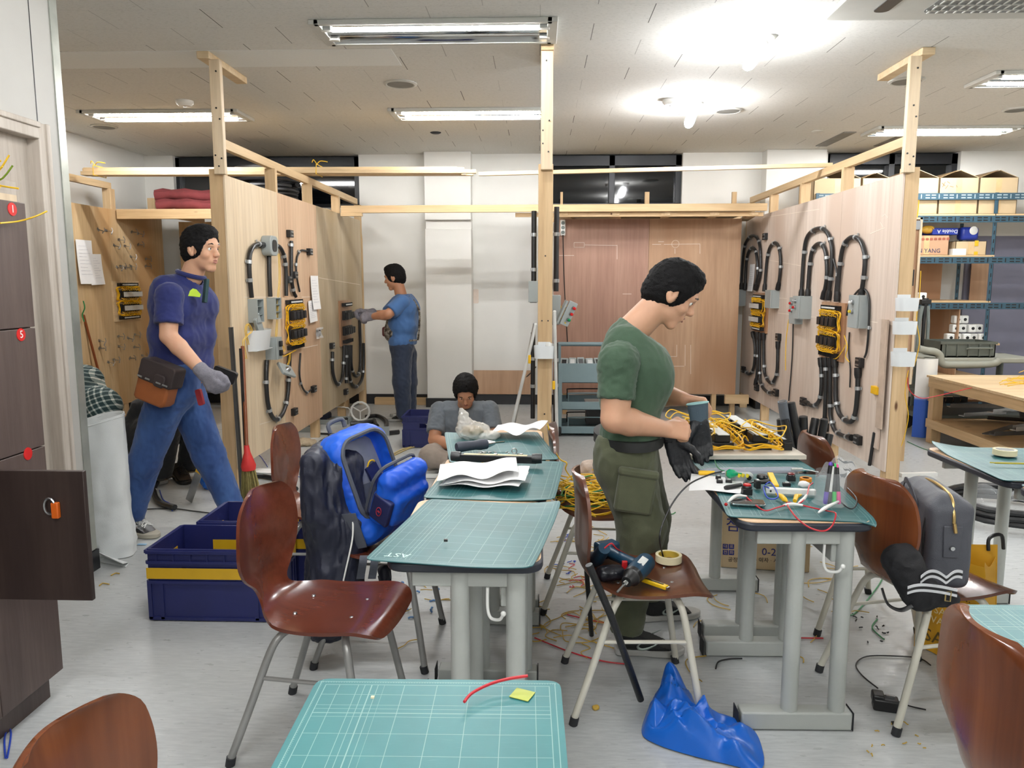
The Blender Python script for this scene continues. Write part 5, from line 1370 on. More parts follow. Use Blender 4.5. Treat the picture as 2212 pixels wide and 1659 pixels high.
# ================================================================ grey tool trolley in the right bay
TROL = plain('blue_grey_trolley', (122, 144, 150), .4, var=.03)
x0, x1 = ay(1206, 900, 7.35).x, ay(1206, 900, 7.35).x + .62
t = root('tool_trolley', 'blue grey three tier trolley in the right bay behind the green shirted man', 'trolley', ((x0 + x1) / 2, 7.55, 0))
ya, yb = 7.35, 7.8
zt = [ay(1250, 785, ya).z, ay(1250, 872, ya).z, ay(1250, 920, ya).z + .02]
for k, (z, h) in enumerate(((zt[0], .19), (ay(1250, 868, ya).z, .08), (ay(1250, 921, ya).z, .075))):
    b = B(); b.box(x0, x1, ya, yb, z - h, z - h + .008)
    for q in ((x0, x1, ya, ya + .008), (x0, x1, yb - .008, yb), (x0, x0 + .008, ya, yb), (x1 - .008, x1, ya, yb)): b.box(*q, z - h, z)
    part('tray', b, TROL, t, bevel=.002)
for x in (x0 + .015, x1 - .015):
    for y in (ya + .015, yb - .015):
        b = B(); b.box(x - .018, x + .018, y - .018, y + .018, .1, zt[0] + (.16 if y > 7.5 else 0)); part('post', b, TROL, t, bevel=.003)
        b = B(); b.lathe([(0, -.015), (.04, -.015), (.048, -.008), (.048, .008), (.04, .015), (0, .015)], frame((0, 0, 1), (1, 0, 0), (x, y, .05)), 16); part('wheel', b, BLACK, t)
b = B(); b.cyl((x0, yb - .015, zt[0] + .15), (x1, yb - .015, zt[0] + .15), .022, 12); part('handle', b, TROL, t)
for z in (ay(1250, 868, ya).z, ay(1250, 921, ya).z):
    for y in (ya + .1, yb - .05):
        b = B(); b.tube(bez([(x0 + .1, y, z - .03), (x0 + .1, y, z + .05), (x0 + .13, y, z + .07), (x1 - .13, y, z + .07), (x1 - .1, y, z + .05), (x1 - .1, y, z - .03)], 3), .006, 8); part('tray_rail', b, FRAME if y > 7.5 else TROL, t)
for k in range(7):
    x = x0 + .06 + k * .08; M = Matrix.Translation((x, 7.5 + .04 * (k % 3), zt[0] - .02)) @ Matrix.Rotation(rad(-12 + 9 * k), 4, 'Z') @ Matrix.Rotation(rad(60), 4, 'X')
    g = root('metering_device', '%s grey metering device from the left in the top tray of the trolley' % ['first', 'second', 'third', 'fourth', 'fifth', 'sixth', 'seventh'][k], 'device', M.translation, 0, 'grey devices in the trolley tray')
    b = B(); b.box(-.035, .035, -.05, .05, -.03, .03, M); part('case', b, GREYBOX, g, bevel=.004)
    b = B(); b.box(-.022, .022, -.02, .03, .03, .034, M); part('face', b, BLACK if k % 2 == 0 else SILVER, g)
b = B(); b.box(x0 + .28, x0 + .56, 7.5, 7.7, zt[2] - .03, zt[2] + .17); solo('black_box', 'black box with a white lid on the lower tray of the trolley', 'box', b, BLACK)
b = B(); b.box(x0 + .27, x0 + .57, 7.47, 7.72, zt[2] + .171, zt[2] + .19); solo('white_board', 'white board lying on the black box in the trolley', 'board', b, WHITEP)

# ================================================================ middle partition equipment (edge-on) and poles
conduit('L', [V((-.04, 5.9, z)) for z in (2.02, 1.8, 1.5, 1.46)], .02, (.3, .6), 'black conduit on the left face of the middle partition above the grey box', raw=True)
conduit('R', [V((.13, 5.9, z)) for z in (2.05, 1.8, 1.5, 1.42)], .02, (.3, .7), 'black conduit on the right face of the middle partition', raw=True)
conduit('L', [V((-.045, 6.0, z)) for z in (1.1, .85, .6, .42)], .018, (.3, .6), 'black conduit low on the left face of the middle partition', raw=True)
conduit('R', [V((.135, 6.0, z)) for z in (1.02, .85, .6, .36)], .018, (.3, .6), 'black conduit low on the right face of the middle partition', raw=True)
def side_box(x0, x1, y, z0, z1, lab, tilt=0):
    t = root('switch_box', lab, 'box', ((x0 + x1) / 2, y, z0)); b = B(); b.box(x0, x1, y, y + .17, z0, z1); part('box', b, GREYBOX, t, bevel=.003)
    b = B(); b.box(x0 + .01, x1 - .01, y + .02, y + .15, z0 - .004, z0); part('cable_entry', b, BLACK, t); return t
side_box(-.075, -.006, 5.5, ay(1150, 653, 5.5).z, ay(1150, 607, 5.5).z, 'grey box on the left face of the middle partition')
tb = side_box(.088, .155, 5.5, ay(1200, 701, 5.5).z, ay(1200, 638, 5.5).z, 'grey box on the right face of the middle partition with its panel swung open')
p = ay(1229, 678, 5.5); M = frame((math.cos(rad(-66)), 0, math.sin(rad(-66)) * -1), (.55, -.75, -.1), p)
M = Matrix.Translation(p) @ Matrix.Rotation(rad(24), 4, 'Y') @ Matrix.Rotation(rad(90), 4, 'X') @ Matrix.Rotation(rad(25), 4, 'Y')
t = root('lamp_panel', 'grey panel with two red lamps and a green lamp hanging off the middle partition', 'control panel', p)
b = B(); b.prism(rrect(.07, .18, .006), -.012, .0, M); part('panel', b, GREYBOX, t, bevel=.003)
b = B(); b.box(-.06, -.045, -.09, .08, -.03, .0, M); part('back_plate', b, GREYBOX, t)
for k, c in enumerate((LR, LR, LG)):
    b = B(); b.lathe([(0, 0), (.013, 0), (.013, .014), (0, .014)], M @ Matrix.Translation((.012, .05 - .045 * k, 0)), 12); rg = part('lamp_ring', b, STEEL, t)
    b = B(); b.lathe([(.011, .014), (.011, .026), (.006, .032), (0, .033)], M @ Matrix.Translation((.012, .05 - .045 * k, 0)), 12); part('lamp_cap', b, c, rg)
b = B()
for k in range(9): b.tube(bez([V((.15, 5.56, 1.33 - .012 * k)), V((.17 + .01 * (k % 3), 5.5, 1.31 - .014 * k)), M @ V((-.02, .06 - .014 * k, -.02))], 4), .003, 5)
solo('loose_wire', 'yellow wires joining the swung lamp panel to its box', 'wire', b, WY)
def pole(p, q, r_, mat, lab, name='metal_pole'):
    b = B(); b.cyl(p, q, r_, 10); b.ball(q, r_ * 1.1, 8); solo(name, lab, 'pole', b, mat)
ALU = plain('white_aluminium', (206, 206, 202), .35, .3)
pole(V((-.30, 4.95, 0.005)), ay(1157, 702, 4.98), .011, ALU, 'white pole leaning on the left side of the middle post')
pole(V((-.27, 4.99, 0.005)), ay(1154, 700, 5.0) , .008, STEEL, 'thin steel rod leaning beside the white pole left of the middle post')
pole(V((.135, 4.97, 0.005)), ay(1198, 674, 4.98), .011, ALU, 'white pole standing upright on the right side of the middle post')
for px, py, lab in ((1144, 776, 'yellow clip on the poles left of the middle post'), (1196, 832, 'yellow clip on the pole right of the middle post')):
    p = ay(px, py, 4.97); b = B(); b.cb(p, (.018, .02, .055)); solo('yellow_clip', lab, 'clip', b, plain('yellow_plastic', (232, 180, 20), .4), bevel=.003)
# multi socket on the reddish board
p = ay(1216, 492, 8.57); t = root('power_strip', 'white power strip hung high on the reddish back board', 'power strip', p)
b = B(); b.cb(p, (.055, .04, .17)); part('body', b, WHITEP, t, bevel=.008)
for k in (-1, 0, 1):
    b = B(); b.lathe([(0, 0), (.02, 0), (.02, .004), (0, .004)], frame((1, 0, 0), (0, -1, 0), p + V((0, -.02, k * .05))), 14); part('outlet', b, GREYDK, t)
b = B(); b.tube(bez([p + V((0, -.03, -.08)), p + V((.01, -.03, -.4)), p + V((.03, -.03, -.8)), p + V((.06, -.04, -1.25))]), .006, 6); part('cable', b, BLACK, t)
# things on the left bay shelf
def coil(c, R0, r_, n, lab, mat, name='cable_coil', axis=(0, 0, 1), jit=.01, gr=None):
    rr = random.Random(int(c[0] * 100)); M = frame((1, 0, 0), axis, c); b = B(); pts = []
    for k in range(n * 20):
        a = k * math.pi / 10; ro = R0 + rr.uniform(-jit, jit); pts.append(M @ V((ro * math.cos(a), ro * math.sin(a), r_ * 2.0 * (k / 20) * .9)))
    b.tube(pts, r_, 7); return solo(name, lab, 'cable coil', b, mat, gr)
q = ay(470, 430, 8.35)
coil((-2.62 - .35, 8.4, 2.262), .34, .022, 6, 'big black conduit coil on the left bay shelf, lower one', CONDUIT)
coil((-2.62 - .32, 8.42, 2.53), .33, .022, 4, 'black conduit coil stacked on the lower one on left bay shelf', CONDUIT)
CLOTH = plain('maroon_cloth', (112, 46, 48), .9, var=.18, bump=.4, bs=90)
for k, (x, y, z, r_, lab) in enumerate(((-3.72, 8.2, 2.30, .055, 'folded maroon cloth roll, bottom one on the left bay shelf'), (-3.78, 8.3, 2.41, .06, 'rolled maroon cloth lying on top on the left bay shelf'))):
    b = B(); pts = [V((x + (i - 4) * .085, y + .03 * math.sin(i), z + .012 * math.sin(i * 1.7) + (.02 if i in (2, 3) else 0))) for i in range(9)]
    b.tube(pts, [r_ * (.9 + .2 * math.sin(i * 2.1)) for i in range(9)], 14); b.tube([q + V((.03, -.07, -.02)) for q in pts], [r_ * .8] * 9, 12)
    solo('cloth_roll', lab, 'cloth', b, CLOTH)
# ================================================================ bags, cloth and tools
s3 = lambda x, y, z=.742: az(1480 + x / 5.53, 960 + y / 5.53, z)
s5 = lambda x, y, z=.46: az(1200 + x / 3.318, 850 + y / 3.318, z)
def up(p, h): return p + V((0, 0, h))
REDW = plain('red_wire', (196, 40, 52), .4, var=.05); BLUEW = plain('blue_wire', (36, 70, 180), .4); GRNW = plain('green_wire', (30, 130, 70), .4); BLKW = plain('black_wire', (24, 24, 26), .4)
TEALD = plain('drill_teal', (22, 60, 84), .45, var=.06); CHROME = plain('chrome', (190, 192, 194), .15, 1)
CREAM = plain('masking_tape', (226, 216, 180), .6, var=.03)
# white woven sack
sx, sy_ = -2.385, 4.0
def sackf(u, v):
    a = 2 * math.pi * u; z = v * .76
    r_ = .125 + .02 * math.sin(2 * a + 1) + (.03 * (1 - v) ** 4)
    q = V((math.cos(a), math.sin(a), z * 3))
    r_ += .012 * noise.noise(q * 2.2 + V((3, 1, 0))) + .016 * (1 - v) * (.5 - abs(noise.noise(V((math.cos(a) * 1.2, math.sin(a) * 1.2, z * 16)))))
    k = 1 if v > .12 else .9 + .1 * v / .12
    return (sx + r_ * k * math.cos(a), sy_ + r_ * k * .85 * math.sin(a), .004 + z + .03 * v * math.sin(a + 1))
t = root('woven_sack', 'tall white woven plastic sack standing open beside the door wall', 'sack', (sx, sy_, 0))
SACK = plain('white_woven_plastic', (222, 226, 226), .5, var=.03, bump=.3, bs=260)
b = B(); b.sheet(sackf, 44, 40, .004); part('sack', b, SACK, t)
b = B(); b.prism([(sx + .13 * math.cos(2 * math.pi * k / 20), sy_ + .11 * math.sin(2 * math.pi * k / 20)) for k in range(20)], .003, .02); part('base', b, SACK, t)
b = B(); b.sheet(lambda u, v: (sx + .04 + .17 * u, sy_ - .12 - .06 * u + .03 * math.sin(v * 5), .004 + .07 * v * (1 - u * .6)), 6, 6, .003); part('corner_fold', b, SACK, t)
b = B(); b.tube([V(sackf(u / 22 , .985)) for u in range(22)], .0045, 6, True); part('hem', b, SACK, t)
# broom and rods by the left post
t = root('broom', 'broom with a brown pole, red collar and straw bristles leaning on the left partition', 'broom', (-1.98, 5.0, 0))
pb, ptop = ay(533, 968, 4.99), ay(524, 748, 5.2)
ptop.x = max(ptop.x, XL + .03)
b = B(); b.cyl(pb, ptop, .0125, 10); part('pole', b, wood('red_brown_pole', (120, 62, 30), (146, 80, 42), 'z', .5, rough=.35), t)
b = B(); b.lathe([(0, .02), (.016, .02), (.022, -.03), (.05, -.12), (.045, -.15), (0, -.15)][::-1], frame((1, 0, 0), (-.05, 0, 1), pb), 14); part('collar', b, plain('red_collar', (206, 52, 50), .4), t)
STRAW = plain('straw', (140, 128, 76), .8, var=.2, vs=40, bump=.6, bs=180)
b = B(); rr = random.Random(2)
for k in range(60):
    a, r_ = rr.uniform(0, 6.28), rr.random() ** .5
    p = pb + V((.042 * r_ * math.cos(a) + .004, .03 * r_ * math.sin(a), -.13)); q = p + V((.03 * math.cos(a) * r_ + .005, .015 * math.sin(a), -.19 - .06 * rr.random())); q.z = max(q.z, .006)
    b.tube([p, p.lerp(q, .5) + V((.006, 0, 0)), q], [.004, .0045, .002], 5)
part('bristles', b, STRAW, t); bpy.data.objects['bristles']['kind'] = 'stuff'
b = B(); M = frame((1, 0, 0), (0, -.05, 1), (-2.02, 5.03, .0)); b.box(-.012, .012, -.002, .002, .01, 1.2, M); b.box(.01, .012, -.002, .022, .01, 1.2, M); solo('steel_angle', 'long grey steel angle standing beside the broom pole', 'steel section', b, plain('grey_steel', (96, 96, 94), .4, .6))
b = B(); M = frame((1, 0, 0), (0, .0, 1), (-2.0, 5.075, .0)); b.box(-.01, .01, -.002, .002, .01, 1.05, M); solo('steel_angle', 'shorter dark steel bar between the broom and the left post', 'steel section', b, plain('dark_bar', (60, 58, 56), .4, .5))
# bright pinkish boards leaning at the near end of the right partition
b = B(); b.beam(P('R', 1889, 965, .01), P('R', 1912, 690, .01), .16, .012, (1, 0, 0)); solo('ply_strip', 'pale plywood strip leaning at the near edge of the right partition', 'board', b, PLYR)
b = B(); b.beam(P('R', 1906, 925, .026), P('R', 1921, 690, .026), .09, .012, (1, 0, 0)); solo('perforated_strip', 'dark drilled strip leaning behind the white baskets', 'board', b, plain('weathered_strip', (186, 166, 148), .7, var=.15))
p = P('R', 1901, 843, .03); b = B(); b.cb(p, (.03, .1, .055)); solo('yellow_clip', 'yellow clip on the strips leaning at the right partition', 'clip', b, plain('yellow_clip_plastic', (232, 180, 20), .4), bevel=.003)

# blue plastic bag on the floor
outl = [az(*q, 0) for q in ((1445, 1470), (1490, 1505), (1515, 1545), (1565, 1552), (1612, 1568), (1640, 1600), (1645, 1665), (1560, 1652), (1480, 1632), (1420, 1612), (1386, 1588), (1398, 1540), (1420, 1505))]
oc = bez([(q.x, q.y, 0) for q in outl], 5, True); cc = V((.42, 2.37, 0)); no_ = len(oc)
def bagf(u, v):
    i = u * no_; k = int(i) % no_; q = oc[k].lerp(oc[(k + 1) % no_], i - int(i)); p = cc.lerp(q, v)
    s = (1 - v ** 3)
    rg = .5 - abs(noise.noise(V((p.x * 9 + 2, p.y * 9, 1.3)))); vd = noise.voronoi(V((p.x * 11, p.y * 11 + 5, 4.3)))[0]; rg2 = min(vd[1] - vd[0], .6)
    tip = math.exp(-((p.x - oc[0].x) ** 2 + (p.y - oc[0].y) ** 2) / .006)
    rg3 = .5 - abs(noise.noise(V((p.x * 5 + p.y * 4, p.y * 6 - p.x * 3, 8.1))))
    z = .006 + s * (.012 + .09 * max(0, rg3) ** 1.6 * 2 + .10 * max(0, rg) ** 1.5 * 1.6 + .05 * rg2) + .10 * tip * (1 - .3 * v)
    return (p.x, p.y, z)
b = B(); b.sheet(bagf, 110, 34, 0); solo('blue_plastic_bag', 'crumpled bright blue plastic bag lying on the floor in the foreground', 'bag', b, plain('blue_film', (16, 98, 200), .32, var=.06, vs=6))
# power adapter with its cable
p = az(1912, 1532, 0)
t = root('power_adapter', 'black plug adapter with a thin cable on the floor at lower right', 'adapter', p)
b = B(); M = Matrix.Translation(up(p, .022)) @ Matrix.Rotation(rad(-15), 4, 'Z'); b.box(-.042, .042, -.025, .025, -.021, .022, M); b.box(-.045, -.005, -.02, .03, .0, .034, M); part('body', b, BLACK, t, bevel=.006)
b = B(); b.box(.0, .03, .0, .012, .022, .03, M); part('plug_pins', b, STEEL, t)
b = B(); b.tube(bez([up(az(*q, 0), .006) for q in ((1896, 1490), (1862, 1462), (1849, 1438), (1872, 1421), (1930, 1420), (1985, 1425), (2010, 1440))], 6), .0028, 6); b.tube(bez([up(az(*q, 0), .005) for q in ((1940, 1518), (1965, 1528), (2000, 1536))], 5), .0028, 6); part('cable', b, BLKW, t)
# cardboard box with Korean moving company print
A, Bc = az(1557, 1226, 0), az(1748, 1238, 0); dx = (Bc - A).normalized(); nrm = V((-dx.y, dx.x, 0)); Wb = (Bc - A).length; Hb, Db = .37, .3
Mb = Matrix((dx, nrm, V((0, 0, 1)))).transposed().to_4x4(); Mb.translation = A
t = root('cardboard_box', 'brown cardboard box with blue Korean print standing under the desks', 'box', A)
b = B(); b.box(0, Wb, 0, Db, .002, Hb, Mb); part('carton', b, CARD, t, bevel=.003)
b = B(); b.box(-.001, 0, Db / 2 - .03, Db / 2 + .03, .02, Hb - .005, Mb); part('packing_tape', b, MATS['clear_tape'], t)
INKB = plain('box_blue_print', (36, 44, 120), .7); INKD = plain('box_dark_print', (52, 46, 50), .7)
def pt(px, py):   # point on the front face
    d = ray(px, py); o = V((0, 0, EYE)); k = (A - o).dot(nrm) / d.dot(nrm); return o + d * k - nrm * .0012
def lettering(parent, mat, items):
    b = B()
    for body, px, py, size in items: b.text(body, size, frame(dx, -nrm, pt(px, py)), .0004)
    part('print', b, mat, parent)
lettering(t, INKB, (('참', 1584, 1135, .085), ('사', 1648, 1143, .085)))
lettering(t, INKB, (('1', 1600, 1190, .055), ('0-2', 1661, 1193, .055)))
lettering(t, INKD, (('TU', 1686, 1152, .03), ('공장이사', 1594, 1210, .028), ('·', 1634, 1210, .03), ('이사 · 시', 1660, 1211, .028)))
b = B(); 
for px, py in ((1567, 1180), (1580, 1180.5), (1567, 1193), (1580, 1193.5)): b.prism(rrect(.027, .027, .003), 0, .0006, frame(dx, -nrm, pt(px, py)))
tk = part('print_squares', b, INKB, t)
b = B()
for ch, px, py in (('대', 1567, 1180), ('표', 1580, 1180.5), ('전', 1567, 1193), ('화', 1580, 1193.5)): b.text(ch, .022, frame(dx, -nrm, pt(px, py) - nrm * .0008), .0003)
part('square_letters', b, CARD, tk)
# yellow paper bag with print
YBAG = plain('yellow_bag', (214, 160, 34), .5, var=.08, bump=.15, bs=20)
Ay, By = az(1975, 1398, 0), az(2112, 1452, 0); dy = (By - Ay).normalized(); ny = V((-dy.y, dy.x, 0)); Wy = (By - Ay).length
My = Matrix((dy, ny, V((0, 0, 1)))).transposed().to_4x4(); My.translation = Ay
t = root('yellow_bag', 'yellow printed carrier bag standing on the floor behind the chair with the grey bag', 'bag', Ay)
b = B(); b.sheet(lambda u, v: My @ V((u * Wy + .012 * math.sin(v * 9) - .03 * v, .05 * v + .012 * math.sin(u * 8 + v * 4), v * .40 + .004)), 10, 14, .002)
b.sheet(lambda u, v: My @ V((u * Wy - .03 * v, .14 - .05 * v * (1 - u) + .01 * math.sin(u * 7), v * (.42 + .05 * u) + .004)), 8, 10, .002)
b.sheet(lambda u, v: My @ V((Wy - .03 * v, .002 + .05 * v + u * (.138 - .05 * v) + 0, v * .42 + .004 - .03 * math.sin(u * math.pi) * v)), 6, 8, .002)
b.sheet(lambda u, v: My @ V((-.03 * v, .05 * v + u * (.14 - .09 * v), v * .40 + .004)), 4, 8, .002)
part('bag', b, YBAG, t)
b = B(); q = My @ V((Wy - .05, .12, .45)); b.tube(bez([q, q + V((.0, 0, .05)), q + V((.05, .01, .06)), q + V((.07, .02, 0))], 5), .007, 6); part('handle', b, BLACK, t)
b = B(); b2 = B()
Mf = lambda z, x=.5: frame(dy, -ny, My @ V((x * Wy - .03 * z / .4, .05 * z / .4 - .016, z)))
for tx, z, sz in (('LOVE', .36, .05), ('CLEAN', .315, .05), ('WATER.', .27, .05)): b.text(tx, sz, Mf(z), .0004)
for tx, z, sz in (('PLEASE', .225, .042), ('SAVE', .185, .042), ('WATER!', .145, .042)): b2.text(tx, sz, Mf(z), .0004)
b.text('SAVE', .075, Mf(.075), .0004)
part('dark_print', b, plain('bag_brown_print', (96, 76, 30), .6), t); part('pale_print', b2, plain('bag_pale_print', (232, 214, 160), .6), t)

# grey zipped bag and black pouch on the right chair
GB = plain('grey_leatherette', (78, 80, 88), .5, var=.05, bump=.35, bs=320)
zs_ = .462
t = root('grey_bag', 'dark grey box shaped bag with a gold zipper on the right hand chair', 'bag', (1.42, 2.7, zs_))
T0 = Matrix.Translation((1.405, 2.70, zs_)) @ Matrix.Rotation(rad(-6), 4, 'Z')
b = B(); b.raw(sdf_mesh([rbox_(T0 @ V((0, 0, .15)), (.072, .165, .15), .03, T0), rbox_(T0 @ V((0, 0, .25)), (.05, .15, .075), .04, T0)], .006, .03, cuts=[(T0 @ V((0, 0, .004)), (0, 0, -1))], wr=(.004, 9, (1, 1, 1)))); part('body', b, GB, t)
b = B(); b.tube(bez([T0 @ V(q) for q in ((0, .15, .312), (0, 0, .33), (0, -.13, .318), (0, -.165, .27), (.0, -.172, .235))], 5), .0055, 8); part('zipper', b, plain('gold_zip', (196, 168, 110), .3, .8), t)
b = B(); b.prism([(-.026, -.055), (.026, -.055), (.03, .055), (-.03, .055)], 0, .006, T0 @ Matrix.Translation((0, -.166, .17)) @ Matrix.Rotation(rad(90), 4, 'X')); tb = part('end_tab', b, GB, t, bevel=.003)
b = B(); b.lathe([(0, .008), (.007, .008), (.009, .004), (.009, 0), (0, 0)][::-1], T0 @ Matrix.Translation((0, -.172, .15)) @ Matrix.Rotation(rad(90), 4, 'X'), 12); part('stud', b, CHROME, tb)
b = B(); b.tube([T0 @ V((.0, -.176, .235)), T0 @ V((.004, -.182, .205))], .006, 8); part('zip_pull', b, plain('gold_pull', (196, 168, 110), .3, .8), t)
for sgn in (-1, 1):
    b = B(); b.tube(bez([T0 @ V(q) for q in ((sgn * .07, -.13, .02), (sgn * .075, -.125, .2), (sgn * .055, -.12, .29))], 4), .004, 6); part('piping', b, BLACK, t)
b = B(); b.sheet(lambda u, v: T0 @ V((-.074 + .014 * math.sin(u * math.pi) * -1.2, -.06 + .14 * u, .26 + .075 * math.sin(u * math.pi) + .02 * (v - .5))), 10, 2, .004); part('handle', b, GB, t)
t = root('black_pouch', 'black soft pouch with white striped ribbons lying on the edge of the right hand chair', 'pouch', (1.3, 2.5, zs_))
pp = [az(1945, 1260, .49), az(2010, 1275, .475)]
b = B(); b.raw(sdf_mesh([cone_(ay(1950, 1215, 2.47), ay(1985, 1280, 2.44), .06, .05), cone_(ay(1985, 1280, 2.44), ay(2050, 1292, 2.42), .045, .028)], .006, .03, wr=(.01, 16, (1, 1, 1)))); part('body', b, plain('black_mesh_cloth', (22, 22, 26), .8, bump=.3, bs=300), t)
RIB = plain('white_ribbon', (206, 208, 212), .7)
for k, (o, sc_) in enumerate((((2030, 1262), 1.0), ((2010, 1285), 1.2))):
    c = ay(*o, 2.39 - .01 * k)
    for m_, off, mat in ((0, 0, RIB), (1, .009, BLACK), (2, .018, RIB)):
        b = B(); b.sheet(lambda u, v: c + V(((-.06 + .13 * u) * sc_, .004 * math.sin(u * 9), off + .009 * v + (.02 * abs(math.sin(u * 5.2)) if k == 0 else .01 * math.sin(u * 4)))), 22, 1, .002); part('ribbon_stripe', b, mat, t)
b = B(); b.tube(bez([ay(1905, 1270, 2.42), ay(1918, 1305, 2.4), ay(1945, 1318, 2.4), ay(1970, 1308, 2.4)], 5), .008, 8, flat=.35); part('strap', b, BLACK, t)
b = B(); b.tube([ay(2048, 1288, 2.385) + V((.012 * math.cos(a_), 0, .022 * math.sin(a_))) for a_ in (.8, 2.3, 3.9, 5.4)], .0025, 6, True); part('buckle', b, plain('brass_buckle', (190, 166, 110), .3, .8), t)

# backpack and jacket on the third chair
BPB = N('backpack_blue'); BPB.base(BPB.ramp(BPB.noise(BPB.co(), 5, 3), [(.3, lin((14, 72, 190))), (.7, lin((26, 104, 226)))])); BPB.p(rough=.45); BPB.bump(BPB.noise(BPB.co(), 30, 3), .25, .004); BPB = BPB.m
BPN = plain('backpack_navy', (26, 34, 84), .5, bump=.2, bs=60); BPG = plain('backpack_grey', (74, 78, 88), .6, var=.06, bump=.2, bs=200); BPL = plain('backpack_lining', (126, 130, 146), .45, var=.1, vs=20)
t = root('backpack', 'bright blue backpack with a grey lining, standing open on a chair', 'backpack', (-.7, 3.0, .46))
u_ = V((-.30, .0, 1)).normalized(); f_ = V((.80, -.55, .30)); f_ = (f_ - u_ * f_.dot(u_)).normalized(); l_ = u_.cross(f_)
Tb = Matrix((f_, l_, u_)).transposed().to_4x4(); Tb.translation = V((-.70, 3.0, .68))
b = B(); b.raw(sdf_mesh([rbox_(Tb.translation, (.085, .145, .22), .06, Tb), rbox_(Tb @ V((-.01, 0, .15)), (.075, .13, .09), .07, Tb)], .006, .03, subs=[rbox_(Tb @ V((.07, -.0, .045)), (.085, .115, .155), .04, Tb)], wr=(.006, 14, (1, 1, 1)))); part('main_bag', b, BPB, t)
b = B(); b.sheet(lambda u, v: Tb @ V((-.008 + .02 * math.sin(v * 3), -.105 + .21 * u, -.1 + .29 * v)), 8, 10, .004); ln = part('lining', b, BPL, t)
b = B(); b.sheet(lambda u, v: Tb @ V((.015 + .012 * math.sin(u * 14) * v + .012 * v, -.1 + .2 * u, -.11 + .12 * v)), 20, 4, .004); pk = part('inner_pocket', b, BPG, t)
b = B(); b.box(-.012, .012, -.03, .03, -.06, .03, Tb @ Matrix.Translation((.012, .05, .04)) @ Matrix.Rotation(.2, 4, 'X')); part('wallet', b, BPN, pk)
b = B(); b.tube(bez([Tb @ V(q) for q in ((.01, .03, .06), (.02, .045, .085), (.02, .07, .08), (.012, .075, .05))], 4), .0035, 6); part('yellow_cord', b, WY, pk)
o = rrect(.245, .33, .07); b = B(); b.tube([Tb @ V((.078 - .02 * max(0, (y - .02) * 3), x, y + .045)) for x, y in o], .009, 6, True); part('opening_trim', b, BPG, t)
Tf = Tb @ Matrix.Translation((.1, .0, -.135)) @ Matrix.Rotation(rad(40), 4, 'Y') @ Matrix.Translation((.0, 0, .13))
b = B(); b.raw(sdf_mesh([rbox_(Tf.translation, (.04, .12, .115), .036, Tf), rbox_(Tf @ V((.045, 0, -.03)), (.032, .1, .075), .03, Tf)], .006, .02, wr=(.006, 16, (1, 1, 1)))); fl = part('front_flap', b, BPB, t)
b = B(); b.box(-.025, .065, -.126, -.1, -.085, .03, Tf); part('navy_panel', b, BPN, fl, label='navy pocket panel', bevel=.008)
b = B(); Me = Tf @ Matrix.Translation((.02, -.128, -.03)) @ Matrix.Rotation(rad(90), 4, 'X')
for r1, r2 in ((.012, .02), (.006, .003)): b.tube([Me @ V((r1 * math.cos(k * .6), r2 * math.sin(k * .6), .001)) for k in range(10)], .0016, 4, True)
part('red_emblem', b, plain('red_thread', (176, 40, 60), .6), fl)
b = B(); b.tube([Tf @ V((-.045, x, y)) for x, y in rrect(.24, .23, .06)], .007, 6, True); part('zipper', b, BPG, fl)
b = B(); b.sheet(lambda u, v: Tb @ V((-.07 + .15 * u, -.155 - .03 * math.sin(u * math.pi) * (.5 + .5 * v), -.2 + .17 * v - .03 * u * v)), 10, 8, .005); part('side_pocket', b, BPG, t)
for s_ in (-.06, .06):
    b = B(); b.tube(bez([Tb @ V(q) for q in ((-.085, s_ * 1.3, .2), (-.115, s_ * 1.3, .1), (-.105, s_ * 1.5, -.1), (-.08, s_ * 1.6, -.2))], 5), .022, 8, flat=.4); part('shoulder_strap', b, BPG, t)
for px in (778, 803):
    b = B(); b.sheet(lambda u, v: ay(px + 17 * u - 8 * v, 1200 + 50 * v, 2.79 - .01 * math.sin(v * 5)), 3, 8, .003); part('loose_strap', b, BPG, t)
b = B(); b.tube(bez([Tb @ V(q) for q in ((-.05, -.04, .245), (-.05, -.035, .28), (-.05, .035, .28), (-.05, .04, .245))], 4), .009, 8); part('haul_loop', b, BPG, t)
JK = plain('navy_jacket_nylon', (26, 30, 48), .5, var=.12, bump=.25, bs=80)
t = root('jacket', 'dark navy jacket with white piping draped over the chair behind the backpack', 'jacket', (-.9, 2.86, .05))
b = B(); J = lambda px, py, y=2.86: ay(px, py, y)
b.raw(sdf_mesh([cone_(J(752, 1000, 2.98), J(718, 1130, 2.9), .045, .075), cone_(J(718, 1130, 2.9), J(702, 1330, 2.84), .085, .085), cone_(J(745, 1030, 2.95), J(775, 1150, 2.92), .05, .05), cone_(J(728, 1010, 2.9), J(700, 1140, 2.86), .05, .07), cone_(J(765, 1130, 2.9), J(738, 1330, 2.86), .055, .075),
      cone_(J(712, 1320, 2.88), J(706, 1405, 2.9), .075, .07), cone_(J(830, 1235, 3.02), J(838, 1300, 3.0), .025, .02), cone_(J(752, 1000, 2.98), J(752, 1000, 3.15), .045, .045), rbox_((-.855, 2.98, .72), (.045, .2, .14), .04)], .0075, .04, cuts=[(V((0, 0, .1)), (0, 0, -1))], wr=(.014, 15, (1.6, 1.6, .35)))); part('shell', b, JK, t)
b = B(); b.tube(bez([J(762, 1118, 2.835), J(761, 1165, 2.815), J(745, 1240, 2.785), J(722, 1345, 2.765)], 6), .0035, 6); part('piping', b, WHITEP, t)

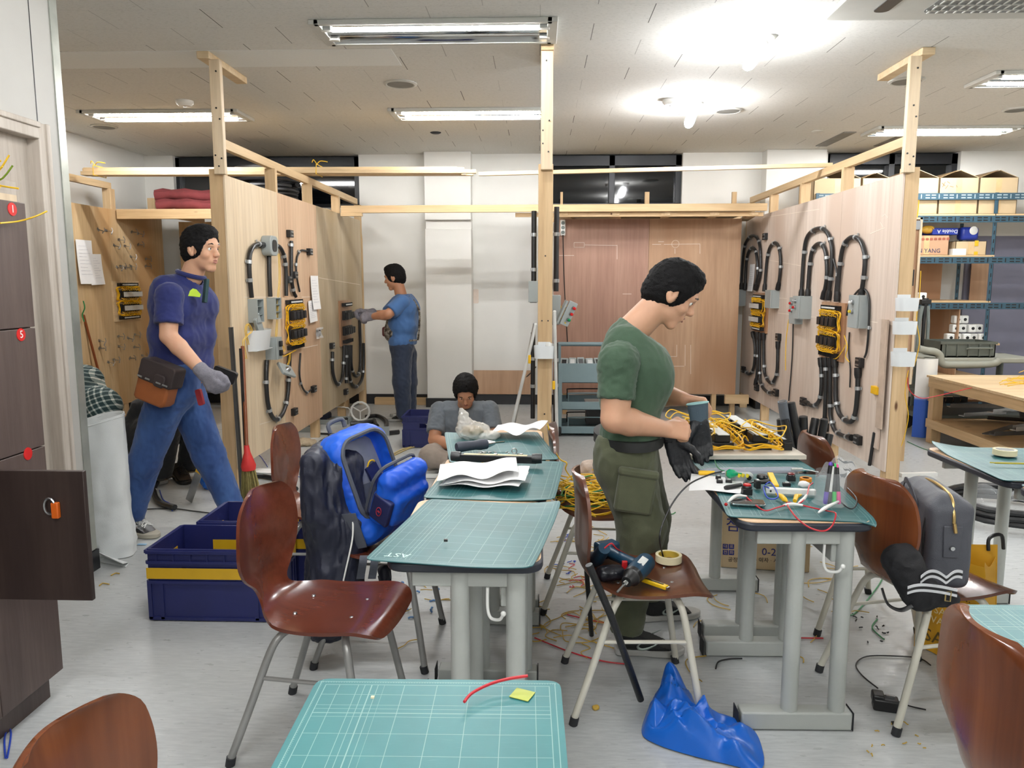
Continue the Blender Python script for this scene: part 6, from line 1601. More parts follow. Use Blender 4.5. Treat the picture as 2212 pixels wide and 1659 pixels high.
# ================================================================ on the chair with the drill
t = root('cordless_drill', 'teal cordless drill driver lying on the dark brown chair', 'drill', s5(560, 1250))
m0_, m1_ = s5(652, 1205, .52), s5(560, 1300, .505); c1_ = s5(508, 1352, .50); b1_ = s5(440, 1425, .478)
b = B(); b.tube([m0_ + (m0_ - m1_) * .1, m0_, m0_.lerp(m1_, .5), m1_], [.026, .033, .036, .034], 16); part('motor_housing', b, TEALD, t)
b = B(); b.tube([m1_, m1_.lerp(c1_, .35), m1_.lerp(c1_, .4), c1_], [.034, .032, .028, .018], 16); ck = part('chuck', b, BLACK, t)
b = B(); b.cyl(c1_, c1_.lerp(b1_, .25), .01, 10); b.cyl(c1_.lerp(b1_, .2), b1_, .0042, 8); part('bit', b, CHROME, ck)
h0_, h1_ = s5(585, 1235, .505), s5(370, 1130, .50)
b = B(); b.tube([h0_, h0_.lerp(h1_, .5), h1_], [.024, .021, .024], 12); part('handle', b, TEALD, t)
b = B(); Mh = frame(h1_ - h0_, (0, 0, 1), h1_); b.box(-.01, .045, -.055, .035, -.03, .03, Mh); part('battery', b, TEALD, t, bevel=.01)
b = B(); q = h0_.lerp(h1_, .25) + V((-.02, -.03, .0)); b.cb(q, (.02, .014, .03)); b.cb(m1_ + V((.02, .03, .02)), (.014, .02, .008)); part('trigger', b, plain('red_trigger', (196, 30, 36), .4), t, bevel=.003)
b = B(); q = (m0_ + m1_) / 2; b.box(-.02, .02, -.012, .012, .034, .0375, frame(m1_ - m0_, (0.2, -.5, 1), q)); part('rating_label', b, SILVER, t)
t = root('cordless_drill', 'second drill with a red cord behind the chair back, only its blue grip showing', 'drill', s5(280, 1165))
b = B(); q0, q1 = s5(300, 1185, .50), s5(350, 1110, .56); b.tube([s5(265, 1190, .475), q0, q1], [.03, .026, .022], 12); part('handle', b, TEALD, t)
b = B(); b.tube(bez([q1, s5(400, 1075, .57), s5(440, 1115, .54), s5(512, 1155, .46)], 5), .003, 6); part('red_cord', b, REDW, t)
b = B(); b.raw(sdf_mesh([rbox_(s5(395, 1285, .485), (.048, .032, .022), .018, Matrix.Rotation(.3, 4, 'Z'))], .005, .01, wr=(.004, 30, (1, 1, 1)))); solo('black_pouch', 'small black leather pouch beside the drill on the chair', 'pouch', b, plain('black_leather', (20, 22, 30), .35, bump=.3, bs=90))
def tape_roll(c, ro, ri, h, lab, mat, inner):
    t = root('tape_roll', lab, 'tape', c); b = B(); b.lathe([(ri, 0), (ro, 0), (ro, h), (ri, h), (ri, 0)], c, 32); part('tape', b, mat, t)
    b = B(); b.lathe([(ri - .002, .0005), (ri, .0005), (ri, h - .001), (ri - .002, h - .001), (ri - .002, .0005)], c, 32); part('core', b, inner, t); return t
CORE = plain('yellow_core', (206, 176, 70), .6, var=.2)
tape_roll(s5(810, 1200, .457), .049, .039, .026, 'cream masking tape roll lying on the chair beside the drill', CREAM, CORE)
tape_roll(az(2170, 982, .745), .047, .038, .024, 'cream masking tape roll on the far right desk', CREAM, WHITEP)
b = B(); q0, q1 = s5(625, 1332, .464), s5(800, 1392, .462); b.beam(q0, q1, .022, .014); t = root('utility_knife', 'yellow snap-off knife on the chair seat beside the drill', 'knife', q0); part('handle', b, plain('knife_yellow', (226, 186, 30), .4), t, bevel=.003)
b = B(); b.beam(q0.lerp(q1, .1) + V((0, 0, .008)), q0.lerp(q1, .85) + V((0, 0, .008)), .006, .002); part('slider', b, BLACK, t); b = B(); b.beam(q1, q1 + (q1 - q0) * .06, .016, .006); part('blade', b, STEEL, t)
b = B(); b.tube([ay(1272, 1220, 2.40), ay(1320, 1330, 2.43), az(1384, 1511, .012)], .0125, 10); solo('conduit_offcut', 'black conduit piece leaning on the near side of the drill chair', 'conduit', b, CONDUIT)
b = B(); b.tube([ay(1267, 1232, 2.95), az(1278, 1372, .012)], .01, 10); solo('conduit_offcut', 'black conduit piece leaning on the far rear side of the drill chair', 'conduit', b, CONDUIT)
b = B(); b.tube(bez([s5(772, 1175, .47), ay(1425, 1165, 2.72), ay(1432, 1130, 2.74), ay(1456, 1082, 2.76), ay(1489, 1046, 2.78), ay(1531, 1026, 2.8), ay(1560, 1018, 2.82)], 6), .003, 6); solo('loose_wire', 'black cable arching from the masking tape up to the cluttered desk', 'wire', b, BLKW)

# ================================================================ heap of yellow wire on the chair beside the far desk
rr = random.Random(21)
for k in range(34):
    c = V((.25 + rr.gauss(0, .05), 3.46 + rr.gauss(0, .06), .462 + .0035 * k)); a0 = rr.uniform(0, 6.28); r0 = rr.uniform(.08, .16)
    pts = []
    for i in range(10):
        an = a0 + i * .62; pts.append(c + V((r0 * 1.0 * math.cos(an) * (1 + .1 * math.sin(i * 2.0 + k)), r0 * .85 * math.sin(an), .018 * math.sin(an * 2 + k) + .02 * rr.random())))
    b = B(); b.tube(bez(pts, 4), .0032, 5)
    if k % 6 == 5: solo('loose_wire', 'green wire in the tangled heap on the chair seat', 'wire', b, GRNW, 'green wires in the heap')
    else: solo('loose_wire', 'yellow wire in the tangled heap on the chair seat', 'wire', b, WY, 'yellow wires in the heap')
b = B(); b.tube(bez([ay(1183, 915, 3.46), ay(1192, 955, 3.45), ay(1208, 990, 3.42), ay(1224, 1000, 3.4), ay(1222, 1015, 3.4), ay(1240, 1040, 3.4)], 6), .003, 6); solo('loose_wire', 'yellow wire draped over the chair back beside the far desk', 'wire', b, WY)
b = B(); b.raw(sdf_mesh([cone_(ay(1272, 1015, 3.66), ay(1292, 1020, 3.68), .045, .04), cone_(ay(1280, 1045, 3.66), ay(1300, 1055, 3.66), .05, .045)], .006, .02, wr=(.016, 22, (1, 1, 1)))); solo('knit_gloves', 'crumpled beige knitted work gloves on the wire heap chair', 'gloves', b, plain('beige_knit', (190, 172, 158), .9, bump=.4, bs=200))
b = B(); q = ay(1240, 1058, 3.62); b.box(q.x - .06, q.x + .14, 3.6, 3.72, .46, .5); solo('black_tray', 'small black tray under the beige gloves on the wire heap chair', 'tray', b, BLACK, bevel=.006)

# ================================================================ relay board lying on the desk, seen by the man in green
Mr = Matrix.Translation((.885, 3.575, .7455)) @ Matrix.Rotation(rad(92), 4, 'Z')
relay_board(Mr, 'pale board with yellow wires and black blocks lying on the desk', .68, .49, plain('white_board_edge', (214, 206, 192), .6, var=.05), strips=True, name='relay_board', seed=9)
b = B()
for k in range(14):
    c = Mr @ V((rr.uniform(-.25, .25), rr.choice((-.12, .03, .15)) + rr.gauss(0, .03), .09 + rr.random() * .02)); a0 = rr.uniform(0, 6.28)
    b = B(); b.tube(bez([c + V((.07 * math.cos(a0 + i * .8), .12 * math.sin(a0 + i * .8), .012 * math.sin(i * 2))) for i in range(7)], 4), .003, 5); solo('loose_wire', 'yellow loose wire lying over the board on the desk', 'wire', b, WY, 'loose wires over the desk board')

# ================================================================ clutter on the right desk
Z = .7425
t = root('smartphone', 'dark smartphone with a silver rim lying near the front of the cluttered desk', 'phone', s3(745, 680))
M = Matrix.Translation(s3(745, 690, Z + .006)) @ Matrix.Rotation(rad(-9), 4, 'Z'); b = B(); b.prism(rrect(.115, .062, .01), -.005, .003, M); part('body', b, CHROME, t, bevel=.002)
b = B(); b.prism(rrect(.109, .056, .008), .003, .0042, M); part('screen', b, plain('black_glass', (18, 20, 24), .08), t)
cp = s3(1725, 705, Z)
t = root('plastic_cup', 'clear cut plastic cup holding four markers', 'cup', cp)
CLEAR = clear('clear_plastic', (225, 230, 234), .1, .06)
b = B(); b.lathe([(.056, .0), (.058, .003), (.05, .012), (.052, .06), (.05, .115), (.0485, .115), (.05, .06), (.048, .013), (.0, .004), (0, 0)], cp, 28); part('cup', b, CLEAR, t)
for k, (dx_, col, body, lab) in enumerate(((-.026, (98, 70, 180), BLACK, 'purple capped marker in the clear cup'), (-.013, (26, 26, 28), WHITEP, 'white marker with a black cap in the clear cup'), (.004, (60, 200, 90), BLACK, 'green capped marker in the clear cup'), (.02, (236, 70, 150), BLACK, 'pink capped marker in the clear cup'))):
    p = cp + V((dx_, -.028, .006)); q = cp + V((dx_ * .6 + .008, -.01 + .006 * k, .142 - .004 * k)); d = (q - p).normalized()
    t = root('marker_pen', lab, 'marker', p, 0, 'markers in the cup'); cm = plain('marker_cap_%d' % k, col, .35, var=.03)
    b = B(); b.tube([p, p + d * .004, p + d * .042], [.005, .0075, .0078], 12); part('cap', b, cm, t)
    b = B(); b.tube([p + d * .042, q - d * .006], .0072, 12); part('barrel', b, body, t)
    b = B(); b.tube([q - d * .006, q, q + d * .006], [.0066, .0066, .004], 12); part('end_plug', b, cm if k != 1 else BLACK, t)
b = B(); c = s3(1880, 430, Z)
b.sheet(lambda u, v: c + V((-.07 + .15 * u + .02 * math.sin(v * 7), -.02 + .09 * v, .004 + .075 * math.sin(u * math.pi) * math.sin(v * math.pi) + .016 * math.sin(u * 19) * math.cos(v * 13))), 22, 16, .0006)
solo('clear_wrap', 'crumpled clear plastic packaging behind the marker cup', 'packaging', b, CLEAR)
b = B(); q0, q1 = s3(965, 545, Z + .012), s3(1560, 575, Z + .012); b.beam(q0, q1, .02, .022); t = root('connector_strip', 'white plastic connector strip lying across the cluttered desk', 'connector', q0); part('strip', b, WHITEP, t, bevel=.003)
b = B(); b.cyl(q0.lerp(q1, .08) + V((0, -.0105, 0)), q0.lerp(q1, .08) + V((0, -.0115, 0)), .0035, 10); part('hole', b, BLACK, t)
YT = plain('yellow_tool', (240, 190, 30), .4, var=.05)
b = B(); b.beam(s3(1015, 345, Z + .03), s3(1085, 500, Z + .012), .022, .01); solo('yellow_stripper', 'yellow flat tool handle standing out of the cluttered desk', 'tool', b, YT, bevel=.003)
b = B(); b.tube([s3(1090, 590, Z + .012), s3(1150, 620, Z + .012), s3(1190, 660, Z + .009), s3(1222, 685, Z + .004)], [.004, .009, .009, .003], 10); solo('clip_boot', 'yellow rubber clip boot in the middle of the cluttered desk', 'clip', b, YT)
b = B(); b.tube([s3(1310, 675, Z + .008), s3(1330, 620, Z + .014), s3(1385, 605, Z + .012)], [.007, .009, .004], 10); solo('clip_boot', 'yellow and black rubber clip boot right of the other one', 'clip', b, YT)
def push_button(c, r_, h_, cap, lab, body=True):
    t = root('push_button', lab, 'push button', c)
    if body: b = B(); b.cb(c + V((0, 0, h_ * .35)), (r_ * 2, r_ * 1.7, h_ * .7)); part('contact_block', b, BLACK, t, bevel=.002)
    b = B(); b.lathe([(0, h_ * .7), (r_, h_ * .7), (r_ * 1.05, h_ * .85), (r_ * .9, h_), (0, h_)], c, 18); part('bezel', b, CHROME if not body else BLACK, t)
    b = B(); b.lathe([(r_ * .85, h_), (r_ * .85, h_ * 1.12), (r_ * .6, h_ * 1.2), (0, h_ * 1.2)], c, 18); part('button_cap', b, cap, t)
push_button(s3(735, 600, Z), .017, .034, LR, 'red topped push button with a black body near the phone')
push_button(s3(1262, 435, Z), .015, .026, plain('maroon_cap', (110, 24, 28), .3), 'dark red push button at the back of the cluttered desk')
push_button(s3(1315, 380, Z), .014, .014, BLACK, 'small black push button behind the dark red one', False)
t = root('grey_housing', 'grey button housing with a round hole at the back of the cluttered desk', 'housing', s3(650, 440))
c = s3(650, 440, Z); b = B(); b.cb(c + V((0, .01, .016)), (.1, .045, .03)); part('case', b, GREYBOX, t, bevel=.008)
b = B(); b.lathe([(0, 0), (.009, 0), (.009, .001), (0, .001)], frame((1, 0, 0), (0, -1, .0), c + V((.032, -.0125, .016))), 14); part('hole', b, BLACK, t)
PLG = plain('green_bulb', (16, 150, 104), .25); c = s3(530, 350, Z + .04); t = root('green_indicator', 'green translucent indicator lying on top of the grey housing', 'indicator', c)
b = B(); b.tube([c + V((-.012, 0, 0)), c, c + V((.016, 0, .001)), c + V((.03, 0, 0))], [.01, .018, .015, .006], 14); part('lens', b, PLG, t)
b = B(); b.tube([c + V((.03, 0, 0)), c + V((.045, 0, -.002))], .005, 10); part('stem', b, LG, t)
for k, dx_ in enumerate((-.012, .003, .018)):
    b = B(); q = s3(680, 375, Z + .036) + V((dx_, .004 * (k % 2), 0)); b.tube([q + V((0, 0, -.006)), q + V((.004, 0, .006))], [.005, .007], 8); solo('wire_connector', 'clear yellow wire connector in the pot on the cluttered desk', 'connector', b, plain('amber_plastic', (220, 206, 60), .2), 'amber connectors in the pot')
b = B(); b.lathe([(.02, 0), (.023, .03), (.0215, .03), (.0185, .002), (0, .002), (0, 0)], s3(650, 470, Z), 20); solo('small_pot', 'small clear plastic pot holding amber connectors', 'pot', b, CLEAR)
for x, y, w_, d_, h_, lab in ((410, 470, .022, .018, .016, 'black connector block on the paper at the left of the cluttered desk'), (395, 425, .018, .014, .016, 'black connector behind the left one on the cluttered desk'), (520, 465, .024, .018, .015, 'black and white connector between the paper and the pot'), (1210, 500, .028, .018, .014, 'black plug behind the white connector strip'), (860, 520, .018, .03, .03, 'black contact block left of the white connector strip')):
    c = s3(x, y, Z); t = root('cable_connector', lab, 'connector', c); M = Matrix.Translation(c + V((0, 0, h_ / 2))) @ Matrix.Rotation(rad(x % 40 - 15), 4, 'Z')
    b = B(); b.box(-w_ / 2, w_ / 2, -d_ / 2, d_ / 2, -h_ / 2, h_ / 2, M); part('housing', b, BLACK, t, bevel=.002)
    b = B(); b.box(-w_ * .2, w_ * .25, -d_ * .3, d_ * .2, h_ / 2, h_ / 2 + .003, M); part('terminal_label', b, SILVER, t)
def driver(p0, p1, lab, col=BLACK, tip=.3):
    t = root('screwdriver', lab, 'screwdriver', p0); d = p1 - p0; m = p0 + d * (1 - tip)
    b = B(); b.tube([p0, p0 + d * .06, p0 + d * (1 - tip) * .5, m], [.007, .0095, .0085, .007], 10); part('handle', b, col, t)
    b = B(); b.cyl(m, p1, .0032, 8); part('shaft', b, CHROME, t)
driver(s3(475, 520, Z + .01), s3(860, 445, Z + .018), 'black handled screwdriver in front of the grey housing', tip=.5)
driver(s3(1010, 440, Z + .014), s3(850, 460, Z + .014), 'black handled tool pointing left behind the contact block', tip=.2)
b = B(); M = Matrix.Translation((.66, 2.72, Z)) @ Matrix.Rotation(rad(12), 4, 'Z')
b.sheet(lambda u, v: V((s3(90 + 560 * u, 370 + 210 * v - 60 * u * (1 - v) * 0, Z + .003).x, s3(90 + 560 * u, 350 + 170 * v + 70 * u, Z + .003).y, Z + .003 - .03 * max(0, .35 - u) ** 1.0 * v)), 12, 8, .0006)
solo('paper_sheet', 'white paper under the connectors hanging over the left edge of the cluttered desk', 'paper', b, PAPER)
b = B(); q0, q1 = s3(150, 325, Z + .014), s3(1400, 300, Z + .016); b.tube([q0, q0.lerp(q1, .1), q0.lerp(q1, .9), q1], [.004, .016, .014, .006], 12, flat=.6); solo('clear_tube', 'long clear plastic wrapping lying across the back of the cluttered desk', 'packaging', b, clear('smoky_film', (190, 190, 204), .45, .15))
b = B(); b.tube([s3(1270, 295, Z + .03), s3(1400, 293, Z + .03)], .005, 8); b.tube([s3(1400, 295, Z + .03), s3(1590, 330, Z + .012)], .0024, 6); solo('soldering_probe', 'thin silver probe with a dark tip on the clear wrapping', 'tool', b, ALU)
driver(s3(160, 340, Z + .012), s3(480, 335, Z + .016), 'yellow handled screwdriver at the back left of the cluttered desk', YT, .4)
tape_roll(s3(1440, 440, Z), .022, .014, .014, 'small roll of orange tape at the back right of the cluttered desk', plain('orange_tape', (224, 140, 30), .4), BLACK)
b = B(); b.raw(sdf_mesh([ell_(s3(1420, 480, Z + .014), (.022, .016, .012))], .004, .01, wr=(.005, 60, (1, 1, 1)))); solo('paper_wad', 'crumpled white paper wad beside the small orange tape roll', 'paper', b, PAPER)
b = B(); b.lathe([(0, 0), (.02, 0), (.022, .008), (.018, .016), (0, .016)], s3(920, 410, Z), 18); solo('rotary_dial', 'flat black round dial behind the driver handles', 'knob', b, BLACK)
def wire(pts, r_, mat, lab, name='loose_wire'):
    b = B(); b.tube(bez(pts, 6), r_, 6); return solo(name, lab, 'wire', b, mat)
wire([s3(735, 630, Z + .014), s3(830, 715, Z + .006), s3(950, 790, Z + .006), s3(1080, 760, Z + .005), s3(1190, 728, Z + .006)], .0026, REDW, 'red test lead running from the left white clip across the desk front')
yfr = 2.40
P8 = lambda x, y, yy: ay(1480 + x / 5.53, 960 + y / 5.53, yy)
wire([s3(1410, 730, Z + .006), s3(1560, 765, Z + .006), s3(1700, 795, Z + .005), P8(1790, 815, 2.405), P8(1795, 870, 2.392), P8(1750, 980, 2.385), P8(1650, 1035, 2.382), P8(1500, 1000, 2.382), P8(1360, 905, 2.388), P8(1270, 800, 2.41), s3(1225, 730, Z + .006), s3(1215, 690, Z + .012)], .0026, REDW, 'red test lead looping down over the front edge of the cluttered desk')
wire([s3(1235, 690, Z + .008), s3(1330, 710, Z + .006), s3(1400, 680, Z + .012), s3(1460, 590, Z + .02), s3(1480, 500, Z + .03), s3(1525, 460, Z + .03)], .0024, REDW, 'red wire curling up beside the yellow and black clip')
wire([s3(1855, 680, Z + .012), s3(1920, 740, Z + .006), s3(1990, 770, Z + .006), s3(2045, 720, Z + .006), s3(2040, 630, Z + .01), s3(1940, 520, Z + .02)], .0024, BLKW, 'black test lead at the right side of the marker cup')
wire([s3(1000, 520, Z + .03), s3(940, 500, Z + .02), s3(950, 580, Z + .02), s3(990, 640, Z + .006), s3(1070, 650, Z + .006), s3(1110, 610, Z + .014), s3(1060, 500, Z + .03), s3(1010, 450, Z + .026), s3(960, 480, Z + .024)], .0026, BLUEW, 'blue wire loop around the white connector strip')
wire([s3(355, 190, Z + .02), s3(375, 250, Z + .03), s3(420, 300, Z + .03), s3(470, 315, Z + .03)], .002, GRNW, 'thin green wire running from the relay board to the housing')
for p0, p1, p2, lab in (((510, 690, .008), (610, 615, .02), (735, 620, .014), 'white clip sleeve with a red tip on the phone'), ((1590, 815, .008), (1700, 745, .014), (1850, 672, .016), 'white clip sleeve lying in front of the markers'), ((1350, 705, .006), (1420, 650, .014), (1452, 600, .018), 'white clip sleeve beside the yellow and black clip'), ((1170, 725, .006), (1290, 715, .006), (1410, 728, .006), 'white sleeve joining the red leads')):
    b = B(); b.tube(bez([s3(x, y, Z + z) for x, y, z in (p0, p1, p2)], 5), [.0025, .004, .005, .0062, .0062, .006, .0058, .005, .0045, .004, .003][:11], 8); solo('clip_sleeve', lab, 'clip', b, WHITEP)
b = B(); b.ball(s3(488, 716, Z + .006), .006, 8); solo('red_tip', 'red tip of the clip sleeve at the left front of the cluttered desk', 'clip', b, LR)

# ================================================================ on the middle desks
def curled(c, w_, h_, rz, lab, bend, z0=.0):
    M = Matrix.Translation(c) @ Matrix.Rotation(rz, 4, 'Z')
    b = B(); b.sheet(lambda u, v: M @ V(((u - .5) * w_, (v - .5) * h_, .003 + z0 + bend * (max(0, u - .15) ** 2 * .6 + .5 * math.sin(u * 5.5) ** 2 * (1 - v * .5) + .25 * v * v))), 16, 10, .0006)
    return solo('paper_sheet', lab, 'paper', b, PAPER)
c = az(1040, 1052, .745)
curled(V((-.20, 2.83, .7475)), .30, .21, rad(-10), 'bottom curled white sheet on the second desk of the middle column', .02)
curled(V((-.19, 2.84, .7475)), .30, .21, rad(-4), 'middle curled white sheet on the second desk of the middle column', .03, .008)
curled(V((-.23, 2.86, .7475)), .30, .21, rad(4), 'top curled white sheet on the second desk of the middle column', .045, .02)
curled(V((-.10, 3.72, .750)), .26, .2, rad(-12), 'curled white sheet on the farthest desk of the middle column', .06, .005)
b = B(); c = V((-.32, 3.66, .752)); b.raw(sdf_mesh([ell_(c + V((0, 0, .03)), (.075, .06, .04)), cone_(c + V((-.03, 0, .05)), c + V((-.055, .03, .12)), .035, .012), cone_(c, c + V((.12, -.03, .01)), .04, .015)], .006, .02, wr=(.016, 22, (1, 1, 1)))); t = root('food_bag', 'crumpled clear bag with yellowish contents on the farthest desk', 'bag', c); part('film', b, clear('bag_film', (226, 222, 214), .5, .12), t)
b = B(); b.raw(sdf_mesh([ell_(c + V((.0, 0, .026)), (.055, .042, .024))], .006, .02, wr=(.006, 30, (1, 1, 1)))); part('contents', b, plain('mustard_contents', (170, 140, 74), .7, var=.2), t)
c0_, c1_ = az(986, 966, .775), az(1058, 958, .775)
t = root('electric_screwdriver', 'black and chrome electric screwdriver lying on the farthest desk', 'screwdriver', c0_); b = B(); b.tube([c0_, c0_.lerp(c1_, .08), c0_.lerp(c1_, .55), c0_.lerp(c1_, .7), c0_.lerp(c1_, .9)], [.018, .024, .021, .025, .023], 14); part('body', b, plain('charcoal_grip', (58, 62, 74), .55), t)
b = B(); b.tube([c0_.lerp(c1_, .9), c1_, c0_.lerp(c1_, 1.15)], [.02, .016, .008], 12); b.cyl(c0_.lerp(c1_, 1.1), c0_.lerp(c1_, 1.45), .004, 8); part('nose', b, CHROME, t)
q0, q1 = az(985, 988, .77), az(1160, 993, .77); t = root('terminal_rail', 'long black terminal rail with a pale top and loose screws on the farthest desk', 'terminal rail', q0)
b = B(); b.beam(q0, q1, .03, .03); part('rail', b, BLACK, t, bevel=.003); b = B(); b.beam(q0.lerp(q1, .1) + V((0, 0, .0155)), q0.lerp(q1, .88) + V((0, 0, .0155)), .022, .003); part('top_strip', b, CREAM, t)
for q in (q0, q1): b = B(); b.lathe([(0, -.02), (.02, -.02), (.022, 0), (.02, .02), (0, .02)], frame((0, 0, 1), (q1 - q0), q + V((0, 0, .005))), 14); part('end_block', b, BLACK, t)
rr = random.Random(8)
for k in range(14):
    p = q0.lerp(q1, .3 + .55 * rr.random()) + V((0, rr.uniform(-.008, .03), .019 + .004 * rr.random())); a0 = rr.uniform(0, 3.1); b = B(); b.cyl(p, p + V((.012 * math.cos(a0), .012 * math.sin(a0), .001)), .0022, 6); b.ball(p, .0035, 6); solo('screw', 'small bright screw among the loose ones on the terminal rail', 'screw', b, STEEL, 'loose screws on the terminal rail')
b = B(); c = q0.lerp(q1, .72) + V((0, .02, .03)); b.tube([c + V((.011 * math.cos(i * .8), 0, .011 * math.sin(i * .8))) for i in range(8)], .0025, 6, True); solo('metal_ring', 'round steel ring standing on the terminal rail', 'ring', b, STEEL)
for pts, lab in (((( 988, 991), (1030, 990), (1062, 988)), 'straight yellow wire before the terminal rail'), (((1058, 986), (1072, 990), (1074, 1006)), 'bent yellow wire at the right before the terminal rail'), (((1032, 994), (1044, 1000), (1046, 1009)), 'short bent yellow wire on the second mat'), (((1028, 1015), (1035, 1015)), 'tiny yellow wire bit on the second mat, left one'), (((1075, 1012), (1080, 1012)), 'tiny yellow wire bit on the second mat, right one'), (((1048, 1003), (1052, 1003)), 'tiny yellow wire bit on the second mat, farthest one')):
    b = B(); b.tube(bez([az(x, y, .752) for x, y in pts], 4), .0032, 6); solo('wire_offcut', lab, 'wire', b, WY)
b = B(); b.cb(az(963, 1170, .747) + V((0, 0, .004)), (.011, .007, .007)); solo('black_bit', 'tiny black plastic bit on the mat with the small white logo', 'scrap', b, BLACK)
wire([az(1003, 1516, .75), az(1020, 1497, .752), az(1060, 1477, .754), az(1100, 1466, .756), az(1140, 1460, .758)], .003, REDW, 'red wire lying curved on the bright green mat in the foreground')
b = B(); b.cb(az(805, 1507, .748) + V((0, 0, .001)), (.006, .006, .003)); solo('paper_crumb', 'tiny tan crumb on the bright green mat in the foreground', 'scrap', b, CREAM)
b = B(); b.cyl(az(2150, 1000, .752), az(2230, 1002, .752), .004, 6); b.cyl(az(2138, 999, .752), az(2150, 1000, .752), .0025, 6); solo('pencil', 'yellow green pencil beside the masking tape on the far right desk', 'pencil', b, plain('pencil_yellow', (196, 176, 60), .4))

# ================================================================ pile of conduit offcuts in a bin
t = root('black_bin', 'black bin full of conduit offcuts in front of the right partition', 'bin', (1.60, 4.55, 0))
b = B(); b.lathe([(.15, .004), (.175, .3), (.168, .3), (.143, .012), (0, .012), (0, .004)], (1.60, 4.55, 0), 24); part('bin', b, CONDUIT, t)
CP = [((1690, 867), (1716, 985), .024), ((1708, 870), (1722, 990), .022), ((1686, 906), (1738, 1000), .02), ((1695, 906), (1745, 1000), .02), ((1735, 900), (1728, 985), .022), ((1762, 904), (1740, 990), .022), ((1781, 906), (1722, 950), .02), ((1792, 938), (1735, 962), .02), ((1690, 934), (1640, 990), .022), ((1745, 957), (1720, 1000), .024), ((1734, 932), (1740, 1010), .022), ((1755, 960), (1728, 1010), .022), ((1770, 950), (1745, 1020), .022), ((1722, 925), (1726, 1010), .02)]
for k, (p, q, r_) in enumerate(CP):
    y0 = 4.5 + .03 * (k % 3); a1, a2 = ay(*p, y0), V((1.6 + .07 * math.sin(k * 2.2), 4.55 + .06 * math.cos(k * 3.1), .05)); b = B()
    d = (a2 - a1).normalized(); r_ *= 1.15; b.tube([a1, a2], r_, 12)
    t = root('conduit_offcut', 'x', 'conduit', a1, 0, 'conduit offcuts sticking out of the black bin'); t['label'] = 'black conduit offcut sticking out of the black bin' if k else 'grey conduit offcut standing highest in the black bin'
    part('pipe', b, CONDUIT if k else plain('grey_conduit', (92, 98, 106), .4), t)
    b = B(); b.tube([a1 - d * .002, a1 + d * .001], r_ * .78, 12); part('open_end', b, BLACK, t)
for k, (p, q) in enumerate((((1618, 928), (1598, 945)), ((1636, 928), (1610, 950)), ((1668, 936), (1640, 960)))):
    a1, a2 = az(*p, .02), az(*q, .02); b = B(); b.tube([a1, a1.lerp(a2, 1.0)], .02, 10); solo('conduit_offcut', ['leftmost conduit piece lying on the floor behind the desk with relay board', 'middle conduit piece lying on the floor behind the desk with relay board', 'nearest conduit piece lying on the floor beside the black bin'][k], 'conduit', b, CONDUIT)

# ================================================================ floor: coil, tubes and scraps
q = az(2150, 1118, 0)
coil((q.x + .12, q.y, .03), .38, .02, 3, 'coil of black conduit lying on the floor at right behind the desks', CONDUIT)
b = B(); b.sheet(lambda u, v: (q.x - .12 + .5 * u, q.y - .2 + .4 * v, .15 + .05 * math.sin(u * 8) * math.cos(v * 7) - .12 * (2 * abs(u - .5)) ** 3), 18, 14, .0006); solo('clear_wrap', 'clear plastic wrapping over the black conduit coil on the floor', 'packaging', b, CLEAR)
a1, a2 = az(1945, 1026, .015), az(2022, 1024, .015); b = B(); b.beam(a1, a2, .04, .03); solo('white_duct', 'white plastic duct length on the floor behind the right post', 'duct', b, WHITEP)
b = B(); q = az(2012, 1052, 0); b.lathe([(0, 0), (.03, 0), (.035, .03), (.028, .055), (0, .06)], q, 10); solo('rubber_stopper', 'black rubber stopper standing on the floor behind the grey bag', 'cap', b, BLACK)
CF = lambda L, r_, lab, m=CONDUIT, nm='conduit_offcut', cat='conduit': solo(nm, lab, cat, (lambda bb: (bb.tube(bez([up(az(x, y, 0), r_ + .002) for x, y in L], 6), r_, 8), bb)[1])(B()), m)
CF([(378, 1103), (345, 1092), (333, 1070), (338, 1050), (360, 1034), (400, 1022), (470, 1012)], .02, 'black conduit curved on the floor between the walking man and the sack')
CF([(545, 1032), (580, 1036), (615, 1046), (640, 1062)], .018, 'black conduit end on the floor right of the broom')
CF([(310, 1102), (370, 1100), (420, 1106), (470, 1112)], .004, 'thin dark wire on the floor behind the crates', BLKW, 'loose_wire', 'wire')
CF([(345, 1060), (352, 1080), (368, 1090), (372, 1105)], .003, 'thin blue wire inside the curved conduit on the floor', BLUEW, 'loose_wire', 'wire')
CF([(540, 978), (560, 985), (572, 1000), (578, 1010)], .003, 'thin blue wire on the floor by the broom', BLUEW, 'loose_wire', 'wire')
b = B(); p0, p1 = az(408, 1082, .012), ay(437, 1000, 4.75); b.beam(p0, p1, .05, .004, (0, 1, 0)); t = root('float_trowel', 'flat steel blade with a yellow grip leaning behind the walking man', 'tool', p0); part('blade', b, STEEL, t)
b = B(); b.beam(p0.lerp(p1, .78), p1, .04, .03, (0, 1, 0)); part('grip', b, YT, t)
b = B(); q = az(438, 1060, 0); b.raw(sdf_mesh([ell_(q + V((0, .1, .08)), (.06, .05, .09)), ell_(q + V((.03, .05, .03)), (.05, .04, .035))], .008, .02, wr=(.012, 24, (1, 1, 1)))); solo('blue_plastic_bag', 'small blue plastic bag on the floor behind the leaning blade', 'bag', b, MATS['blue_film'])
b = B(); q = az(322, 1068, 0); b.cb(q + V((0, 0, .02)), (.09, .06, .035)); b.cb(q + V((-.04, .06, .02)), (.05, .05, .03)); solo('white_socket', 'white socket block on the floor beside the white sack', 'socket', b, WHITEP, bevel=.006)
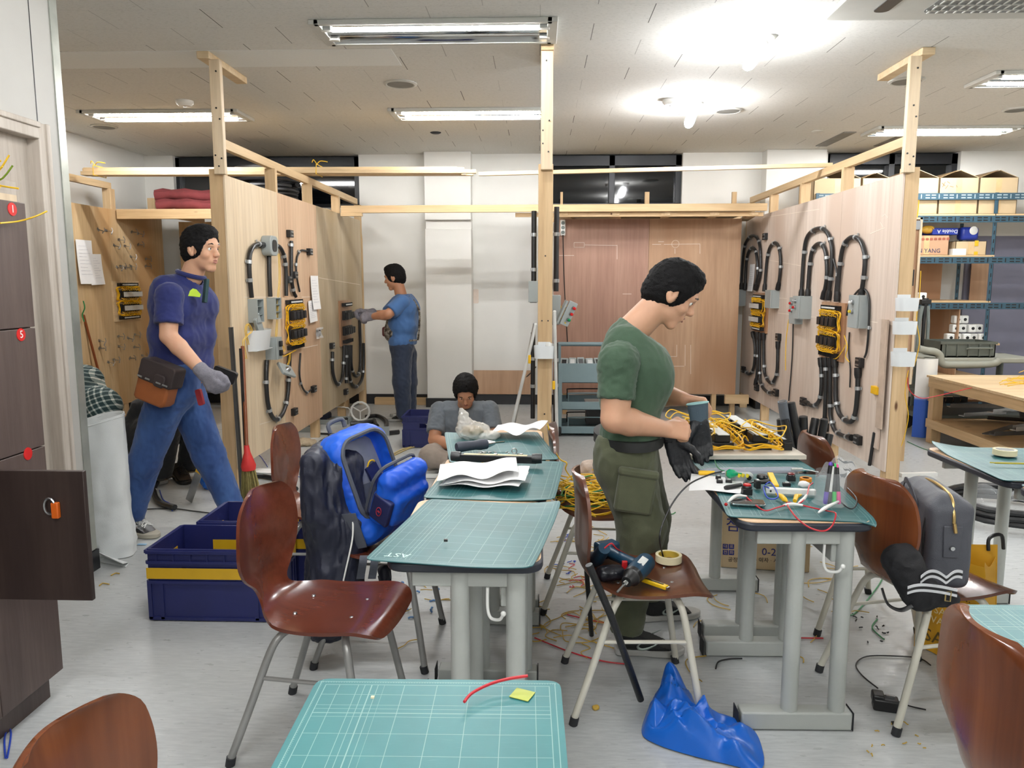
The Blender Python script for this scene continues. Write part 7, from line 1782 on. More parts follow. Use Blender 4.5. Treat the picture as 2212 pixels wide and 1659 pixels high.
b = B(); q = az(566, 1017, .004); b.prism([(-.12, -.05), (.1, -.08), (.13, .05), (-.06, .08)], 0, .002, Matrix.Translation(q)); solo('paper_sheet', 'white paper lying on the floor behind the broom', 'paper', b, PAPER)
# clutter behind the left partition
CF([(757, 921), (785, 919), (810, 915)], .025, 'thick black tube lying on the floor between the partition studs')
CF([(790, 905), (815, 903), (832, 912), (835, 925), (822, 936)], .022, 'black tube bent in an arc on the far floor')
CF([(808, 912), (812, 922), (815, 925)], .022, 'short black tube on the far floor inside the arc')
CF([(690, 939), (740, 941), (790, 940)], .01, 'thin black tube lying along the far floor')
CF([(710, 947), (760, 940), (775, 934)], .02, 'black tube in front of the thin one on the far floor')
CF([(802, 950), (830, 942), (862, 938)], .022, 'long black tube on the floor ending at the slotted crate')
CF([(698, 957), (720, 953)], .015, 'short black stub on the floor behind the blue backpack')
CF([(845, 985), (870, 972), (905, 964)], .006, 'first tan wire on the floor left of the seated person', plain('tan_wire', (196, 176, 120), .5), 'loose_wire', 'wire')
CF([(852, 985), (885, 970), (915, 963)], .006, 'second tan wire on the floor left of the seated person', MATS['tan_wire'], 'loose_wire', 'wire')
CF([(899, 995), (910, 986), (915, 978)], .006, 'short tan wire on the floor by the seated knee', MATS['tan_wire'], 'loose_wire', 'wire')
def tray_item(px, py, w_, d_, h_, lab, m):
    q = az(px, py, 0); t = root('metal_tray', lab, 'tray', q); b = B(); b.box(q.x - w_ / 2, q.x + w_ / 2, q.y - d_ / 2, q.y + d_ / 2, .002, .008); 
    for e in ((-w_ / 2, -w_ / 2 + .006, -d_ / 2, d_ / 2), (w_ / 2 - .006, w_ / 2, -d_ / 2, d_ / 2), (-w_ / 2, w_ / 2, -d_ / 2, -d_ / 2 + .006), (-w_ / 2, w_ / 2, d_ / 2 - .006, d_ / 2)): b.box(q.x + e[0], q.x + e[1], q.y + e[2], q.y + e[3], .008, h_)
    part('tray', b, m, t); b = B(); b.tube(bez([(q.x - w_ * .35, q.y + d_ / 2 + .01, h_), (q.x - w_ * .35, q.y + d_ / 2 + .01, h_ + .09), (q.x + w_ * .35, q.y + d_ / 2 + .01, h_ + .09), (q.x + w_ * .35, q.y + d_ / 2 + .01, h_)], 4), .006, 6); part('handle', b, WHITEP, t)
    for k in range(2): b = B(); b.cyl((q.x - .08 + .14 * k, q.y - .04, .03), (q.x - .02 + .14 * k, q.y + .02, .035), .022, 10); part('contents', b, BLACK if k else STEEL, t)
tray_item(725, 913, .32, .22, .05, 'pale grey tray with parts on the far floor under the partition', GREYBOX)
tray_item(655, 930, .3, .2, .06, 'grey tray with black parts on the floor by the partition stud', GREYBOX)
q = az(778, 912, 0); b = B(); b.tube([q + V((.1 * math.cos(i * .45), .02, .115 + .1 * math.sin(i * .45))) for i in range(14)], .012, 8, True)
for i in range(3): b.beam(q + V((0, .02, .115)), q + V((.1 * math.cos(i * 2.1 + .5), .02, .115 + .1 * math.sin(i * 2.1 + .5))), .012, .008, (0, 1, 0))
solo('wire_reel', 'pale round reel standing on the far floor', 'reel', b, WHITEP)
q = az(697, 912, 0); b = B(); b.raw(sdf_mesh([rbox_(q + V((0, 0, .06)), (.09, .06, .055), .03)], .01, .01)); solo('navy_pouch', 'navy tool pouch on the floor behind the partition stud', 'pouch', b, plain('navy_pouch', (40, 46, 66), .7))
q = az(808, 945, 0); b = B(); b.box(q.x - .14, q.x + .14, q.y - .05, q.y + .05, .004, .012); b.box(q.x - .14, q.x + .14, q.y + .045, q.y + .05, .012, .1); solo('grey_bracket', 'pale grey bracket plate on the floor behind the blue backpack', 'bracket', b, GREYBOX)
q = az(645, 962, 0); b = B(); b.raw(sdf_mesh([ell_(q + V((0, 0, .03)), (.16, .08, .035)), ell_(q + V((-.08, -.03, .03)), (.08, .06, .03))], .009, .02, wr=(.02, 20, (1, 1, 1)))); solo('cloth_rag', 'tan rag on the floor at the foot of the partition stud', 'rag', b, plain('tan_rag', (176, 160, 136), .9))
b = B(); q = az(688, 982, 0); b.lathe([(.008, 0), (.022, 0), (.022, .022), (.008, .022), (.008, 0)], frame((1, 0, 0), (.2, -1, .1), q + V((0, 0, .022))), 14); solo('black_ring', 'small black ring on the floor left of the blue backpack', 'ring', b, BLACK)
CF([(645, 1031), (660, 1036), (672, 1038), (675, 1032)], .003, 'thin blue wire alone on the floor left of the jacket', BLUEW, 'loose_wire', 'wire')
b = B(); q = az(825, 964, 0); b.cb(q + V((0, 0, .012)), (.05, .03, .02)); solo('grey_bracket', 'small grey clip on the floor below the tubes', 'bracket', b, GREYBOX)
b = B(); q = az(937, 1033, 0); b.cb(q + V((0, 0, .02)), (.14, .03, .03)); b.cb(q + V((.07, .03, .02)), (.03, .1, .03)); solo('white_socket', 'white plastic bracket on the floor beside the middle desks', 'bracket', b, WHITEP)
# wire offcuts strewn on the floor
rr = random.Random(77)
def scrap(px, py, L, r_, mat, lab, grp, bend=.5, z=.004):
    c = az(px, py, 0); a0 = rr.uniform(0, 6.28); pts = [c]
    for i in range(3):
        a0 += rr.uniform(-bend, bend) * 2; pts.append(pts[-1] + V((math.cos(a0), math.sin(a0), 0)) * L / 3)
    pts = [V((p.x, p.y, z + abs(rr.gauss(0, .0025)))) for p in pts]
    b = B(); b.tube(bez(pts, 4), r_, 5); solo('wire_offcut', lab, 'wire offcut', b, mat, grp)
YD = plain('dull_yellow_wire', (196, 160, 62), .45, var=.08)
for k in range(64): scrap(rr.uniform(1175, 1335), rr.uniform(1150, 1400), rr.uniform(.06, .3), .0022, YD, 'thin yellow wire offcut on the floor left of the man in green', 'yellow offcuts left of the man in green', .8)
for k in range(14): scrap(rr.uniform(1205, 1300), rr.uniform(1145, 1260), rr.uniform(.03, .09), .0024, BLUEW, 'short blue wire offcut on the floor by the wire heap chair', 'blue offcuts by the wire heap chair', 1.1)
for k in range(5): scrap(rr.uniform(1205, 1300), rr.uniform(1170, 1300), rr.uniform(.06, .16), .0024, REDW, 'red wire offcut on the floor by the wire heap chair', 'red offcuts by the wire heap chair', 1.0)
for k in range(20): scrap(rr.uniform(868, 955), rr.uniform(1245, 1335), rr.uniform(.012, .035), .0042, plain('light_blue_sleeve', (90, 140, 196), .5) if k == 0 else MATS['light_blue_sleeve'], 'short light blue sleeve offcut on the floor under the middle desk', 'light blue offcuts under the middle desk', .2)
for k in range(8): scrap(rr.uniform(880, 960), rr.uniform(1240, 1400), rr.uniform(.05, .2), .0022, YD, 'yellow wire offcut on the floor under the middle desk', 'yellow offcuts under the middle desk', .5)
for k in range(12): scrap(rr.uniform(1480, 1760), rr.uniform(1255, 1420), rr.uniform(.06, .3), .0022, YD, 'yellow wire offcut on the floor under the right desks', 'yellow offcuts under the right desks', .6)
for k in range(10): scrap(rr.uniform(1740, 1860), rr.uniform(1180, 1330), rr.uniform(.08, .35), .0022, YD, 'yellow wire offcut on the floor between the right chairs', 'yellow offcuts between the right chairs', .5)
for k in range(14): scrap(rr.uniform(1830, 1920), rr.uniform(1325, 1395), rr.uniform(.01, .03), .003, BLACK, 'tiny black offcut on the floor beside the right hand chair', 'black crumbs beside the right chair', .2)
for k in range(12): scrap(rr.uniform(1860, 2010), rr.uniform(1560, 1655), rr.uniform(.008, .02), .002, YD, 'tiny yellow crumb on the floor at lower right', 'yellow crumbs at lower right', .2)
for pts, m_, lab in (([(1225, 1330), (1290, 1345), (1320, 1350)], REDW, 'red wire loop on the floor left of the near shoe'), ([(1155, 1380), (1230, 1410), (1300, 1430), (1352, 1437)], REDW, 'long red wire on the floor running under the drill chair'), ([(1650, 1376), (1720, 1380), (1778, 1381)], REDW, 'straight red wire on the floor between the right desk feet'), ([(1546, 1447), (1552, 1432), (1575, 1426), (1603, 1425)], BLKW, 'curved black wire on the floor under the cluttered desk'),
                     ([(1890, 1145), (1910, 1190), (1908, 1245), (1880, 1290), (1845, 1328), (1825, 1330)], GRNW, 'long green wire trailing on the floor beside the right hand chair'), ([(1895, 1340), (1884, 1358), (1905, 1380), (1911, 1383)], GRNW, 'green wire scrap on the floor beside the right hand chair'), ([(1430, 1105), (1450, 1112), (1459, 1108)], GRNW, 'thin green wire on the floor beside the man in green'),
                     ([(240, 1245), (250, 1240), (258, 1241)], YD, 'tan wire scrap on the floor near the door wall, farther one'), ([(215, 1267), (222, 1262), (236, 1264)], YD, 'tan wire scrap on the floor near the door wall, nearer one'), ([(88, 1365), (95, 1364), (102, 1365)], YD, 'tan wire scrap on the floor at the locker foot'), ([(12, 1640), (10, 1600), (18, 1575), (24, 1590), (16, 1640)], BLUEW, 'blue wire loop on the floor at the lower left corner'), ([(1960, 955), (2010, 975), (2050, 970)], GRNW, 'green wire scraps on the floor behind the far right desk')):
    CF(pts, .003, lab, m_, 'loose_wire', 'wire')
b = B(); q = az(1287, 1533, 0); b.raw(sdf_mesh([ell_(q + V((0, 0, .008)), (.012, .01, .009))], .003, .004, wr=(.004, 90, (1, 1, 1)))); solo('paper_crumb', 'tan crumb on the floor by the front leg of the drill chair', 'scrap', b, YD)
b = B(); q = az(1926, 1565, 0); b.cyl(q + V((0, 0, .006)), q + V((.012, 0, .006)), .006, 8); solo('black_bit', 'small black rubber foot lying on the floor near the adapter', 'scrap', b, BLACK)
b = B(); q = az(307, 1176, .004); b.prism(rrect(.05, .02, .004), 0, .002, Matrix.Translation(q)); solo('label_scrap', 'small blue and white label on the floor in front of the walking shoe', 'scrap', b, plain('label_blue', (150, 190, 220), .6))

for k, (L, lab) in enumerate(((((1974, 478), (1976, 450), (1972, 428)), 'yellow wire end standing up behind the right post, left one'), (((1977, 480), (1980, 450), (1979, 430)), 'yellow wire end standing up behind the right post, middle one'), (((1980, 478), (1983, 455), (1985, 432)), 'yellow wire end standing up behind the right post, right one'), (((1989, 585), (1986, 640), (1980, 690), (1986, 740), (1975, 790)), 'long yellow wire hanging down the leaning board behind the right post'), (((1962, 800), (1955, 850), (1962, 900), (1950, 955), (1940, 975)), 'yellow wire hanging below the baskets behind the right post'), (((1960, 815), (1966, 845), (1990, 860), (2025, 855)), 'red wire hanging behind the right post toward the workbench'))):
    wire([ay(x, y, 6.41 if k < 3 else 6.36) for x, y in L] + ([az(1945, 990, .005)] if k == 4 else [V((3.63, 6.5, .615))] if k == 5 else []), .0045 if k < 3 else .0035, REDW if k == 5 else WY, lab)
pole(V((-4.3, 7.45, .2)), ay(181, 682, 7.3), .012, MATS['red_brown_pole'], 'dark brown pole leaning on the honey plywood beside the door wall edge')
wire([ay(180, 650, 7.25), ay(183, 665, 7.25), ay(178, 680, 7.25), ay(182, 695, 7.25)], .006, GRNW, 'green wire tied at the top of the brown pole by the door wall')
# ================================================================ people
SKIN = plain('skin', (206, 158, 128), .5, var=.05, vs=14, bump=.08, bs=220, sss=.08)
SKIN2 = plain('skin_tanned', (186, 134, 104), .5, var=.05, vs=14, bump=.08, bs=220, sss=.08)
EYEW = plain('eye_white', (232, 228, 222), .25, var=.02); EYED = plain('eye_dark', (36, 24, 20), .2)
LIPS = plain('lips', (170, 104, 92), .5)
HAIR = plain('black_hair', (15, 14, 15), .7, var=.5, vs=60, bump=.8, bs=240, spec=.18)
def cloth(name, c, rough=.85, bump=.25, bs=320, var=.12): return plain(name, c, rough, var=var, vs=11, bump=bump, bs=bs, sheen=.15)
def hframe(c, fwd, up):
    f = V(fwd).normalized(); u = V(up); u = (u - f * u.dot(f)).normalized(); l = u.cross(f)
    m = Matrix((f, l, u)).transposed().to_4x4(); m.translation = V(c); return m
def head_geo(b, M, neck, nr=.055, hs=1.0):
    W = lambda x, y, z: M @ V((x * hs, y * hs, z * hs)); R3 = M
    E = lambda x, y, z, r: ell_(W(x, y, z), [q * hs for q in r], R3)
    C = lambda p, q, a, c: cone_(W(*p), W(*q), a * hs, c * hs)
    pr = [E(0, 0, .03, (.096, .077, .098)), E(.026, 0, -.05, (.066, .058, .062)), C((.062, -.012, -.098), (.062, .012, -.098), .022, .022),
          C((.088, 0, .014), (.107, 0, -.022), .008, .0125), C((.1, -.011, -.027), (.1, .011, -.027), .008, .008),
          C((.083, -.036, .028), (.083, .036, .028), .012, .012), E(.06, -.045, -.025, (.025, .02, .024)), E(.06, .045, -.025, (.025, .02, .024)),
          C((.082, -.018, -.06), (.082, .018, -.06), .009, .009), cone_(W(-.02, 0, -.05), V(neck), nr * 1.02, nr * 1.1)]
    b.m = 0
    b.raw(sdf_mesh(pr, .0052, .014, subs=[E(.098, -.031, .009, (.014, .017, .011)), E(.098, .031, .009, (.014, .017, .011)), E(.094, 0, -.061, (.006, .022, .0022))]))
    for s in (-1, 1): b.raw(sdf_mesh([E(-.004, s * .08, .002, (.022, .009, .033)), E(.002, s * .078, -.026, (.012, .009, .012))], .004, .008, subs=[E(.004, s * .089, .004, (.011, .006, .018))]))
    for s in (-1, 1):
        b.m = 1; b.ball(W(.0755, s * .031, .008), .0125 * hs, 10)
        b.m = 2; b.ball(W(.0838, s * .031, .008), .006 * hs, 8)
        b.tube([W(.094, s * .016, .031), W(.096, s * .032, .036), W(.085, s * .05, .031)], [.003, .0042, .002], 6)
    b.m = 3; b.tube([W(.0895, -.02, -.058), W(.0945, -.006, -.054), W(.0945, .006, -.054), W(.0895, .02, -.058)], [.002, .004, .004, .002], 6); b.tube([W(.0895, -.018, -.0645), W(.094, 0, -.067), W(.0895, .018, -.0645)], [.002, .0045, .002], 6)
    b.m = 0
def hair_geo(M, hs=1.0, fringe=0.0, part_line=False, vol=.008):
    W = lambda x, y, z: M @ V((x * hs, y * hs, z * hs))
    E = lambda x, y, z, r: ell_(W(x, y, z), [q * hs for q in r], M)
    pr = [E(-.008, 0, .034, (.1 + vol, .081 + vol, .1 + vol)), E(-.05, 0, -.02, (.062, .066, .062)), E(.035, 0, .1, (.055, .062, .03 + vol))]
    sub = [E(.118, 0, -.035 - fringe, (.09, .1, .112)), E(.012, -.09, -.022, (.022, .03, .044)), E(.012, .09, -.022, (.022, .03, .044)), E(.05, 0, -.09, (.075, .1, .07))]
    if part_line: sub.append(cone_(W(.1, .012, .12), W(-.05, .012, .15), .006, .004))
    b = B(); b.raw(sdf_mesh(pr, .0055, .02, cuts=[(W(0, 0, -.075), M.to_3x3() @ V((.3, 0, -1)))], subs=sub, wr=(.007, 42, (1, 1, 1.6))))
    return b
def hand_prims(w_, d, n, side, curls=(.4, .45, .5, .55), thumb=.5, s=1.0, g=0.0):
    w_ = V(w_); d = V(d).normalized(); n = V(n); n = (n - d * n.dot(d)).normalized(); l = d.cross(n) * side
    pr = []; offs = (.029, .0095, -.0095, -.027); lens = (.07, .078, .072, .056)
    for o, L, c in zip(offs, lens, curls):
        k = w_ + d * (.088 - abs(o - .005) * .25) * s + l * o * s
        pr.append(cone_(w_ + d * .012 * s + l * o * .62 * s, k, (.0165 + g) * s, (.0118 + g) * s))
        p = k; a = .12
        for f_, m_, r0, r1 in ((.45, 1.15, .0105, .0095), (.31, 1.5, .0095, .0088), (.24, .95, .0088, .0074)):
            a += c * m_; q = p + (d * math.cos(a) + n * math.sin(a)) * L * f_ * s
            pr.append(cone_(p, q, (r0 + g) * s, (r1 + g) * s)); p = q
    t0 = w_ + d * .022 * s + l * .022 * s + n * .006 * s; t1 = t0 + (d * .034 + l * .026 + n * .012) * s
    t2 = t1 + (d * (.03) + l * (.016 - .022 * thumb) + n * .018 * thumb) * s; t3 = t2 + (d * .022 - l * .012 * thumb + n * .014 * thumb) * s
    pr += [cone_(t0, t1, (.0175 + g) * s, (.0125 + g) * s), cone_(t1, t2, (.0118 + g) * s, (.0105 + g) * s), cone_(t2, t3, (.0105 + g) * s, (.0082 + g) * s)]
    return pr
def arm_geo(b, sh, el, wr_, hand=None, r=(.056, .048, .05, .029), h=.0055, start=.25):
    sh, el, wr_ = V(sh), V(el), V(wr_); m = el + (wr_ - el) * .3
    pr = [cone_(sh.lerp(el, start), el, r[0], r[1]), cone_(el, m, r[1], r[2]), cone_(m, wr_, r[2], r[3])]
    if hand: pr += hand
    b.raw(sdf_mesh(pr, h, .009))
def shoe(t, heel, toe, upper, sole, accent=None, laces=None, name='shoe', tall=.095, logo=None, L=None):
    heel, toe = V(heel), V(toe); heel.z = toe.z = 0; d = toe - heel; L = L or d.length; d.normalize()
    M = hframe(heel, d, (0, 0, 1)); k = L / .27
    W = lambda x, y, z: M @ V((x * k, y * k, z * k))
    pr = [cone_(W(.05, 0, .06), W(.13, 0, .055), .043 * k, .044 * k), ell_(W(.185, .003, .045), (.078 * k, .046 * k, .04 * k), M), cone_(W(.055, 0, .07), W(.05, 0, tall / k), .044 * k, .041 * k)]
    b = B(); b.raw(sdf_mesh(pr, .006, .03, cuts=[(W(0, 0, .02), (0, 0, -1)), (W(.05, 0, tall / k + .012), M.to_3x3() @ V((.45, 0, 1)))]))
    sh_ = part(name, b, upper, t)
    o = [(-.002, -.03), (.03, -.04), (.1, -.039), (.18, -.049), (.235, -.04), (.268, -.012), (.268, .014), (.24, .042), (.18, .05), (.1, .042), (.03, .04), (-.002, .03)]
    oo = [(q.x, q.y) for q in bez([(x * k, y * k, 0) for x, y in o], 3, True)]
    b = B(); b.prism(oo, .002, .028 * k, M); part('sole', b, sole, sh_, bevel=.005)
    if laces:
        b = B()
        for i in range(5):
            x = .105 + .02 * i; z = .098 - .0075 * i
            b.tube([W(x, -.028, z - .008), W(x + .004, 0, z + .004), W(x + .018, .028, z - .01)], .0028 * k, 6); b.tube([W(x, .028, z - .008), W(x + .004, 0, z + .005), W(x + .018, -.028, z - .01)], .0028 * k, 6)
        b.tube(bez([W(.1, 0, .105), W(.09, .03, .115), (W(.1, .04, .09)), W(.102, .01, .107)], 4), .0026 * k, 6); b.tube(bez([W(.1, 0, .105), W(.09, -.03, .115), (W(.1, -.045, .088)), W(.102, -.01, .107)], 4), .0026 * k, 6)
        part('laces', b, laces, sh_)
    if accent:
        if logo == 'swoosh':
            top = [(.115, .062), (.09, .045), (.088, .034), (.105, .031), (.14, .043), (.185, .068)]; bot = [(.185, .068), (.14, .036), (.108, .022), (.082, .026), (.08, .042), (.115, .062)]
            for s in (-1, 1):
                b = B(); vs = []; P_ = bez([(x, z, 0) for x, z in top], 4); Q_ = bez([(x, z, 0) for x, z in bot[::-1]], 4)
                for p, q in zip(P_, Q_):
                    for e in (p, q):
                        yy = .0475 if e.x < .15 else .0475 - (e.x - .15) * .12
                        vs.append(W(e.x, s * (yy - max(0, e.y - .045) * .3), e.y + .012))
                n_ = len(vs) // 2; fs = [(2 * i, 2 * i + 1, 2 * i + 3, 2 * i + 2) for i in range(n_ - 1)]
                ofs = M.to_3x3() @ V((0, s * .003, 0)); b.add([v + ofs for v in vs], fs); mods(part('side_mark', b, accent, sh_), solid=.003)
        else:
            for s in (-1, 1):
                b = B()
                for x in (.075, .1): b.tube(bez([W(x + .03, s * .036, .085), W(x + .012, s * .0485, .05), W(x - .008, s * .047, .027)], 4), .004, 6)
                part('side_mark', b, accent, sh_)
    return sh_
def belt_ring(b, c, rx, ry, z0, z1, M=None):
    o = [(rx * math.cos(a), ry * math.sin(a)) for a in [i * 2 * math.pi / 28 for i in range(28)]]
    T = Matrix.Translation(V(c)) @ (M or Matrix.Identity(4)); b.prism(o, z0, z1, T)

# ---------------------------------------------------------------- man in green
t = root('person', 'man in dark green T-shirt and olive cargo trousers standing and handling black gloves', 'person', (.42, 3.1, 0))
Y0 = 3.08
a = lambda px, py, y: ay(px, py, y)
shN, elN, wrN = a(1336, 785, 2.86), a(1328, 905, 2.83), a(1436, 927, 2.93)
shF, elF, wrF = a(1400, 775, 3.27), a(1418, 850, 3.33), a(1476, 862, 3.2)
hM = hframe(a(1449, 636, 3.06), (.86, -.06, -.52), (.5, 0, .86))
neck = a(1368, 712, 3.07)
b = B(); head_geo(b, hM, neck, .058)
arm_geo(b, shN, elN, wrN, hand_prims(wrN, (1, .12, -.1), (.2, .9, -.5), 1, (.75, .8, .85, .9), .8), r=(.064, .052, .053, .031))
arm_geo(b, shF, elF, wrF, hand_prims(wrF, (.9, -.15, -.12), (.1, -.5, -.9), 1, (.5, .55, .6, .6), .5), r=(.06, .05, .05, .03))
part('body', b, [SKIN, EYEW, EYED, LIPS], t)
part('hair', hair_geo(hM), HAIR, t)
GREEN = cloth('green_cotton', (62, 86, 66))
pr = [cone_(a(1368, 792, 2.99), a(1368, 792, 3.17), .136, .136), cone_(a(1364, 862, 3.0), a(1364, 862, 3.16), .126, .126), cone_(a(1360, 935, 2.99), a(1360, 935, 3.17), .115, .115),
      cone_(a(1352, 745, 2.96), a(1352, 745, 3.18), .078, .078), cone_(a(1392, 815, 2.98), a(1392, 815, 3.16), .112, .112), cone_(a(1356, 728, 3.07), neck, .07, .068)]
sl = [cone_(shN.lerp(elN, .0), shN.lerp(elN, .7), .07, .069), cone_(a(1356, 758, 3.0), shN, .075, .07)]
sf = [cone_(shF, shF.lerp(elF, .7), .07, .069), cone_(a(1368, 758, 3.16), shF, .072, .07)]
nn = (neck - a(1356, 745, 3.07)).normalized(); ncut = (neck + nn * .012, (hM.translation - neck) * .8 + V((0, 0, .05)))
b = B(); b.raw(sdf_mesh(pr, .0075, .045, cuts=[(a(1360, 946, 3.08), (0, 0, -1)), ncut], subs=[cone_(neck - nn * .01, hM.translation, .062, .062)], wr=(.007, 15, (1, 1, .7))))
for s_, sh_, el_ in ((sl, shN, elN), (sf, shF, elF)):
    b.raw(sdf_mesh(s_, .007, .03, cuts=[(sh_.lerp(el_, .64), el_ - sh_)], wr=(.008, 20, (.8, 1, 1.3))))
part('t_shirt', b, GREEN, t, angle=180) if False else part('t_shirt', b, GREEN, t)
OLIVE = cloth('olive_ripstop', (80, 84, 62), .8)
def leg(hip, kn, an, r, cutn=True): return [cone_(hip, kn, r[0], r[1]), cone_(kn, an, r[1], r[2])]
hipN, knN, anN = a(1350, 1000, 2.98), a(1386, 1135, 2.95), a(1350, 1378, 2.95)
hipF, knF, anF = a(1368, 1000, 3.19), a(1400, 1120, 3.25), a(1404, 1310, 3.3)
b = B(); b.raw(sdf_mesh([cone_(a(1354, 965, 2.99), a(1354, 965, 3.17), .12, .12), cone_(a(1346, 1000, 3.0), a(1346, 1000, 3.17), .118, .118)] + leg(hipN, knN, anN, (.112, .092, .06)) + leg(hipF, knF, anF, (.11, .09, .06)), .008, .03,
      cuts=[(a(1354, 932, 3.08), (0, 0, 1)), (V((0, 0, .105)), (0, 0, -1))], wr=(.009, 13, (1, 1, .75))))
tr = part('trousers', b, OLIVE, t)
b = B(); M = Matrix.Translation(a(1375, 1060, 2.855)) @ Matrix.Rotation(rad(8), 4, 'Y'); b.box(-.075, .07, -.012, .03, -.09, .07, M); b.box(-.08, .075, -.017, .02, .05, .085, M); part('cargo_pocket', b, OLIVE, tr, bevel=.012)
b = B(); belt_ring(b, a(1357, 941, 3.08), .14, .235, -.02, .018); bl = part('belt', b, plain('black_belt', (26, 28, 28), .6), t)
TREAD = plain('grey_white_sole', (176, 176, 172), .6, var=.08); SHOEB = plain('black_mesh_shoe', (28, 30, 31), .75, var=.3, vs=160, bump=.5, bs=320)
SW = plain('silver_mark', (158, 170, 164), .35, .3)
for h_, o_ in (((1330, 1408), (1458, 1412)), ((1385, 1338), (1474, 1332))):
    p, q = az(*h_, .0), az(*o_, .0)
    shoe(t, p, q, SHOEB, TREAD, SW, None, logo='swoosh', L=.275)
# gloves he holds
GLV = plain('black_coated_glove', (24, 26, 32), .5, var=.25, bump=.35, bs=140); CUFF = plain('blue_grey_cuff', (70, 86, 98), .85, bump=.3, bs=200); TEALC = plain('teal_cuff', (70, 150, 136), .8)
def glove(lab, wp, d, n, side, curls, cuffm, g=.0035, s=1.12, thumb=.2):
    g = .0005
    t_ = root('work_glove', lab, 'glove', wp, 0, None)
    wp = V(wp); d = V(d).normalized()
    b = B(); b.raw(sdf_mesh(hand_prims(wp, d, n, side, curls, thumb, s, g), .0045, .006, wr=(.002, 40, (1, 1, 1)))); part('hand', b, GLV, t_)
    nv = V(n).normalized(); l = d.cross(nv)
    b = B(); k = 16
    ring = lambda c, rx, ry: [c + l * rx * math.cos(2 * math.pi * i / k) + nv * ry * math.sin(2 * math.pi * i / k) for i in range(k)]
    r0, r1, r2, r3 = ring(wp + d * .02, .036, .02), ring(wp - d * .065, .044, .014), ring(wp - d * .065, .041, .011), ring(wp + d * .0, .033, .016)
    vs = r0 + r1 + r2 + r3; fs = []
    for u in range(3): fs += [(u * k + i, u * k + (i + 1) % k, (u + 1) * k + (i + 1) % k, (u + 1) * k + i) for i in range(k)]
    b.add(vs, fs); part('knitted_cuff', b, CUFF if cuffm is CUFF else GLV, t_)
    b = B(); b.tube(r1, .0035, 6, True); part('cuff_hem', b, cuffm if cuffm is TEALC else plain('pale_hem', (150, 190, 190), .8), t_)
    return t_
glove('black work glove hanging fingers down from the man in green, by its grey cuff', a(1510, 905, 3.1), (.12, 0, -1), (.1, -1, 0), 1, (.04, .06, .08, .1), CUFF)
glove('black work glove with a teal hem dangling lower under his near hand', a(1452, 948, 3.02), (.35, .05, -.9), (.2, -1, 0), -1, (.15, .1, .05, .12), TEALC)

# ---------------------------------------------------------------- walking man
t = root('person', 'man in navy polo shirt, jeans and brown tool belt walking to the right', 'person', (-2.15, 4.3, 0))
YW = 4.3
shN, elN, wrN = a(366, 640, 4.12), a(364, 726, 4.06), a(440, 805, 4.03)
shF, elF, wrF = a(432, 640, 4.47), a(428, 730, 4.55), a(398, 800, 4.58)
neck = a(413, 598, 4.3); hM = hframe(a(434, 540, 4.28), (.97, -.24, -.04), (.05, 0, 1))
b = B(); head_geo(b, hM, neck, .055)
arm_geo(b, shN, elN, wrN, None, r=(.054, .045, .046, .03)); arm_geo(b, shF, elF, wrF, hand_prims(wrF, (-.2, 0, -1), (-1, 0, 0), 1), r=(.052, .044, .045, .03))
part('body', b, [SKIN, EYEW, EYED, LIPS], t); part('hair', hair_geo(hM), HAIR, t)
NAVY = cloth('navy_polo', (28, 38, 96))
fd = V((.97, -.24, 0)); sd = V((.24, .97, 0))
c1, c2, c3 = a(398, 662, 4.3), a(394, 725, 4.3), a(392, 785, 4.3)
pr = [cone_(c1 - sd * .08, c1 + sd * .08, .135, .135), cone_(c2 - sd * .07, c2 + sd * .07, .138, .138), cone_(c3 - sd * .07, c3 + sd * .07, .132, .132),
      cone_(c1 + V((-.03, 0, .1)) - sd * .1, c1 + V((-.03, 0, .1)) + sd * .1, .075, .075), cone_(neck - V((.02, 0, .06)), neck, .07, .066)]
b = B(); b.raw(sdf_mesh(pr, .008, .045, cuts=[(a(392, 800, 4.3), (-.12, 0, -1)), (neck + V((0, 0, .02)), (.25, 0, 1))], subs=[cone_(neck - V((0, 0, .02)), hM.translation, .058, .058)], wr=(.008, 13, (1, 1, .7))))
for s_, e_, pfx in ((shN, elN, -1), (shF, elF, 1)):
    b.raw(sdf_mesh([cone_(s_, s_.lerp(e_, .75), .068, .073), cone_(c1 + V((-.01, 0, .06)) + sd * pfx * .08, s_, .078, .068)], .007, .03, cuts=[(s_.lerp(e_, .7), e_ - s_)], wr=(.006, 18, (.8, 1, 1.2))))
sh_ = part('polo_shirt', b, NAVY, t)
b = B(); q = neck + V((.0, 0, .0)); b.tube([q + V((.07 * math.cos(k * math.pi / 8), .07 * math.sin(k * math.pi / 8), .012 - .02 * math.cos(k * math.pi / 8))) for k in range(16)], .013, 8, True); part('collar', b, NAVY, sh_)
NEON = plain('neon_mark', (186, 220, 50), .6)
p = ay(421, 633, 4.3) ; q = p + V((0, 0, 0))
M = frame((.97, -.24, 0), (.3, -.95, .12), a(419, 633, 4.125)); b = B(); b.prism([(-.028, -.018), (.03, -.02), (.034, -.004), (.012, .02), (-.006, .024), (-.02, .01)], -.012, .006, M); part('chest_logo', b, NEON, sh_)
b = B(); M = frame((.97, -.24, 0), (.75, -.66, .1), a(447, 622, 4.2)); b.box(-.008, .008, -.08, .05, -.03, .004, M); part('placket', b, plain('green_placket', (36, 62, 66), .8), sh_)
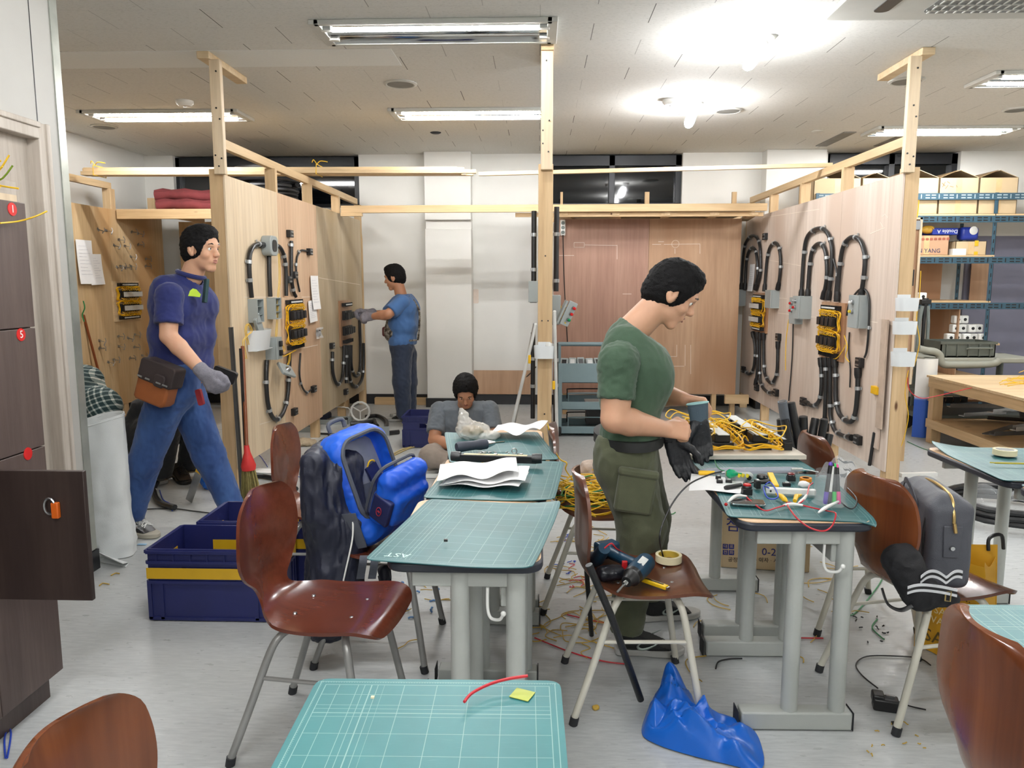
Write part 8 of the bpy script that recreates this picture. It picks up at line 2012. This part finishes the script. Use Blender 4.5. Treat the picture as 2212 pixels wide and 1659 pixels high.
JEANS = N('blue_denim'); co = JEANS.co(); JEANS.base(JEANS.ramp(JEANS.noise(JEANS.co((1, 1, .5)), 6, 4, .6), [(.3, lin((30, 58, 112))), (.7, lin((62, 96, 152)))])); JEANS.p(rough=.85, sheen=.1); JEANS.bump(JEANS.noise(JEANS.co(), 260, 3), .3, .002); JEANS = JEANS.m
hipN, knN, anN = a(362, 858, 4.2), a(312, 1000, 4.24), a(286, 1118, 4.28)
hipF, knF, anF = a(402, 855, 4.4), a(452, 985, 4.44), a(512, 1118, 4.46)
b = B(); b.raw(sdf_mesh([cone_(a(384, 805, 4.22), a(384, 805, 4.38), .125, .125), cone_(a(380, 840, 4.22), a(380, 840, 4.38), .125, .125)] + leg(hipN, knN, anN, (.112, .086, .062)) + leg(hipF, knF, anF, (.11, .09, .066)), .008, .03,
      cuts=[(a(384, 782, 4.3), (0, 0, 1)), (a(286, 1124, 4.28), (0, 0, -1))], wr=(.008, 14, (1, 1, .8))))
part('jeans', b, JEANS, t)
LEATH = plain('tan_leather', (150, 84, 40), .6, var=.12, bump=.2, bs=120); DLEA = plain('dark_leather', (50, 40, 40), .7, var=.2, bump=.2, bs=120)
b = B(); M = Matrix.Rotation(rad(14), 4, 'Y'); belt_ring(b, a(388, 800, 4.3), .15, .225, -.035, .03, M); tb = part('tool_belt', b, LEATH, t)
M = frame((.93, -.2, -.3), (-.22, -1, .05), a(338, 842, 4.05))
b = B(); b.prism([(-.1, -.06), (-.085, -.075), (.08, -.075), (.1, -.05), (.1, .055), (-.1, .055)], -.045, .045, M); part('leather_pouch', b, LEATH, tb, label='tan leather tool pouch', bevel=.012)
b = B(); b.prism(rrect(.22, .12, .02), -.045, .05, M @ Matrix.Translation((.01, .1, 0))); b.prism(rrect(.07, .07, .02), .05, .062, M @ Matrix.Translation((.045, .07, 0))); part('black_pouch', b, DLEA, tb, label='dark tool pouch above the tan one', bevel=.015)
b = B()
for x in (-.07, -.02, .05, .09): b.tube([M @ V((x - .015, .06, .064)), M @ V((x + .015, .06, .064))], .005, 6)
part('studs', b, STEEL, tb)
b = B(); M2 = frame((.93, -.1, -.36), (0, -1, 0), a(486, 810, 4.2)); b.prism(rrect(.13, .07, .012), -.015, .015, M2); part('belt_flap', b, BLACK, tb)
b = B(); M2 = frame((.2, 0, -1), (0, -1, 0), a(432, 858, 4.12)); b.prism(rrect(.09, .03, .01), -.012, .012, M2); part('red_holder', b, plain('dark_red', (140, 30, 40), .6), tb)
KNIT = plain('grey_knit_glove', (132, 130, 140), .9, var=.15, vs=60, bump=.6, bs=300)
b = B(); b.raw(sdf_mesh(hand_prims(wrN, (.62, -.05, -.78), (.5, .7, -.3), 1, (.45, .5, .5, .5), .4, 1.08, .006) + [cone_(wrN, wrN.lerp(elN, .1), .039, .04)], .0055, .012)); part('glove', b, KNIT, t)
SB = plain('black_leather_shoe', (26, 28, 30), .35, var=.2); CRM = plain('cream_sole', (178, 172, 156), .6)
shoe(t, az(268, 1148, 0), az(340, 1163, 0), SB, CRM, plain('grey_stripe', (150, 150, 146), .6), WHITEP, L=.29)
p = az(520, 1130, 0); shoe(t, p + V((-.06, 0.06, 0)), p + V((.2, .02, 0)), SB, CRM, None, WHITEP, L=.29)

# ---------------------------------------------------------------- man at the far end of the left partition
t = root('person', 'man in blue T-shirt and patterned vest working at the far end of left partition', 'person', (-1.45, 7.9, 0))
shN, elN, wrN = a(868, 655, 7.74), a(838, 679, 7.62), a(803, 684, 7.72)
shF, elF, wrF = a(860, 655, 8.06), a(832, 682, 8.12), a(795, 676, 7.98)
neck = a(866, 636, 7.9); hM = hframe(a(853, 600, 7.9), (-.97, .1, -.2), (-.15, 0, 1))
b = B(); head_geo(b, hM, neck, .055)
arm_geo(b, shN, elN, wrN, None, h=.007); arm_geo(b, shF, elF, wrF, None, h=.007)
part('body', b, [SKIN2, EYEW, EYED, LIPS], t); part('hair', hair_geo(hM), HAIR, t)
BLUET = cloth('blue_tee', (64, 104, 158))
c1, c2, c3 = a(874, 668, 7.9), a(873, 700, 7.9), a(870, 735, 7.9); sd = V((.05, 1, 0))
pr = [cone_(c1 - sd * .08, c1 + sd * .08, .14, .14), cone_(c2 - sd * .07, c2 + sd * .07, .145, .145), cone_(c3 - sd * .07, c3 + sd * .07, .13, .13), cone_(c1 + V((0, 0, .09)) - sd * .09, c1 + V((0, 0, .09)) + sd * .09, .075, .075)]
b = B(); b.raw(sdf_mesh(pr, .01, .045, cuts=[(a(870, 744, 7.9), (0, 0, -1)), (neck + V((0, 0, .0)), (0, 0, 1))], wr=(.01, 10, (1, 1, .7))))
for s_, e_ in ((shN, elN), (shF, elF)): b.raw(sdf_mesh([cone_(s_, s_.lerp(e_, .85), .085, .075)], .01, .03, cuts=[(s_.lerp(e_, .8), e_ - s_)]))
part('t_shirt', b, BLUET, t)
CAMO = N('camo_vest'); CAMO.base(CAMO.ramp(CAMO.noise(CAMO.co(), 26, 3), [(.35, lin((44, 38, 34))), (.48, lin((92, 84, 72))), (.56, lin((150, 146, 138))), (.7, lin((62, 52, 44)))])); CAMO.p(rough=.85); CAMO = CAMO.m
b = B(); b.raw(sdf_mesh([cone_(a(852, 718, 7.84), a(852, 718, 7.98), .1, .1), cone_(a(848, 688, 7.85), a(850, 718, 7.85), .06, .09)], .01, .04, cuts=[(a(852, 738, 7.9), (0, 0, -1))], wr=(.008, 14, (1, 1, 1))))
b.tube(bez([a(893, 648, 7.85), a(905, 670, 7.82), a(906, 700, 7.82), a(903, 735, 7.84)], 5), .012, 6); b.tube(bez([a(848, 660, 7.75), a(858, 672, 7.735), a(866, 650, 7.75), a(884, 640, 7.8)], 5), .009, 6); b.tube(bez([a(850, 733, 7.74), a(872, 736, 7.73), a(900, 735, 7.78)], 4), .01, 6)
part('vest', b, CAMO, t)
b = B(); b.cb(a(834, 716, 7.85), (.07, .1, .1)); part('vest_pouch', b, plain('dark_red_pouch', (88, 44, 44), .7), t, bevel=.02)
DJ = cloth('dark_denim', (38, 50, 72))
hipN, knN, anN = a(868, 765, 7.82), a(868, 825, 7.8), a(872, 892, 7.82); hipF, knF, anF = a(878, 765, 7.99), a(882, 825, 8.0), a(884, 885, 8.04)
b = B(); b.raw(sdf_mesh([cone_(a(868, 748, 7.83), a(868, 748, 7.97), .125, .125)] + leg(hipN, knN, anN, (.105, .09, .075)) + leg(hipF, knF, anF, (.105, .088, .075)), .01, .03, cuts=[(a(868, 732, 7.9), (0, 0, 1)), (V((0, 0, .05)), (0, 0, -1))], wr=(.01, 12, (1, 1, .8))))
part('jeans', b, DJ, t)
p = az(884, 908, 0); shoe(t, p + V((.04, .0, 0)), p + V((-.22, -.06, 0)), SHOEB, TREAD, None, WHITEP, L=.28)
p = az(888, 900, 0); shoe(t, p + V((.04, .0, 0)), p + V((-.22, 0.02, 0)), SHOEB, TREAD, None, None, L=.28)
for w_, n_ in ((wrN, (0, .8, -.4)), (wrF, (0, -.8, -.4))):
    b = B(); b.raw(sdf_mesh(hand_prims(w_, (-.95, .1, -.15), n_, 1 if w_ is wrF else -1, (.6, .65, .7, .7), .6, 1.08, .006) + [cone_(w_, w_ + V((.05, 0, .01)), .038, .04)], .007, .012)); part('glove', b, KNIT, t)

# ---------------------------------------------------------------- seated person
t = root('person', 'person in grey T-shirt sitting cross-legged on the floor with bowed dark haired head', 'person', (-.6, 6.1, 0))
shL, elL, wrL = a(948, 890, 6.12), a(938, 950, 5.96), a(990, 968, 5.78)
shR, elR, wrR = a(1058, 888, 6.12), a(1068, 945, 5.98), a(1020, 968, 5.78)
neck = a(1004, 878, 6.13); hM = hframe(a(1006, 846, 5.99), (.06, -.8, -.62), (0, -.55, .8))
b = B(); head_geo(b, hM, neck, .055)
arm_geo(b, shL, elL, wrL, hand_prims(wrL, (.9, -.3, -.1), (.2, 0, -1), 1), h=.006); arm_geo(b, shR, elR, wrR, hand_prims(wrR, (-.8, -.4, -.1), (0, 0, -1), -1), h=.006)
part('body', b, [SKIN2, EYEW, EYED, LIPS], t); part('hair', hair_geo(hM, 1.03, -.02, True, .016), HAIR, t)
GREYT = cloth('grey_tee', (104, 112, 120)); sd = V((1, 0, 0))
c1, c2, c3 = a(1002, 912, 6.14), a(1000, 950, 6.16), a(1000, 990, 6.2)
pr = [cone_(c1 - sd * .1, c1 + sd * .1, .115, .115), cone_(c2 - sd * .1, c2 + sd * .1, .125, .125), cone_(c3 - sd * .1, c3 + sd * .1, .13, .13), cone_(a(965, 885, 6.13), a(1042, 885, 6.13), .07, .07), cone_(c1 + V((0, -.02, .08)), neck, .07, .062)]
b = B(); b.raw(sdf_mesh(pr, .008, .045, cuts=[(V((0, 0, .1)), (0, 0, -1)), (neck + V((0, -.02, .02)), (0, -.6, .8))], wr=(.008, 13, (1, 1, .7))))
for s_, e_ in ((shL, elL), (shR, elR)): b.raw(sdf_mesh([cone_(s_.lerp(e_, -.05), s_.lerp(e_, .8), .075, .074)], .008, .03, cuts=[(s_.lerp(e_, .74), e_ - s_)], wr=(.007, 18, (1, 1, 1))))
part('t_shirt', b, GREYT, t)
BEIGE = cloth('beige_cotton', (150, 138, 128))
kL, kR = a(930, 985, 5.78), a(1078, 985, 5.78); zl = .09
b = B(); b.raw(sdf_mesh([cone_(V((c3.x - .1, 6.2, .12)), V((c3.x + .1, 6.2, .12)), .12, .12), cone_(V((c3.x - .1, 6.15, .13)), kL, .1, .085), cone_(V((c3.x + .1, 6.15, .13)), kR, .1, .085), cone_(kL, V((-.55, 5.72, .085)), .078, .06), cone_(kR, V((-.68, 5.66, .085)), .078, .06)], .009, .03, cuts=[(V((0, 0, .008)), (0, 0, -1))], wr=(.008, 14, (1, 1, 1))))
part('trousers', b, BEIGE, t)
p = az(932, 1015, 0); shoe(t, p + V((.17, .0, 0)), p + V((-.02, -.1, 0)), plain('white_grey_shoe', (196, 192, 186), .7, var=.1), WHITEP, None, plain('grey_lace', (160, 160, 160), .8), L=.26)

# ---------------------------------------------------------------- squatting person behind the door wall
t = root('person', 'person in green and white checked shirt and black trousers crouching behind the walking man', 'person', (-2.9, 5.55, 0))
CHECK = N('checked_shirt'); co = CHECK.co((1, 1, 1), (.3, .5, 0)); x, y, z = CHECK.sep(co)
fx = CHECK.math('FRACT', CHECK.math('MULTIPLY', CHECK.math('ADD', x, 20.0), 26.0)); fz = CHECK.math('FRACT', CHECK.math('MULTIPLY', CHECK.math('ADD', z, 20.0), 26.0))
m_ = CHECK.math('MAXIMUM', CHECK.math('LESS_THAN', fx, .3), CHECK.math('LESS_THAN', fz, .3)); m2 = CHECK.math('MULTIPLY', CHECK.math('LESS_THAN', fx, .3), CHECK.math('LESS_THAN', fz, .3))
CHECK.base(CHECK.mix(m2, CHECK.mix(m_, lin((38, 62, 66)), lin((128, 144, 142))), lin((214, 218, 214)))); CHECK.p(rough=.85); CHECK = CHECK.m
hp, sp = a(258, 950, 5.6), a(165, 830, 5.62); neck = a(128, 800, 5.6); hM = hframe(a(102, 772, 5.55), (-.5, -.4, -.7), (-.6, 0, .7))
b = B(); head_geo(b, hM, neck); arm_geo(b, a(140, 850, 5.35), a(170, 930, 5.3), a(130, 980, 5.3), hand_prims(a(130, 980, 5.3), (-1, 0, -.2), (0, 0, -1), 1), h=.007)
part('body', b, [SKIN, EYEW, EYED, LIPS], t); part('hair', hair_geo(hM), HAIR, t)
b = B(); b.raw(sdf_mesh([cone_(hp + V((0, -.09, 0)), hp + V((0, .09, 0)), .14, .14), cone_(a(215, 880, 5.52), a(215, 880, 5.7), .155, .155), cone_(sp + V((0, -.12, 0)), sp + V((0, .12, 0)), .13, .13), cone_(a(205, 930, 5.5), a(240, 970, 5.5), .14, .13)], .01, .06, cuts=[(a(275, 985, 5.6), (.75, 0, -.7))], wr=(.009, 11, (1, 1, 1))))
part('checked_shirt', b, CHECK, t)
BLKT = cloth('black_trousers', (24, 26, 30))
hN, kN, aN = a(292, 950, 5.5), a(372, 885, 5.38), a(352, 1022, 5.42); hF, kF, aF = a(296, 955, 5.66), a(422, 915, 5.66), a(400, 1020, 5.68)
b = B(); b.raw(sdf_mesh([cone_(hN + V((-.04, 0, .02)), hF + V((-.04, 0, .02)), .14, .14), cone_(a(300, 880, 5.5), a(290, 940, 5.55), .06, .1)] + leg(hN, kN, aN, (.12, .085, .065)) + leg(hF, kF, aF, (.12, .085, .065)), .009, .03, cuts=[(V((0, 0, .07)), (0, 0, -1))], wr=(.008, 13, (1, 1, 1))))
part('trousers', b, BLKT, t)
p = az(330, 1046, 0); shoe(t, p + V((.08, .05, 0)), p + V((-.1, -.16, 0)), plain('grey_sneaker', (120, 118, 114), .7, var=.2), TREAD, None, WHITEP, L=.27)
p = az(392, 1036, 0); shoe(t, p + V((-.06, .06, 0)), p + V((.1, -.14, 0)), plain('dark_brown_boot', (62, 54, 46), .7, var=.2), BLACK, None, BLACK, L=.28)
